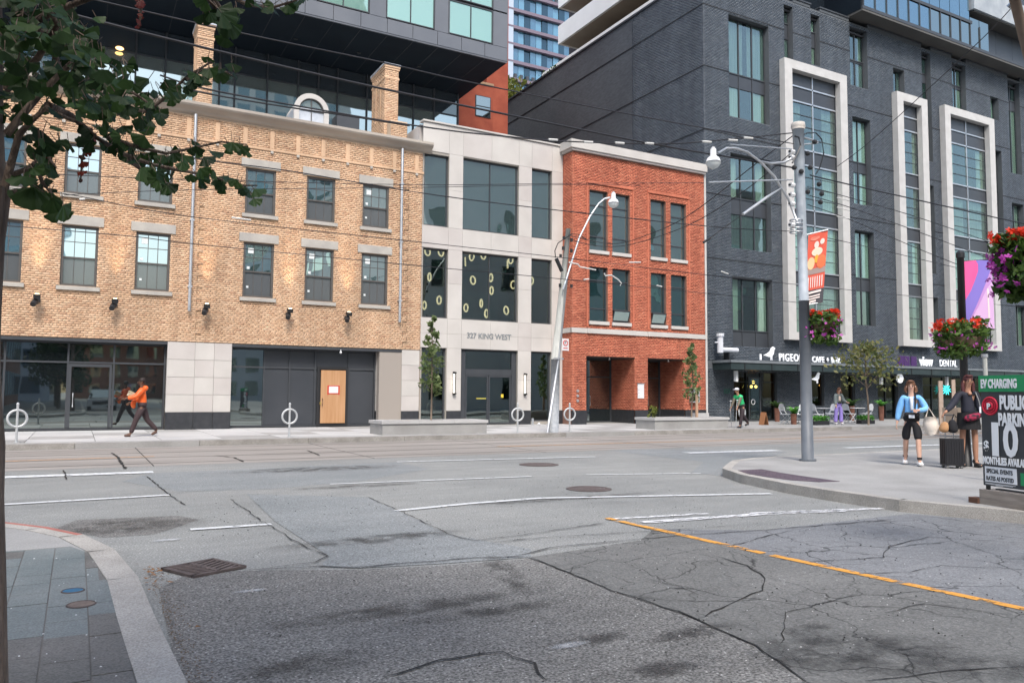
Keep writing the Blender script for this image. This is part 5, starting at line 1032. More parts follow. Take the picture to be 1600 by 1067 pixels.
# ---------------- overhead wires
CAB = mat('cable_black', (.018, .018, .022), .6)
def wire(label, pts, r_, group='overhead wires', m_=None):
    """smooth curve through world points"""
    Q = []
    for i in range(len(pts)-1):
        p0, p1, p2, p3 = pts[max(i-1, 0)], pts[i], pts[i+1], pts[min(i+2, len(pts)-1)]
        for k_ in range(6):
            s = k_/6; Q.append(.5*((2*p1)+(p2-p0)*s+(2*p0-5*p1+4*p2-p3)*s*s+(3*p1-p0-3*p2+p3)*s**3))
    Q.append(pts[-1]); o = MB().tube(Q, r_, 5).build('overhead_wire', m_ or CAB, None, True); tag(o, label, 'wire', group); return o
Y11 = lambda L_: [onY(px, py, 11.35) for px, py in L_]
wire('thick upper black cable sloping from top left over the chimneys to the steel pole', Y11([(60, -20), (367, 50), (598, 98), (735, 129), (1000, 182), (1240, 225)]), .011)
wire('thick black cable crossing both chimneys and the stone building coping', Y11([(-40, -18), (121, 25), (298, 70), (578, 135), (879, 197), (1040, 229), (1237, 262)]), .018)
wire('twisted black cable skimming the yellow building roof and dormer', Y11([(250, 118), (339, 143), (575, 185), (700, 204), (775, 212), (879, 221), (1040, 225), (1150, 217), (1238, 208)]), .013)
wire('short lower strand twisting beside the cable over the dormer', Y11([(250, 130), (336, 149), (457, 169), (540, 181), (640, 197)]), .012)
wire('black wire passing over the third floor windows down to the steel pole', Y11([(180, 226), (327, 251), (455, 268), (680, 305), (900, 332), (1120, 355), (1245, 362)]), .009)
SP = mat('spacer_white', (.6, .6, .58), .5)
t = thing('wire_spacer_set', 'white spacer sleeves strung along the roofline cable', 'wire sleeves', Y11([(940, 222)])[0])
for px, py in ((864, 219), (919, 222.5), (968, 224), (1014, 224.5), (1104, 222), (1145, 219.5), (1169, 216)): a, b = Y11([(px-7, py-.6), (px+7, py+.4)]); MB().tube([a, b], .022, 6).build('sleeve', SP, t)
Y19 = lambda L_: [onY(px, py, 18.7) for px, py in L_]
wire('thin trolley wire crossing the lower third floor windows of the yellow building', Y19([(-20, 292), (101, 303), (300, 339), (660, 379), (890, 404), (1180, 438), (1600, 480)]), .010)
wire('thin trolley wire crossing the second floor windows of the yellow building', Y19([(-20, 350), (34, 355), (202, 369), (320, 383), (660, 416), (877, 436), (1300, 478)]), .010)
wire('thin nearly level wire at the sills of the third floor', Y19([(-20, 268), (300, 281), (660, 289), (877, 287), (1100, 286)]), .009); wire('second thin nearly level wire just under the first', Y19([(100, 305), (300, 297), (660, 293), (877, 289), (1000, 290)]), .008)
for k_, L_ in enumerate([[(1266, 274), (1320, 287), (1564, 342), (1640, 358)], [(1262, 292), (1320, 307), (1450, 345), (1640, 412)], [(1262, 305), (1330, 325), (1450, 368), (1640, 440)], [(1262, 320), (1330, 344), (1450, 395), (1640, 470)], [(1262, 366), (1330, 380), (1480, 415), (1640, 452)]]):
    wire(['thickest cable running right from the steel pole over the white bay frames', 'second cable from the top running right from the steel pole', 'third cable from the top running right from the steel pole', 'fourth cable from the top running right from the steel pole', 'lowest cable running right from just above the red banner'][k_], Y11(L_), (.016, .009, .009, .009, .008)[k_])
for k_, (a, b) in enumerate((((1308, 309), (1327, 314)), ((1308, 324), (1327, 329)), ((1308, 338), (1327, 342)))): 
    t = thing('wire_sleeve', ['upper', 'middle', 'lower'][k_]+' white sleeve of three on the cables right of the steel pole', 'wire sleeve', Y11([a])[0], group='white sleeves right of the steel pole'); MB().tube(Y11([a, b]), .012, 6).build('sleeve', SP, t)
VV = lambda L_: [onV(px, py, (14.74, 23.55), (13.31, 11.35)) for px, py in L_]
wire('sagging span cable from the leaning pole up to the steel pole top', [P1.lerp(top, .97)] + VV([(955, 381), (1015, 366), (1080, 334), (1180, 257), (1238, 213)]), .012)
wire('lower sagging span cable beside the first between the two poles', [P1.lerp(top, .95)] + VV([(930, 384), (975, 384), (1025, 371), (1088, 346), (1165, 297), (1238, 238)]), .011)
wire('thin diagonal guy wire climbing to the leaning brown pole at upper right', [onY(1306, 262, 11.35), onY(1367, 215, 10.6), onY(1523, 72, 8), onY(1583, 10, 7)], .008)
t = thing('trolley_wire_fitting', 'white bent trolley wire fittings hanging in front of the red brick windows', 'wire fitting', Y19([(930, 425)])[0])
for L_ in ([(889, 410), (903, 413), (906, 417), (931, 422)], [(944, 427), (946, 431), (955, 430), (966, 437), (971, 443), (969, 446)], [(983, 410), (1001, 410)], [(912, 437), (920, 436)], [(1026, 446), (1034, 448)], [(124, 312), (133, 311)], [(362, 340), (392, 344)], [(1127, 424), (1138, 428)]): MB().tube(Y19(L_), .020, 6).build('fitting', SP, t)
wire('thin span wire dropping from a strain rod to the red brick corner', [onY(1199, 308, 11.1), onY(1141, 349, 14), onY(1103, 377, 17)], .008)
t = thing('strain_insulator', 'short black strain insulator in front of the red building corner', 'insulator', onY(1103, 377, 17)); MB().tube([onY(1099, 379, 17), onY(1110, 372, 17)], .035, 8).build('body', BLK, t)

# ---------------- bike rings
GALV = mat('bike_ring_grey', (.42, .44, .45), .5, (.52, .54, .55), 6, metal=.3)
def bike(name='bike_ring_post'):
    t = thing(name, 'x', 'bike stand', local=True, group='ring bike posts along the far kerb'); MB().tube([(0, 0, 0), (0, 0, .98)], .03, 10).build('post', GALV, t); MB().ring((0, 0, .62), (0, 1, 0), .215, .032, 28, 8).build('ring', GALV, t, True)
    MB().tube([(0, 0, .98), (0, 0, 1.0), (0, 0, 1.03)], [.038, .038, .015], 10).build('cap', GALV, t); MB().tube([(0, 0, 0), (0, 0, .012)], .07, 12).build('foot', GALV, t); return t
bp = bike()
for i, (x, y, lb) in enumerate([(-1.32, 23.9, 'grey ring bike post at the far left beside the tree trunk'), (5.6, 23.85, 'grey ring bike post in front of the dark panelled shop windows'), (13.5, 23.95, 'grey ring bike post left of the leaning utility pole'), (15.6, 23.85, 'grey ring bike post right of the leaning utility pole'), (24.65, 24.4, 'grey ring bike post beside the man on crutches')]):
    o = bp if i == 0 else copy_tree(bp); o.location = (x, y, .15); o['label'] = lb; o.rotation_euler.z = random.uniform(-.2, .2)
# ---------------- planters and trees
def tree(label, base, h, crown_z0, rw_, n_, m_, size, loc_name='street_tree', group=None, tr=.035, blobs=7):
    t = thing(loc_name, label, 'tree', base, group=group); x, y, z = base; pts = [Vector((x+random.uniform(-.03, .03)*i, y+random.uniform(-.03, .03)*i, z+(h*.9)*i/5)) for i in range(6)]
    MB().tube(pts, [tr*(1-.13*i) for i in range(6)], 8).build('trunk', BARK, t, True); b = MB(); P = []
    for i in range(blobs*2):
        f_ = i/(blobs*2-1); zz = z+crown_z0+(h-crown_z0)*f_; wr = rw_*(.45+.75*math.sin(math.pi*min(1, f_*.75+.25)))*(1-.35*f_); an = i*2.4
        c = (x+math.cos(an)*wr*.6, y+math.sin(an)*wr*.6, zz); b.tube([pts[min(5, max(1, int(f_*3)+2))]*.5+Vector((x, y, zz-.4))*.5, Vector(c)], [tr*.3, .004], 5); P.append(blob(c, wr*.62, n_//(blobs*2), 1.1))
    b.build('branches', BARK, t); leaf_cloud('crown', m_, t, np.concatenate(P), size); return t
def planter(label, x0, x1, y0, y1):
    t = thing('concrete_planter', label, 'planter', ((x0+x1)/2, (y0+y1)/2, .15)); n_ = 3
    b = MB(); b.box(x0+.04, x1-.04, y0+.04, y0+.16, .15, .50).box(x0+.04, x1-.04, y1-.16, y1-.04, .15, .50).box(x0+.04, x0+.16, y0+.16, y1-.16, .15, .50).box(x1-.16, x1-.04, y0+.16, y1-.16, .15, .5).build('body', CONC, t)
    for k_ in range(n_): B('cap_stone', CONC_L, t, x0+(x1-x0)*k_/n_+.004, x0+(x1-x0)*(k_+1)/n_-.004, y0, y0+.3, .502, .60); B('cap_stone', CONC_L, t, x0+(x1-x0)*k_/n_+.004, x0+(x1-x0)*(k_+1)/n_-.004, y1-.3, y1, .502, .60)
    B('cap_stone', CONC_L, t, x0, x0+.3, y0+.304, y1-.304, .502, .60); B('cap_stone', CONC_L, t, x1-.3, x1, y0+.304, y1-.304, .502, .60); B('soil', mat('soil', (.10, .075, .05), .95, (.2, .15, .09), 10, bump=.5), t, x0+.17, x1-.17, y0+.17, y1-.17, .3, .56); return t
planter('long low concrete planter with slender tree, left of the leaning pole', 8.5, 12.3, 23.85, 25.15); planter('low concrete planter before the red brick building', 19.5, 23.4, 23.85, 25.1)
LFB = leaf_mat('leaf_street', (.08, .13, .045), (.24, .30, .13), .45); LFR = leaf_mat('leaf_redtip', (.20, .13, .05), (.10, .13, .04), .4)
tree('slender young tree in the left planter before the stone building', (10.42, 24.4, .56), 3.45, 1.05, .36, 620, LFB, .085)
tree('slender young tree in the right planter before the red building', (21.85, 24.4, .56), 2.95, .85, .34, 520, LFB, .085)
t = thing('wooden_stake', 'pale wooden stake holding the tree in the right planter', 'stake', (21.95, 24.32, .56)); B('stake', mat('pale_wood', (.42, .28, .19), .8), t, 21.93, 22.03, 24.2, 24.26, .5, 1.75)
tree('spreading yellow green street tree before the cafe', (32.4, 24.1, .15), 3.6, 2.5, 1.5, 900, leaf_mat('leaf_autumn', (.08, .12, .04), (.26, .24, .09), .4), .10, tr=.05)
t = thing('yellow_bollard_plant', 'dry yellow flower stems sticking out at the left end of the right planter', 'plant', (19.95, 24.5, .56)); leaf_cloud('stems', LFY, t, [(19.95+random.gauss(0, .08), 24.5+random.gauss(0, .08), .6+random.random()*.45) for _ in range(60)], .07); MB().tube([(19.95, 24.5, .5), (19.93, 24.5, 1.0)], .03, 6).build('stem', LFY, t)
t = thing('low_hydrant', 'small metal stub valve on the pavement at the foot of the granite base', 'valve', (17.2, 29.2, .15)); MB().tube([(17.2, 29.2, .15), (17.2, 29.2, .45)], .05, 8).build('stub', STEEL, t); MB().ball((17.45, 29.1, .2), .06).build('cap', WHT, t)
# two wooden posts and crate
for k_, (px, py, tp, lb) in enumerate(((1471, 663, 595, 'left one of two pale wooden posts right of the woman in blue'), (1491, 657, 593, 'right one of two pale wooden posts right of the woman in blue'))):
    c = onZ(px, py, .15); t = thing('wooden_post', lb, 'post', c, group='pale wooden posts before the dental clinic'); q2 = onV(px-1, tp, c, (c.x+1, c.y-.5)); MB().tube([c, Vector((c.x, c.y, q2.z))], .13, 4).build('timber', mat('pale_timber', (.36, .27, .21), .8, (.46, .36, .29), 4), t); B('foot_plate', STEEL, t, c.x-.2, c.x+.2, c.y-.2, c.y+.2, .15, .17)
c = onZ(1494, 676, .15); t = thing('cardboard_box', 'brown box standing behind the black suitcase near the far kerb', 'box', c); MB().obox((c.x, c.y, .62), (1, 0, 0), (0, 1, 0), (0, 0, 1), .34, .3, .47).build('carton', mat('cardboard', (.27, .21, .16), .9, (.33, .27, .21), 3), t); MB().obox((c.x, c.y-.302, .9), (1, 0, 0), (0, 1, 0), (0, 0, 1), .34, .002, .03).build('tape', mat('tape_tan', (.35, .28, .2), .4), t)

# ---------------- hanging baskets
GRB = leaf_mat('basket_leaf', (.03, .08, .015), (.12, .20, .04), .35); FRD = leaf_mat('flower_red', (.62, .02, .008), (.75, .07, .02), .3); FPU = leaf_mat('flower_purple', (.38, .03, .34), (.60, .10, .52), .35)
def flowers(name, m_, parent, C, s):
    """five petal blossoms as real petals"""
    V = []; F = []
    for c in C:
        nrm = Vector(np.random.normal(size=3)); nrm.y -= .8; nrm.normalize(); a = nrm.orthogonal().normalized(); b = nrm.cross(a); ss = s*random.uniform(.7, 1.25); a0 = random.random()*6
        for k_ in range(5):
            th = a0+k_*1.2566; d = a*math.cos(th)+b*math.sin(th); e = a*math.cos(th+.5)+b*math.sin(th+.5); g_ = a*math.cos(th-.5)+b*math.sin(th-.5); c_ = Vector(c); n0 = len(V)
            V += [c_, c_+g_*ss*.7+nrm*ss*.15, c_+d*ss+nrm*ss*.25, c_+e*ss*.7+nrm*ss*.15]; F.append((n0, n0+1, n0+2, n0+3))
    return np_mesh(name, np.array([tuple(v) for v in V]), np.array(F), m_, parent, 'stuff')
def basket(label, c, r_, ns=1.0, hang=None, purple_low=.5, nleaf=1500, droop=.5):
    t = thing('flower_basket', label, 'flower basket', c, group='hanging flower baskets'); cx, cy, cz = c
    MB().tube([(cx, cy, cz-.45*r_), (cx, cy, cz-.3*r_), (cx, cy, cz)], [.25*r_, .5*r_, .62*r_], 16).build('basket', mat('coir', (.12, .08, .05), .9, (.2, .14, .09), 8), t)
    lobes = [(cx+math.cos(k_*.9)*r_*.45, cy+math.sin(k_*.9)*r_*.45, cz+random.uniform(-.1, .25)*r_) for k_ in range(7)] + [(cx, cy, cz+.2*r_)] + [(cx+math.cos(k_*1.7)*r_*.4, cy+math.sin(k_*1.7)*r_*.4, cz-droop*r_*random.uniform(.6, 1.1)) for k_ in range(5)]
    P = np.concatenate([blob(l_, r_*random.uniform(.36, .5), nleaf//len(lobes), .9) for l_ in lobes]); leaf_cloud('foliage', GRB, t, P, .055*ns)
    Pr = []; Pp = []
    for _ in range(int(26)):
        an = random.uniform(0, 6.28); q = (cx+math.cos(an)*r_*random.uniform(.25, .95), cy+math.sin(an)*r_*random.uniform(.25, .95), cz+random.uniform(.15, .6)*r_)
        Pr += [(q[0]+random.gauss(0, .05*r_), q[1]+random.gauss(0, .05*r_), q[2]+random.gauss(0, .035*r_)) for _ in range(9)]
    for _ in range(int(150*purple_low)):
        an = random.uniform(0, 6.28); rr = r_*random.uniform(.55, .95); Pp.append((cx+math.cos(an)*rr, cy+math.sin(an)*rr, cz+random.uniform(-droop*1.3, .15)*r_))
    flowers('red_flowers', FRD, t, Pr, .040*ns); flowers('purple_flowers', FPU, t, Pp, .042*ns)
    if hang: MB().tube([hang, Vector(c)+Vector((0, 0, -.2*r_))], .02, 6).build('bracket', BLK, t)
    return t
c = onV(1285, 505, (P2.x, P2.y), (P2.x+1, P2.y-.58)); basket('round basket of red and purple flowers on the tall steel pole under the banner', c, .45, hang=Vector((P2.x, P2.y, c.z-.1)), purple_low=.45, droop=.62)
c = Vector((P3.x-.12, P3.y-.05, onV(1502, 528, P3, (P3.x+1, P3.y-.55)).z)); basket('wide basket of mostly red flowers on the dark post above the dental lettering', c, .62, purple_low=.35, droop=.35, nleaf=2200)
c = away(1607, 398, 8.2); basket('nearest large basket with red and many purple flowers cut by the right frame edge', c, .34, ns=.85, hang=c+Vector((.9, -.9, .5)), purple_low=1.0, nleaf=2600, droop=.8)
# ---------------- banners
u2 = Vector((1, -.58, 0)).normalized()
def bpt(px, py): return onV(px, py, (P2.x, P2.y), (P2.x+u2.x, P2.y+u2.y))
def clothq(tl, tr_, br, bl, m_, t, name, sag=.03, off=0.0, n_=8, u0=0, u1=1, v0=0, v1=1):
    b = MB(); nrm = (tr_-tl).cross(bl-tl).normalized(); nrm = nrm if nrm.y < 0 else -nrm
    def P(u, v): q = tl.lerp(tr_, u).lerp(bl.lerp(br, u), v); return q+nrm*(off+sag*math.sin(u*5+v*3)*.5)
    for i in range(n_):
        for j_ in range(n_):
            ua, ub = u0+(u1-u0)*i/n_, u0+(u1-u0)*(i+1)/n_; va, vb = v0+(v1-v0)*j_/n_, v0+(v1-v0)*(j_+1)/n_; b.poly([P(ua, va), P(ub, va), P(ub, vb), P(ua, vb)])
    return b.build(name, m_, t), P, nrm
def flat(name, c, em=0): return mat(name, c, .7)
tl, tr_, br, bl = bpt(1263, 368), bpt(1294, 359), bpt(1285, 472), bpt(1258, 477)
t = thing('street_banner', 'red orange street banner with food picture and white lettering on the steel pole', 'banner', bl)
_, PB, nb = clothq(tl, tr_, br, bl, flat('banner_red', (.62, .10, .06)), t, 'cloth')
clothq(tl, tr_, br, bl, flat('banner_dark', (.06, .06, .07)), t, 'dark_band', off=.006, v0=.80, v1=1); clothq(tl, tr_, br, bl, flat('banner_greyband', (.32, .25, .23)), t, 'grey_band', off=.006, v0=.50, v1=.58)
def disc(P, nrm, uc, vc, ru, rv, m_, t, name, off):
    MB().poly([P(uc+ru*math.cos(a), vc+rv*math.sin(a))+nrm*off for a in np.linspace(0, 6.283, 17)[:-1]]).build(name, m_, t)
for uc, vc, ru, rv, cc in ((.45, .17, .13, .05, (.75, .62, .55)), (.75, .14, .12, .04, (.75, .6, .5)), (.5, .27, .3, .06, (.78, .62, .48)), (.2, .42, .2, .09, (.78, .50, .28)), (.75, .42, .25, .1, (.66, .16, .06)), (.5, .37, .12, .06, (.75, .38, .05)), (.35, .07, .25, .03, (.7, .2, .14))): disc(PB, nb, uc, vc, ru, rv, flat('food_%d' % int(uc*100+vc*1000), cc), t, 'printed_shape', .008+vc*.004)
for k_ in range(7): uu = .08+k_*.125; MB().poly([PB(uu, .62)+nb*.009, PB(uu+.05, .61)+nb*.009, PB(uu+.06, .76)+nb*.009, PB(uu+.02, .775)+nb*.009]).build('white_stroke', flat('banner_white', (.75, .65, .62)), t)
for k_, (va, vb, wv) in enumerate(((.825, .855, .85), (.885, .905, .8), (.92, .94, .8), (.955, .985, .6))): MB().poly([PB(.1, va)+nb*.012, PB(wv, va-.01)+nb*.012, PB(wv, vb-.01)+nb*.012, PB(.1, vb)+nb*.012]).build('print_line', flat('banner_white', (.75, .65, .62)), t)
for q_ in (tl, bl): MB().tube([Vector((P2.x, P2.y, q_.z)), q_+(tr_-tl if q_ is tl else br-bl)], .012, 6).build('banner_arm', STEEL, t)
bq = lambda px, py: onV(px, py, P3, (P3.x+1, P3.y-.55))
tl, tr_, br, bl = bq(1504, 409), bq(1550, 405), bq(1553, 515), bq(1509, 507)
t = thing('street_banner', 'violet banner with pink curve and blue diagonal stripe on the dark post', 'banner', bl)
_, PB, nb = clothq(tl, tr_, br, bl, flat('banner_lilac', (.50, .26, .58)), t, 'cloth')
def shape(pts, m_, nm, off): MB().poly([PB(u, v)+nb*off for u, v in pts]).build(nm, m_, t)
shape([(0, 0), (.42, 0), (.50, .06), (.50, .16), (.38, .30), (.22, .46), (0, .62)], flat('banner_pink', (.80, .10, .30)), 'pink_curve', .010)
shape([(.42, 0), (1, 0), (1, .10), (.78, .33), (.42, .68), (.15, .92), (0, .98), (0, .62), (.22, .46), (.38, .30), (.50, .16), (.50, .06)], flat('banner_blueviolet', (.22, .17, .55)), 'blue_stripe', .0085)
shape([(1, .30), (1, 1), (.12, .97), (.45, .72), (.8, .42)], flat('banner_pale', (.60, .38, .62)), 'pale_field', .011)
shape([(.80, .42), (.85, .42), (.85, .85), (.80, .85)], flat('banner_white', (.75, .65, .62)), 'print_line', .014); shape([(.25, .93), (.75, .945), (.75, .965), (.25, .95)], flat('banner_white', (.75, .65, .62)), 'print_line', .015)
for q_, w2 in ((tl, tr_), (bl, br)): MB().tube([Vector((P3.x, P3.y, q_.z)), w2], .013, 6).build('banner_arm', BLK, t)
# ---------------- parking board
GRN = mat('sign_green', (.015, .27, .10), .5); SGB = mat('sign_charcoal', (.045, .05, .056), .5); SGW = mat('sign_letter_white', (.80, .82, .84), .5); SGR = mat('sign_red', (.55, .02, .05), .5)
def deep(px, dep): d = ray(px, 640); d = Vector((d.x, d.y, 0)); f2 = Vector((FW.x, FW.y, 0)).normalized(); return d*(dep/d.dot(f2))
sL = deep(1531, 10.05); sR = deep(1600, 9.45); uS = (sR-sL).normalized(); nS = Vector((uS.y, -uS.x, 0)); nS = nS if nS.dot(sL) < 0 else -nS
zt = onV(1531, 587, sL, sR).z; zb = onV(1535, 757, sL, sR).z
t = thing('parking_board', 'dark sandwich board advertising public parking with green EV charging strip', 'sign board', (sL.x, sL.y, .15)); WS = 1.35
def sp(u, z, off=0): p = sL+uS*u+nS*off; return Vector((p.x, p.y, z))
def sbox(nm, m_, u0, u1, z0, z1, o0, o1): MB().hexa([sp(u0, z0, o1), sp(u1, z0, o1), sp(u1, z0, o0), sp(u0, z0, o0)], [sp(u0, z1, o1), sp(u1, z1, o1), sp(u1, z1, o0), sp(u0, z1, o0)]).build(nm, m_, t)
hS = zt-zb; sbox('board', SGB, 0.02, WS, zb, zt, -.035, 0); sbox('green_strip', GRN, 0.0, WS, zt-.245*hS/1.66, zt, .001, .008); sbox('frame_post', BLK, .02, .07, .32, zb, -.06, -.036); sbox('frame_post', BLK, WS-.07, WS-.02, .32, zb, -.06, -.036)
WDB = mat('weathered_wood', (.22, .19, .165), .9, (.34, .30, .26), 3, bump=.5, bscale=20, streak=(1, 1, 6)); sbox('timber_base', WDB, -.02, WS+.05, .15, .335, -.22, .03); sbox('brick_wedge', mat('wedge_brown', (.12, .06, .04), .9), -.16, -.022, .151, .22, -.06, .06); sbox('base_top', mat('dark_steel', (.03, .03, .03), .6), .1, WS, .336, .35, -.18, -.10)  # base top is a thin near-black strip on the timber
KS = hS/1.66
def st(s, u, z, size, m_=SGW, bold=.01, sx=.9, off=.012): text('lettering', s, size*KS, m_, t, sp(u, zt-z*KS, off), uS if uS.cross(Vector((0, 0, 1))).dot(nS) > 0 else -uS, (0, 0, 1), .002, bold*KS, sx=sx)
st('EV CHARGING', .035, .185, .18, bold=.008, sx=.52)
st('PUBLIC', .30, .50, .28, bold=.012, sx=.52); st('PARKING', .275, .74, .25, bold=.012, sx=.52)
c = sp(.155, zt-.46*KS, .004); MB().ring(c, nS, .105, .014, 32, 6).build('red_ring', SGR, t, True); MB().ring(c, nS, .075, .011, 32, 6).build('red_ring', SGR, t, True); MB().ring(c, nS, .040, .018, 32, 6).build('red_disc', SGR, t, True); st('P', .122, .505, .12, bold=.006, off=.020)
st('$', .05, 1.12, .19, bold=.006); st('1', .085, 1.18, .66, bold=.026, sx=1.0); st('0', .335, 1.18, .66, bold=.022, sx=.74); st('MONTHLIES AVAILABLE', .035, 1.33, .15, bold=.007, sx=.50)
sbox('white_box', SGW, .05, .50, zt-1.60*KS, zt-1.37*KS, .001, .005); st('SPECIAL EVENTS', .075, 1.465, .09, SGB, .002, .68, .008); st('RATES AS POSTED', .07, 1.575, .09, SGB, .002, .64, .008); sbox('green_box', GRN, .55, .9, zt-1.60*KS, zt-1.42*KS, .001, .005)
for q_, (ua, ub) in enumerate(((.05, .48), (.05, .44), (.2, .30))): sbox('small_print', SGW, ua, ub, zt-(1.625+.012*q_)*KS, zt-(1.619+.012*q_)*KS, .001, .003)

# ---------------- cafe terrace
WCH = mat('white_wicker', (.55, .57, .60), .7, (.68, .70, .72), 20)
def chair():
    t = thing('cafe_chair', 'x', 'chair', local=True, group='white folding chairs on the cafe terrace')
    MB().box(-.22, .22, -.22, .22, .44, .47).build('seat', WCH, t); b = MB()
    pts = [(-.21, .22, .62), (-.22, .26, .80), (-.16, .28, .93), (0, .29, .97), (.16, .28, .93), (.22, .26, .80), (.21, .22, .62)]; b.poly(pts).poly([(x, y+.02, z) for x, y, z in pts][::-1]).build('backrest', WCH, t)
    for sx in (-1, 1): MB().tube([(sx*.21, -.24, 0), (sx*.21, .24, .62), (sx*.22, .28, .8)], .018, 6).build('leg', WCH, t); MB().tube([(sx*.20, .24, 0), (sx*.20, -.2, .45)], .018, 6).build('leg', WCH, t)
    MB().tube([(-.2, -.12, .25), (.2, -.12, .25)], .012, 5).build('stretcher', WCH, t); return t
ch = chair()
for i, (px, y, rz, lb) in enumerate([(1229, 26.6, 1.3, 'white folding chair beside the rust plant pot, leftmost on the terrace'), (1252, 26.2, -1.2, 'white folding chair half hidden behind the tall steel pole'), (1277, 26.2, 1.4, 'white folding chair just right of the steel pole, seen side on'), (1296, 27.4, 3.1, 'white chair with rounded back facing the table left of the standing person'), (1301, 25.9, -1.3, 'white folding chair directly behind the person in purple trousers'), (1327, 26.6, 1.5, 'white folding chair right of the person in purple trousers'), (1353, 26.6, 3.3, 'rightmost white chair with rounded back behind the low hedge box')]):
    o = ch if i == 0 else copy_tree(ch); p = onY(px, 640, y); o.location = (p.x, y, .15); o.rotation_euler.z = rz; o['label'] = lb
def table():
    t = thing('cafe_table', 'x', 'table', local=True, group='round cafe tables'); MB().tube([(0, 0, .72), (0, 0, .75)], .36, 20).build('tabletop', WHT, t); MB().tube([(0, 0, .02), (0, 0, .72)], .03, 8).build('pedestal', BLK, t); MB().tube([(0, 0, 0), (0, 0, .03)], .2, 12).build('foot', BLK, t); return t
tb = table()
for i, (px, y, lb) in enumerate([(1288, 26.6, 'round white cafe table left of the person in purple trousers'), (1340, 26.8, 'round white cafe table right of the person in purple trousers'), (1241, 27.2, 'round white cafe table near the rust plant pot')]):
    o = tb if i == 0 else copy_tree(tb); p = onY(px, 640, y); o.location = (p.x, y, .15); o['label'] = lb
RUST = mat('rust_pot', (.14, .06, .04), .8, (.2, .09, .06), 6); LFL = leaf_mat('leaf_bright', (.05, .20, .03), (.14, .36, .07), .45)
def palm(label, px, y, pot_h=.5, fr=14, L_=.6, r_=.15, m_=None):
    c = onY(px, 640, y); t = thing('potted_plant', label, 'potted plant', (c.x, y, .15)); MB().tube([(c.x, y, .15), (c.x, y, .15+pot_h)], [r_*.8, r_], 14).build('pot', RUST, t); V = MB()
    for i in range(fr):
        an = i*2.4; up_ = random.uniform(.3, 1.1); prev = None; w_ = .05
        for k_ in range(6):
            s = k_/5; q = Vector((c.x+math.cos(an)*L_*s*.8, y+math.sin(an)*L_*s*.8, .15+pot_h+L_*(up_*s-s*s*.7*up_)+.03*i*.2)); side = Vector((-math.sin(an), math.cos(an), 0))*w_*(1-s*.8)*2
            if prev: V.poly([prev[0]-prev[1], q-side, q+side, prev[0]+prev[1]])
            prev = (q, side)
    V.build('fronds', m_ or LFL, t, kind='stuff'); return t
palm('bright green leafy plant in rust pot beside the leftmost terrace chair', 1240, 25.9, L_=.8); palm('dark palm leaves against the brick behind the terrace tables', 1331, 29.0, .8, L_=1.0, m_=LFG); palm('leafy green plant in a dark pot behind the cafe street tree', 1377, 28.2, .8, L_=.8); palm('green potted plant behind the leftmost terrace chair by the cafe window', 1214, 28.9, .7, L_=.8, m_=LFG)
def hedge(label, px, y, w_):
    c = onY(px, 640, y); t = thing('hedge_box', label, 'planter box', (c.x, y, .15)); B('trough', BLK, t, c.x-w_/2, c.x+w_/2, y-.15, y+.15, .15, .34)
    leaf_cloud('foliage', LFL, t, [(c.x+random.uniform(-.5, .5)*w_, y+random.uniform(-.17, .17), .36+random.random()*.2) for _ in range(500)], .05)
hedge('low green hedge trough at the foot of the terrace chairs near the steel pole', 1280, 25.0, 1.0); hedge('low green hedge trough beneath the rightmost terrace chair', 1352, 25.2, 1.0)
c = onY(1193, 640, 26.0); t = thing('sandwich_board', 'brown wooden sandwich board beside the cafe door', 'sign board', (c.x, 26, .15)); 
for s_ in (-1, 1): MB().obox((c.x+s_*.08, 26, .44), (.96, 0, s_*.26), (0, 1, 0), (-s_*.26, 0, .96), .012, .15, .30).build('panel', mat('board_brown', (.28, .13, .06), .7), t)

# ================================================================ PEOPLE
def skin(name, V, Eg, Rd, m_, parent, root=0, sub=2, extra=None):
    me = bpy.data.meshes.new(name); me.from_pydata([tuple(v) for v in V], Eg, []); o = bpy.data.objects.new('tmp_skin', me); col.objects.link(o)
    md = o.modifiers.new('s', 'SKIN'); md.use_smooth_shade = True; md.branch_smoothing = .6
    sv = me.skin_vertices[0].data
    for i, r_ in enumerate(Rd): sv[i].radius = r_ if isinstance(r_, tuple) else (r_, r_); sv[i].use_root = (i == root)
    s2 = o.modifiers.new('b', 'SUBSURF'); s2.levels = sub; s2.render_levels = sub
    dg = bpy.context.evaluated_depsgraph_get(); new = bpy.data.meshes.new_from_object(o.evaluated_get(dg)); bpy.data.objects.remove(o); bpy.data.meshes.remove(me)
    new.materials.clear(); new.materials.append(m_); new.name = name; new.shade_smooth()
    if name == '_raw': return new
    ob = bpy.data.objects.new(name, new); col.objects.link(ob); ob.parent = parent; return ob
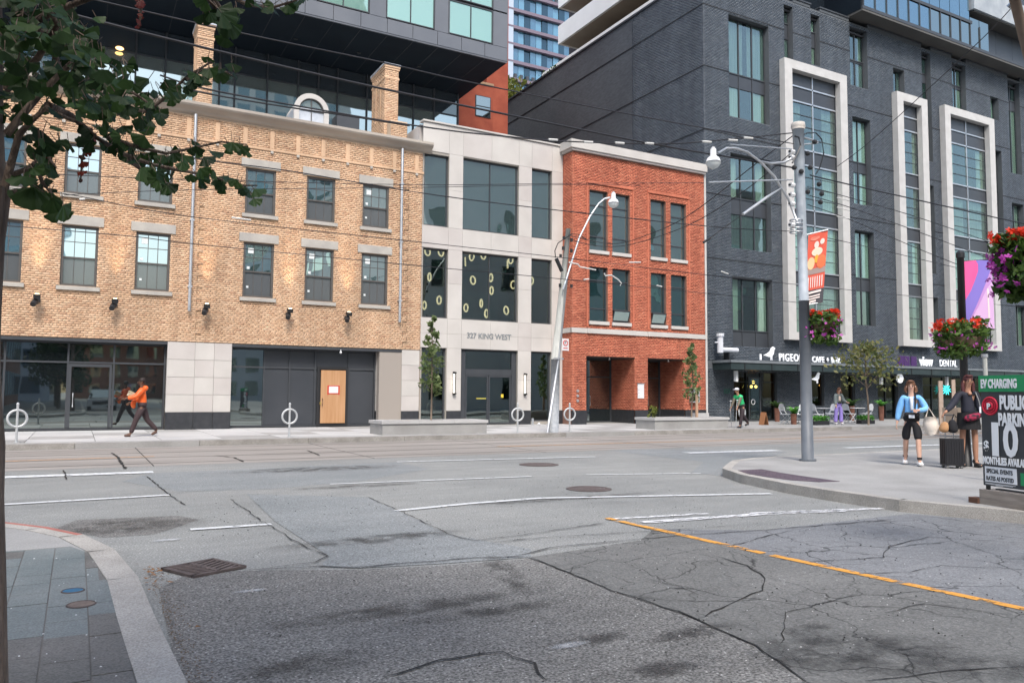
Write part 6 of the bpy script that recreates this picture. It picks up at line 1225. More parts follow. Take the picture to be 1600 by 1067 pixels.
def person(label, loc, face, H, P):
    """P: pose and dress. own frame: x to the person's left hand... +Y forward, z up; face = heading in degrees from +Y, clockwise"""
    t = thing('person', label, 'person', loc, -R(face), local=True); k = H/1.75; g = P.get
    lean = R(g('lean', 3)); hip = Vector((0, 0, .93*k))
    def leg(s, thigh, knee, abd=2):
        h = hip+Vector((s*.095*k, 0, -.02)); a = R(thigh); b = R(thigh-knee); ab = R(abd)*s
        kn = h+Vector((math.sin(ab)*.44*k, math.sin(a)*.44*k, -math.cos(a)*.44*k)); an = kn+Vector((math.sin(ab)*.2*k, math.sin(b)*.42*k, -math.cos(b)*.42*k)); return [h, kn, an]
    LL, LR = leg(-1, *g('legL', (3, 3))), leg(1, *g('legR', (-3, 3)))
    footp = {}
    for s, L_, fp in ((-1, LL, g('footL', 0)), (1, LR, g('footR', 0))):
        a = R(fp); toe = L_[2]+Vector((s*.02, math.cos(a)*.17*k, -.05*k+math.sin(a)*.17*k)); heel = L_[2]+Vector((0, -.05*k*math.cos(a), -.055*k-.05*k*math.sin(a))); footp[s] = (heel, toe)
    zmin = min(min(h_.z, t_.z) for h_, t_ in footp.values())-.035*k; dz = Vector((0, 0, -zmin))
    hip += dz; LL = [p+dz for p in LL]; LR = [p+dz for p in LR]; footp = {s: (a+dz, b+dz) for s, (a, b) in footp.items()}
    ax = Vector((0, math.sin(lean), math.cos(lean))); tl = R(g('side', 0)); ax = Vector((math.sin(tl), ax.y, ax.z)).normalized()
    waist = hip+ax*.14*k; chest = hip+ax*.34*k; neckb = hip+ax*.50*k; hd = Vector((math.sin(R(g('headside', 0))), math.sin(lean*.5+R(g('nod', 0))), 1)).normalized(); neck = neckb+hd*.06*k; headc = neck+hd*.125*k+Vector((0, .012, 0))
    def arm(s, fwd, out, elbow, eout=None):
        sh = hip+ax*.465*k+Vector((s*(.155 if g('fem') else .175)*k, 0, 0)); a, o_ = R(fwd), R(out); el = sh+Vector((s*math.sin(o_), math.sin(a)*math.cos(o_), -math.cos(a)*math.cos(o_)))*.29*k
        a2 = R(fwd+elbow); o2 = R(out if eout is None else eout); wr = el+Vector((s*math.sin(o2), math.sin(a2)*math.cos(o2), -math.cos(a2)*math.cos(o2)))*.25*k; return [sh, el, wr]
    AL, AR = arm(-1, *g('armL', (0, 8, 12))), arm(1, *g('armR', (0, 8, 12)))
    SK = mat('skin_'+g('tone', 'fair'), {'fair': (.58, .36, .27), 'tan': (.38, .20, .13), 'deep': (.13, .065, .04)}[g('tone', 'fair')], .55)
    fem = g('fem', False); f_ = 1.0 if not fem else .92; bulk = g('bulk', 1.0)
    V = [hip, waist, chest, neckb, neck, headc-hd*.05*k, headc+hd*.03*k, headc+hd*.085*k]; Rd = [(.115*k*bulk, .08*k*bulk), (.095*k*f_*bulk, .07*k*bulk), (.115*k*f_*bulk, .07*k*bulk), (.060*k, .055*k), .052*k, (.058*k, .070*k), (.074*k, .086*k), (.058*k, .070*k)]
    Eg = [(i, i+1) for i in range(7)]
    for A_, s in ((AL, -1), (AR, 1)):
        n0 = len(V); V += [chest+ax*.09*k+Vector((s*.10*k, 0, 0)), *A_, A_[2]+(A_[2]-A_[1]).normalized()*.05*k]; Rd += [.05*k, .042*k, .036*k, .027*k, (.036*k, .02*k)]; Eg += [(2, n0), (n0, n0+1), (n0+1, n0+2), (n0+2, n0+3), (n0+3, n0+4)]
    for L_, s in ((LL, -1), (LR, 1)):
        n0 = len(V); mid = L_[1].lerp(L_[2], .35)+Vector((0, -.012*k, 0)); V += [L_[0], L_[0].lerp(L_[1], .5), L_[1], mid, L_[2], footp[s][1]]; Rd += [.060*k, .060*k, .056*k, .056*k, .036*k, (.024*k, .014*k)]; Eg += [(0, n0), (n0, n0+1), (n0+1, n0+2), (n0+2, n0+3), (n0+3, n0+4), (n0+4, n0+5)]
    body = skin('_raw', V, Eg, Rd, SK, t); raws = [body]
    for A_, s, curl in ((AL, -1, g('curlL', .5)), (AR, 1, g('curlR', .5))):     # hands: five fingers rooted in the palm
        d = (A_[2]-A_[1]).normalized(); across = d.cross(Vector((s, 0, .2))).normalized(); pal = d.cross(across).normalized(); w0 = A_[2]+d*.05*k
        for i in range(4):
            o_ = across*(-.027+.018*i)*k; ln = (.07, .08, .075, .06)[i]*k; a0 = w0+o_*.6; a1 = w0+d*.035*k+o_; a2 = a1+(d-pal*curl*-s*.4).normalized()*ln*.5; a3 = a2+(d-pal*curl*-s*1.3).normalized()*ln*.5
            raws.append(skin('_raw', [a0, a1, a2, a3], [(0, 1), (1, 2), (2, 3)], [.010*k, .0095*k, .0088*k, .007*k], SK, t, sub=1))
        b0 = A_[2]+d*.02*k; raws.append(skin('_raw', [b0, b0+across*-.035*k+d*.02*k, b0+across*-.045*k+d*.055*k], [(0, 1), (1, 2)], [.012*k, .011*k, .008*k], SK, t, sub=1))
    # nose and ears into the same mesh
    vs = []; fs = []
    for me in raws:
        o0 = len(vs); vs += [tuple(v.co) for v in me.vertices]; fs += [tuple(o0+i for i in p.vertices) for p in me.polygons]
    fc = headc+Vector((0, .088*k, 0)); mb = MB(); mb.v = vs; mb.f = fs; mb.ball(fc+Vector((0, .012*k, -.01*k)), .013*k, .018*k, .024*k, 8, 5)
    for s in (-1, 1): mb.ball(headc+Vector((s*.082*k, -.005, -.01*k)), .012*k, .02*k, .03*k, 6, 4)
    mb.build('body', SK, t, True)
    eb = MB(); 
    for s in (-1, 1): eb.ball(fc+Vector((s*.032*k, -.004*k, .012*k)), .014*k, .010*k, .008*k, 6, 4); eb.box(s*.032*k-.018*k+fc.x, s*.032*k+.018*k+fc.x, fc.y-.012*k, fc.y+.004*k, fc.z+.030*k, fc.z+.036*k)
    eb.build('eyes', BLK, t); MB().ball(fc+Vector((0, .0, -.045*k)), .024*k, .008*k, .007*k, 8, 4).build('mouth', mat('lips', (.35, .10, .09), .5), t)
    # clothes
    def torso(name, m_, z_lo=-.02, extra_r=.022, sleeve=1.0, puff=0):
        lo = hip+ax*z_lo*k; Vt = [lo, waist, chest, hip+ax*.44*k, neckb+hd*-.005]; e = extra_r*k; Rt = [(.15*k*bulk+e, .115*k*bulk+e), (.125*k*f_*bulk+e+puff, .095*k*bulk+e+puff), (.155*k*f_*bulk+e+puff, .105*k*bulk+e+puff), (.12*k+e, .085*k+e), (.062*k+e, .058*k+e)]
        Et = [(0, 1), (1, 2), (2, 3), (3, 4)]
        for A_, s in ((AL, -1), (AR, 1)):
            n0 = len(Vt); Vt += [chest+ax*.09*k+Vector((s*.11*k, 0, 0)), A_[0], A_[0].lerp(A_[1], .5 if sleeve <= .5 else 1.0)]; Rt += [.072*k+e, .056*k+e+puff*.6, .046*k+e+puff*.6]; Et += [(2, n0), (n0, n0+1), (n0+1, n0+2)]
            if sleeve > .5: Vt += [A_[1].lerp(A_[2], .92)]; Rt += [.031*k+e*.8+puff*.4]; Et.append((n0+2, n0+3))
        return skin(name, Vt, Et, Rt, m_, t)
    def legs(name, m_, length=1.0, extra_r=.016, flare=0):
        e = extra_r*k; Vl = [hip+ax*.04*k, hip-Vector((0, 0, .03*k))]; Rl = [(.13*k*bulk+e, .098*k*bulk+e), (.148*k*bulk+e, .108*k*bulk+e)]; El = [(0, 1)]
        for L_ in (LL, LR):
            n0 = len(Vl); Vl += [L_[0]-Vector((0, 0, .04*k)), L_[0].lerp(L_[1], .55), L_[0].lerp(L_[1], min(1, length*2) if length < .6 else 1)]; Rl += [.098*k*bulk+e, .082*k*bulk+e, .062*k+e+flare*.3]; El += [(1, n0), (n0, n0+1), (n0+1, n0+2)]
            if length > .6: Vl += [L_[1].lerp(L_[2], .5), L_[1].lerp(L_[2], .97)]; Rl += [.056*k+e+flare*.6, .048*k+e+flare]; El += [(n0+2, n0+3), (n0+3, n0+4)]
        skin(name+'_seat', [hip+ax*.13*k, hip+ax*.03*k, hip-Vector((0, 0, .07*k))], [(0, 1), (1, 2)], [(.135*k*f_*bulk+e, .10*k+e), (.165*k*bulk+e, .125*k+e), (.150*k*bulk+e, .115*k+e)], m_, t)
        return skin(name, Vl, El, Rl, m_, t)
    def shoes(m_, boot=0):
        for s, L_ in ((-1, LL), (1, LR)):
            h_, to = footp[s]; V_ = [h_+Vector((0, 0, .01*k)), h_.lerp(to, .55)+Vector((0, 0, .012*k)), to]; R_ = [(.056*k, .050*k), (.060*k, .046*k), (.055*k, .036*k)]; E_ = [(0, 1), (1, 2)]
            V_.append(L_[2]+Vector((0, 0, .02*k+boot))); R_.append(.058*k); E_.append((0, 3)); skin('shoe', V_, E_, R_, m_, t)
    def hair(m_, long_=0, cap=None):
        c_ = headc+hd*.03*k; b = MB(); b.ball(c_+Vector((0, -.022*k, .016*k)), .088*k, .096*k, .094*k, 14, 9)
        if long_:
            for s in (-1, 1): b.tube([c_+Vector((s*.065*k, -.03*k, .02*k)), c_+Vector((s*.092*k, -.025*k, -.07*k)), c_+Vector((s*.095*k, -.02*k, -.09*k-long_*.5)), c_+Vector((s*.085*k, .0, -.1*k-long_))], [.028*k, .036*k, .038*k, .014*k], 8)
            b.tube([c_+Vector((0, -.06*k, .02*k)), c_+Vector((0, -.085*k, -.1*k)), c_+Vector((0, -.09*k, -.1*k-long_))], [.07*k, .085*k, .05*k], 10)
            b.ball(c_+Vector((0, .055*k, .075*k)), .066*k, .035*k, .03*k, 10, 6)
        b.build('hair', m_, t, True)
        if cap: MB().ball(c_+Vector((0, -.005, .045*k)), .098*k, .108*k, .07*k, 14, 8).build('cap', cap, t, True); MB().obox(c_+Vector((0, .11*k, .035*k)), (1, 0, 0), (0, 1, -.2), (0, .2, 1), .06*k, .05*k, .006).build('cap_brim', cap, t)
    return dict(t=t, torso=torso, legs=legs, shoes=shoes, hair=hair, AL=AL, AR=AR, hip=hip, chest=chest, ax=ax, k=k, headc=headc, hd=hd, LL=LL, LR=LR, neck=neck, waist=waist)
HB = mat('hair_dark', (.02, .012, .01), .6); HR = mat('hair_brown', (.10, .045, .025), .6, (.16, .075, .04), 20); HC = mat('hair_auburn', (.055, .014, .016), .6, (.10, .03, .03), 25)
W = lambda p, t: t.matrix_world @ p
# man in orange, walking left
t_ = person('person in orange puffer jacket and dark brown trousers walking left past the shop window', (1.72, 25.85, .15), -90, 1.76, dict(legL=(22, 4), legR=(-20, 22), footR=-28, armL=(38, 10, 45), armR=(8, 14, 55), lean=3, tone='deep', bulk=1.05))
ORJ = mat('orange_nylon', (.72, .10, .015), .45, (.82, .16, .03), 6, bump=.4); BRT = mat('brown_trousers', (.045, .028, .03), .8); t_['torso']('jacket', ORJ, -.03, .030, 1.0, .012); t_['legs']('trousers', BRT, 1, .02); t_['shoes'](mat('brown_leather', (.10, .055, .04), .6)); t_['hair'](HB)
skin('hood', [t_['neck']+Vector((0, -.02, -.07)), t_['neck']+Vector((0, -.11, -.05)), t_['neck']+Vector((0, -.17, -.09))], [(0, 1), (1, 2)], [(.15, .11), (.15, .10), (.11, .06)], ORJ, t_['t']); skin('beard', [t_['headc']+Vector((0, .05, -.10)), t_['headc']+Vector((0, .075, -.07))], [(0, 1)], [.05, .03], HB, t_['t'])
skin('jacket_flap', [t_['waist']+Vector((.0, .20, .02)), t_['waist']+Vector((0, .26, -.12)), t_['waist']+Vector((0, .20, -.24))], [(0, 1), (1, 2)], [.09, .08, .06], ORJ, t_['t'])
bg_ = thing('paper_bag', 'crumpled tan parcel held in front of the orange jacket', 'parcel', (1.72, 25.85, .15), R(90), local=True); MB().obox(t_['chest']+Vector((-.05, .27, -.03)), (1, .2, 0), (-.2, 1, .5), (0, -.5, 1), .13, .10, .07).build('parcel', mat('parcel_tan', (.35, .30, .20), .8, (.5, .44, .32), 9, bump=.6), bg_); MB().obox(t_['chest']+Vector((-.05, .30, .05)), (1, .2, 0), (-.2, 1, .5), (0, -.5, 1), .08, .06, .02).build('flap', mat('parcel_tan', (1, 1, 1)), bg_)
# person on crutches
t_ = person('person in white cap and bright green vest leaning forward on crutches, walking left', (24.2, 23.95, .15), -88, 1.70, dict(legL=(18, 6), legR=(-22, 20), footR=-20, armL=(28, 6, 4), armR=(18, 8, 4), lean=26, nod=4, tone='tan', bulk=1.02))
GV = mat('green_vest', (.02, .42, .14), .5, (.04, .55, .20), 8, bump=.4); t_['torso']('shirt', mat('khaki_shirt', (.16, .14, .11), .9), -.02, .016, 1.0); t_['torso']('vest', GV, -.03, .034, .4, .01); t_['legs']('trousers', mat('dark_jogger', (.035, .025, .03), .8), 1, .018); t_['shoes'](BLK); t_['hair'](HB, 0, mat('cap_white', (.62, .62, .66), .7))
for s, A_, lb in ((-1, t_['AL'], 'aluminium crutch planted ahead of the person in the green vest'), (1, t_['AR'], 'aluminium crutch trailing behind the person in the green vest')):
    cr = thing('crutch', lb, 'crutch', (24.2, 23.95, .15), R(88), local=True, group='pair of crutches'); h_ = A_[2]+Vector((0, .05, 0)); MB().tube([Vector((h_.x+s*.05, h_.y+(.10 if s < 0 else -.12), 0)), h_, h_+Vector((0, -.04, .28))], .014, 8).build('shaft', STEEL, cr); MB().tube([h_, h_+Vector((0, .1, 0))], .018, 8).build('grip', BLK, cr); MB().ring(h_+Vector((0, -.04, .28)), (0, .1, 1), .05, .012, 14).build('cuff', STEEL, cr)
# person at cafe
t_ = person('person in grey jacket, pale top and purple trousers standing at the cafe terrace', (31.6, 25.1, .15), 200, 1.72, dict(legL=(4, 6), legR=(-5, 2), armL=(12, 10, 60), armR=(6, 8, 20), lean=3, nod=18, tone='fair', fem=True))
t_['torso']('top', mat('beige_top', (.55, .45, .38), .8), .02, .012, .4); j = t_['torso']('jacket', mat('grey_jacket', (.14, .17, .17), .8), -.08, .034, 1.0, .012); t_['legs']('trousers', mat('purple_trousers', (.27, .21, .55), .8), 1, .018, .035); t_['shoes'](WHT); t_['hair'](HR, .08)
skin('top_front', [t_['chest']+Vector((0, .09, .06)), t_['waist']+Vector((0, .10, 0))], [(0, 1)], [(.06, .06), (.065, .07)], mat('beige_top', (1, 1, 1)), t_['t']); skin('belt_bag', [t_['hip']+Vector((-.1, .12, .08)), t_['hip']+Vector((.1, .12, .08))], [(0, 1)], [.05, .05], BLK, t_['t'])
# woman in blue
LB_ = (14.42, 9.76, .15)
t_ = person('person in light blue cropped jacket and black shorts walking with a cream tote', LB_, 232, 1.65, dict(legL=(14, 6), legR=(-12, 10), footR=-8, armL=(12, 26, 72, -46), armR=(-4, 15, 10, 10), lean=2, tone='fair', fem=True, bulk=1.0))
BLJ = mat('sky_blue_jacket', (.16, .42, .78), .7, (.24, .52, .86), 6, bump=.2); BKS = mat('black_cotton', (.014, .014, .017), .85); WTP = mat('white_top', (.68, .72, .78), .8)
t_['torso']('jacket', BLJ, .10, .018, 1.0, .008); t_['legs']('shorts', BKS, .48, .014, .0); t_['shoes'](WHT); t_['hair'](HR, .06); h_ = t_['hip']
skin('white_top', [t_['chest']+Vector((0, .085, .13)), t_['chest']+Vector((0, .115, .0)), t_['waist']+Vector((0, .105, .03))], [(0, 1), (1, 2)], [(.045, .05), (.035, .05), (.03, .05)], WTP, t_['t']); skin('waist_bag', [h_+Vector((-.14, .13, .10)), h_+Vector((.0, .16, .09)), h_+Vector((.14, .13, .10))], [(0, 1), (1, 2)], [.05, .055, .05], BKS, t_['t']); skin('strap', [t_['chest']+Vector((-.07, .10, .16)), t_['chest']+Vector((-.06, .155, .02)), h_+Vector((-.05, .16, .16))], [(0, 1), (1, 2)], [(.018, .01)]*3, BKS, t_['t']); MB().box(-.04, .06, .205, .222, h_.z+.03, h_.z+.09).build('phone', WTP, t_['t'])
for L_ in (t_['LL'], t_['LR']): MB().tube([L_[2]+Vector((0, 0, .045)), L_[2]+Vector((0, 0, .085))], .046, 10).build('sock', BKS, t_['t'])
tot = thing('tote_bag', 'cream canvas tote bag hanging from the arm of the person in blue', 'bag', LB_, -R(232), local=True); e_ = t_['AL'][1]; CRM = mat('cream_canvas', (.62, .55, .48), .9, (.70, .64, .56), 5, bump=.3)
b = MB(); c_ = e_+Vector((-.06, .06, -.36)); c_ = e_+Vector((-.05, .06, -.30)); b.tube([c_+Vector((0, 0, .16)), c_+Vector((0, 0, .05)), c_+Vector((-.03, 0, -.10)), c_+Vector((-.05, 0, -.18))], [.10, .135, .15, .10], 10).build('bag', CRM, tot, True); MB().tube([c_+Vector((-.08, 0, .14)), e_+Vector((-.03, .03, .04)), c_+Vector((.08, 0, .14))], .012, 6).build('strap', CRM, tot)
# woman in black with suitcase
LD = (15.12, 9.05, .15)
t_ = person('person with long curly hair in black dress standing beside a black suitcase', LD, 214, 1.74, dict(legL=(2, 3), legR=(-3, 3), armR=(14, 34, 22, 46), armL=(4, 8, 40), lean=1, headside=-3, tone='tan', fem=True))
t_['torso']('dress_top', mat('black_jersey', (.010, .010, .012), .8), -.03, .016, .3); t_['torso']('overshirt', mat('navy_shirt', (.02, .022, .035), .8), .02, .018, 1.0, .006); t_['hair'](HC, .24); t_['shoes'](BLK, .05); h_ = t_['hip']
b = MB(); n_ = 18
for i in range(n_):
    a, c = 2*math.pi*i/n_, 2*math.pi*(i+1)/n_; b.poly([h_+Vector((.19*math.cos(a), .155*math.sin(a), .08)), h_+Vector((.19*math.cos(c), .155*math.sin(c), .08)), h_+Vector((.22*math.cos(c), .185*math.sin(c), -.24)), h_+Vector((.22*math.cos(a), .185*math.sin(a), -.24))])
b.build('skirt', mat('black_jersey', (0, 0, 0)), t_['t'], True)
skin('plaid_shirt', [h_+Vector((-.16, .15, .05)), h_+Vector((0, .20, .0)), h_+Vector((.16, .16, -.04))], [(0, 1), (1, 2)], [.055, .075, .06], mat('red_plaid', (.30, .02, .06), .8, (.03, .01, .02), 22, detail=0), t_['t'])
skin('neckline', [t_['chest']+Vector((0, .06, .15)), t_['chest']+Vector((0, .10, .08))], [(0, 1)], [(.045, .04), (.035, .03)], mat('skin_tan', (0, 0, 0)), t_['t']); skin('shoulder_strap', [t_['chest']+Vector((-.10, .09, .14)), t_['chest']+Vector((-.13, .15, -.02)), h_+Vector((-.16, .17, .12))], [(0, 1), (1, 2)], [(.012, .01)]*3, mat('strap_grey', (.2, .2, .2), .6), t_['t']); MB().box(-.19, -.11, .20, .215, h_.z+.08, h_.z+.2).build('phone', WTP, t_['t'])
hand = Matrix.Rotation(-R(214), 4, 'Z') @ (t_['AR'][2]+Vector((0, 0, -.04))); hx, hy, hz = LD[0]+hand.x, LD[1]+hand.y, LD[2]+hand.z
S = onZ(1488, 731, .15); SY, SX = S.y, S.x
su = thing('suitcase', 'black upright spinner suitcase with ribbed shell and raised handle', 'suitcase', (SX, SY, .15), R(-34), local=True); SB = mat('black_shell', (.012, .012, .015), .35, spec=.6)
MB().box(-.17, .17, -.12, .12, .055, .56).build('shell', SB, su)
for i in range(7): B('shell_rib', SB, su, -.15+i*.047, -.130+i*.047, -.128, -.121, .08, .53)
for i in range(3): B('side_rib', SB, su, -.178, -.171, -.08+i*.07, -.06+i*.07, .08, .53)
for sx in (-1, 1):
    for sy in (-1, 1): MB().tube([(sx*.13-.02, sy*.08, .03), (sx*.13+.02, sy*.08, .03)], .03, 10).build('wheel', mat('wheel_grey', (.2, .2, .2), .6), su)
    MB().tube([(sx*.075, .08, .56), (sx*.075, .08, 1.0)], .009, 6).build('handle_rod', STEEL, su)
MB().tube([(-.09, .08, 1.0), (.09, .08, 1.0)], .016, 8).build('handle_grip', SB, su)
bp_ = thing('backpack', 'brown and black backpack resting on top of the black suitcase', 'backpack', (SX, SY, .71), R(-34), local=True)
b = MB(); 
skin('brown_part', [Vector((-.16, -.01, .10)), Vector((-.13, -.01, .22)), Vector((-.10, 0, .32))], [(0, 1), (1, 2)], [(.10, .09), (.10, .09), (.06, .05)], mat('brown_suede', (.36, .19, .09), .9, (.45, .26, .13), 8), bp_); skin('black_part', [Vector((.03, .0, .09)), Vector((.03, .0, .22)), Vector((.02, 0, .36))], [(0, 1), (1, 2)], [(.10, .09), (.10, .09), (.05, .04)], BKS, bp_); MB().tube([(.02, 0, .36), (.06, 0, .46), (.1, 0, .40)], .012, 6).build('top_loop', BKS, bp_)

# ================================================================ GINKGO IN THE FOREGROUND
TB = Vector((-.335, 2.62, .15)); gk = thing('ginkgo_tree', 'ginkgo tree at the left frame edge with dark fan leaves hanging into view', 'tree', TB)
GB = mat('ginkgo_bark', (.06, .042, .034), .95, (.26, .20, .16), 16, bump=1.0, bscale=40, streak=(1, 1, .2), bdist=.05)
tr_pts = []; tr_r = []
for py, ex in ((1067, 14), (1000, 12), (930, 11), (850, 9), (780, 7), (700, 9), (650, 5), (600, 2), (540, 1), (480, 3), (420, 6), (370, 9), (335, 14), (310, 17), (290, 14), (260, 9), (220, 7), (120, 5), (0, 4), (-140, 4), (-300, 6)):
    d = ray(ex, py); q = EYE+d*(2.55/d.y); r_ = .125+random.uniform(-.006, .006); tr_pts.append(Vector((q.x-r_, 2.55, q.z))); tr_r.append(r_)
tr_pts.insert(0, tr_pts[0]+Vector((-.02, 0, -(tr_pts[0].z-.15)))); tr_r.insert(0, .16)
tr_pts += [Vector((-.35, 2.4, 3.6)), Vector((-.42, 2.1, 5.0)), Vector((-.4, 1.9, 6.6))]; tr_r += [.11, .08, .03]
MB().tube(tr_pts, tr_r, 18).build('trunk', GB, gk, True); OFF[gk.name] = TB
GL1 = leaf_mat('ginkgo_leaf', (.010, .030, .008), (.042, .088, .022), .34, rough=.5); GLR = leaf_mat('ginkgo_leaf_red', (.12, .012, .010), (.20, .035, .02), .3)
def fan_mesh(s, curl, notch):
    V = [(0, 0, 0)]; n_ = 14; F = []
    for i in range(n_+1):
        a = R(-66+132*i/n_); r_ = s*(1-.10*abs(i/n_-.5)*2+.025*math.sin(i*2.1)) * (notch if i == n_//2 else 1); V.append((math.sin(a)*r_, math.cos(a)*r_, curl*s*abs(math.sin(a))*.6+.03*s*math.sin(i*1.7)))
    for i in range(n_): F.append((0, i+2, i+1))
    me = bpy.data.meshes.new('leaf'); me.from_pydata(V, [], F); return me
FM = [fan_mesh(1.0, c_, nn) for c_, nn in ((.15, .55), (-.25, .8), (.35, .62), (-.1, .93), (.5, .75))]
for me in FM: me.materials.append(GL1)
FMR = [m_.copy() for m_ in FM[:2]]
for me in FMR: me.materials.clear(); me.materials.append(GLR)
LEAFN = [0]; REST = {'V': [], 'F': []}; STEMS = MB()
def add_leaf(p, size, red=False, down=None):
    """a leaf hangs from its stalk: blade points mostly down and outwards"""
    d = down or Vector((random.gauss(.15, .6), random.gauss(-.1, .5), -abs(random.gauss(.8, .35)))); d.normalize(); nrm = Vector((random.gauss(0, .5), -1+random.gauss(0, .6), random.gauss(.2, .4))); sd_ = d.cross(nrm).normalized(); nrm = sd_.cross(d)
    M4 = Matrix((sd_, d, nrm)).transposed().to_4x4(); M4.translation = p
    M4 = M4 @ Matrix.Diagonal((size*random.uniform(.8, 1.1), size, size, 1))
    STEMS.tube([p, p-d*size*.6+Vector((0, 0, size*.2))], [.0012, .0010], 3, caps=False)
    if LEAFN[0] < 300:
        LEAFN[0] += 1; o = bpy.data.objects.new('leaf', random.choice(FMR if red else FM)); col.objects.link(o); o.parent = gk; M4.translation = p-TB; o.matrix_local = M4
        if red: o['label'] = 'small dark red leaf'
    else:
        src = random.choice(FM); k0 = len(REST['V']); REST['V'] += [tuple(M4 @ v.co) for v in src.vertices]; REST['F'] += [tuple(k0+i for i in q.vertices) for q in src.polygons]
twN = [0]
def twig(pts, dist, r0=.006, leaves=14, spread=22, size=.034, red=False, dj=.12):
    """pts: outline of the twig seen at the given distance from the eye"""
    P = [away(px, py, dist+(random.uniform(-.03, .03))) for px, py in pts]; n_ = len(P); MB().tube(P, [r0*(1-.8*i/(n_-1))+.0008 for i in range(n_)], 6).build('twig', GB, gk, True)
    for i in range(leaves):
        s = (i+.5)/leaves*(n_-1); j_ = min(int(s), n_-2); f_ = s-j_; px = pts[j_][0]*(1-f_)+pts[j_+1][0]*f_; py = pts[j_][1]*(1-f_)+pts[j_+1][1]*f_
        add_leaf(away(px+random.gauss(0, spread*.55), py+random.gauss(0, spread*.5), dist+random.gauss(0, dj)), size*random.uniform(.75, 1.3), red)
# twigs seen clearly against the buildings first (each leaf a part), dense mass after
twig([(172, 165), (230, 175), (262, 150), (290, 122), (330, 97), (345, 112)], 2.7, leaves=24, spread=17, size=.030)
twig([(290, 125), (315, 110), (345, 108), (368, 122)], 2.7, leaves=12, spread=14, size=.028)
twig([(170, 215), (215, 230), (260, 240), (300, 232), (345, 222), (385, 226)], 2.6, leaves=26, spread=16, size=.032)
twig([(190, 240), (240, 258), (290, 268), (330, 275), (372, 290), (402, 290)], 2.55, leaves=26, spread=15, size=.031)
twig([(200, 250), (235, 275), (262, 300)], 2.5, leaves=14, spread=15, size=.034)
twig([(22, 272), (48, 262), (58, 250), (62, 225), (60, 200)], 2.35, leaves=9, spread=12, size=.034)
twig([(58, 262), (66, 285), (78, 300), (98, 318)], 2.35, leaves=11, spread=14, size=.036)
twig([(20, 300), (34, 298), (44, 285), (52, 280)], 2.35, leaves=2, spread=5, size=.03)
twig([(62, 210), (78, 250), (88, 262)], 2.4, leaves=6, spread=10, size=.034)
add_leaf(away(52, 292, 2.33), .062, down=Vector((-.2, 0, -1)))
twig([(140, 200), (136, 225), (128, 250), (126, 285)], 2.6, leaves=13, spread=5, size=.016, red=True); twig([(222, -10), (220, 15), (217, 42)], 2.7, leaves=9, spread=4, size=.014, red=True); twig([(60, 235), (75, 245), (72, 222)], 2.5, leaves=4, spread=7, size=.02, red=True)
twig([(300, -30), (335, 10), (345, 40), (352, 60)], 2.5, leaves=16, spread=14, size=.034); twig([(340, -20), (380, 5), (420, 14), (450, 5), (480, -5)], 2.6, leaves=16, spread=10, size=.030); twig([(320, -20), (350, 20), (365, 55)], 2.45, leaves=8, spread=12, size=.036)
for (x0, y0, x1, y1, n_) in [(120, 120, 260, 190, 34), (130, 190, 230, 225, 14), (40, 205, 110, 240, 10)]:
    for _ in range(n_): add_leaf(away(random.uniform(x0, x1), random.uniform(y0, y1), random.uniform(2.4, 3.0)), random.uniform(.028, .042))
# dense upper left mass
def inmass(x, y): return (y < 175-.25*x if x < 120 else y < 60+.9*(x-120)*0+ (150 if x < 175 else 0)) or (x < 190 and 85 < y < 190) 
for _ in range(920):
    x = random.uniform(-60, 200); y = random.uniform(-60, 205)
    top = 12+max(0, x-90)*.75
    if x > 92 and y < top and random.random() < .93: continue
    if x > 160 and y < 95: continue
    if y > 168 and random.random() < .78: continue
    if y > 130 and x < 130 and random.random() < .45: continue
    add_leaf(away(x, y, random.uniform(2.1, 3.3)), random.uniform(.024, .038))
for L_ in ([(10, 210), (60, 150), (110, 100), (170, 120), (230, 160)], [(8, 290), (30, 210), (70, 170), (130, 195), (180, 240)], [(10, 140), (60, 90), (90, 40), (60, -20)], [(75, 165), (110, 180), (150, 215), (185, 235)], [(10, 60), (80, 20), (160, -10)], [(30, 20), (80, 70), (100, 130), (130, 160)]):
    P = [away(px, py, 2.55+random.uniform(-.15, .15)) for px, py in L_]; MB().tube(P, [.011, .009, .007, .005, .003][:len(P)], 8).build('branch', GB, gk, True)
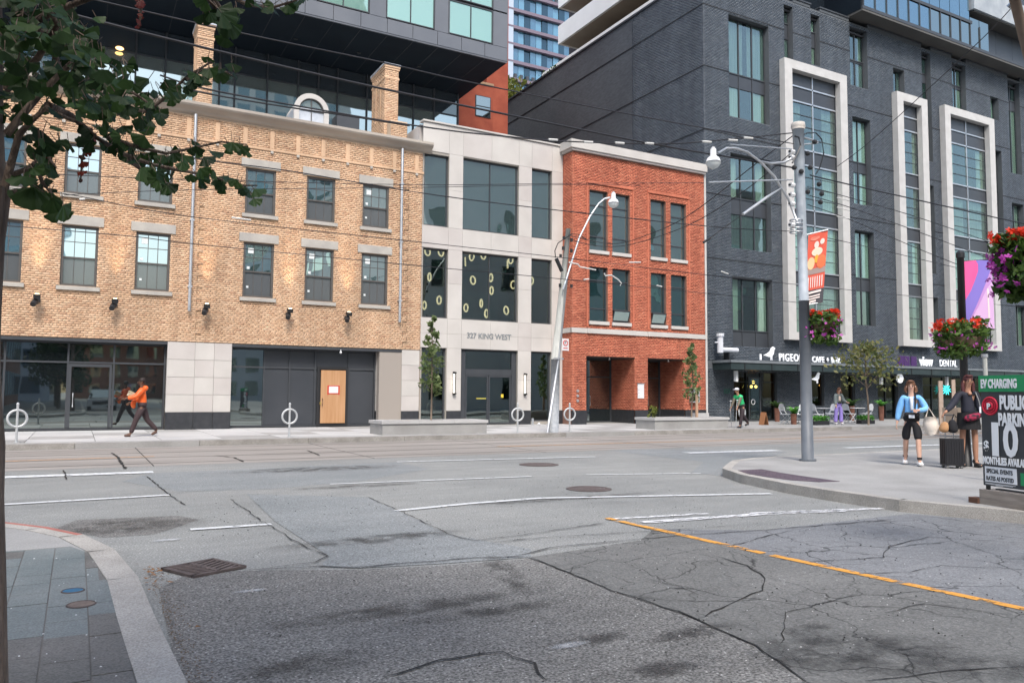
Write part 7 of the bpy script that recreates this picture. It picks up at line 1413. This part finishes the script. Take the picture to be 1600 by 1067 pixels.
# the rest of the crown above the frame and over the pavement
np.random.seed(3)
for i in range(9):
    an = i*2.4; c = (-.4+math.cos(an)*1.25, 1.2+math.sin(an)*1.3, 4.9+(i % 4)*.55); MB().tube([(-.38, 2.2, 3.6+(i % 3)*.5), (c[0]*.5-.2, c[1]*.5+1.1, c[2]-.5), c], [.05, .03, .01], 6).build('branch', GB, gk, True)
C = np.concatenate([blob((-.4+math.cos(i*2.4)*1.2, 1.1+math.sin(i*2.4)*1.3, 4.9+(i % 4)*.6), .95, 700, .8) for i in range(9)]); C = C[C[:, 2] > 1.5+.62*np.abs(C[:, 1])+1.2]
leaf_cloud('crown', GL1, gk, C, .055)
np_mesh('inner_leaves', np.array(REST['V']), np.array(REST['F']), GL1, gk, 'stuff') if REST['V'] else None
STEMS.build('leaf_stalks', GB, gk, kind='stuff')
# ---------------- parked cars behind the viewer, seen in the shop glass
def car(label, x, y, rz, paint):
    t = thing('parked_car', label, 'car', (x, y, 0), rz, local=True); b = MB()
    b.hexa([(-.9, -2.2, .35), (.9, -2.2, .35), (.9, 2.2, .35), (-.9, 2.2, .35)], [(-.88, -2.15, .95), (.88, -2.15, .95), (.86, 2.15, .88), (-.86, 2.15, .88)]).build('body', paint, t)
    MB().hexa([(-.84, -2.0, .952), (.84, -2.0, .952), (.84, 1.0, .952), (-.84, 1.0, .952)], [(-.68, -1.6, 1.55), (.68, -1.6, 1.55), (.68, .3, 1.55), (-.68, .3, 1.55)]).build('cabin', GL_DK, t); MB().box(-.66, .66, -1.55, .25, 1.552, 1.60).build('roof', paint, t)
    for sx in (-1, 1):
        for sy in (-1.35, 1.4): MB().tube([(sx*.93, sy, .33), (sx*.72, sy, .33)], .33, 18).build('wheel', BLK, t)
        B('headlight', WHT, t, sx*.8-.12, sx*.8+.06, 2.17, 2.205, .66, .80)
    B('grille', BLK, t, -.5, .5, 2.20, 2.21, .5, .72)
WCAR = mat('car_white', (.7, .71, .72), .25, spec=.6); DCAR = mat('car_dark', (.02, .022, .026), .2, spec=.6); car('white car parked at the left kerb of the side street, behind the viewer', 1.7, -7.5, .05, WCAR); car('dark car parked further down the side street, behind the viewer', 3.4, -18, 0, DCAR); car('silver car parked at the right kerb of the side street, behind the viewer', 8.7, -12, 0, STEEL)
for x, y, lb in ((-1.2, -6.5, 'round street tree on the left pavement, behind the viewer'), (-1.6, -17, 'second round street tree on the left pavement, behind the viewer')): tree(lb, (x, y, .15), 6.5, 2.4, 1.9, 3000, LFD, .16, tr=.13)
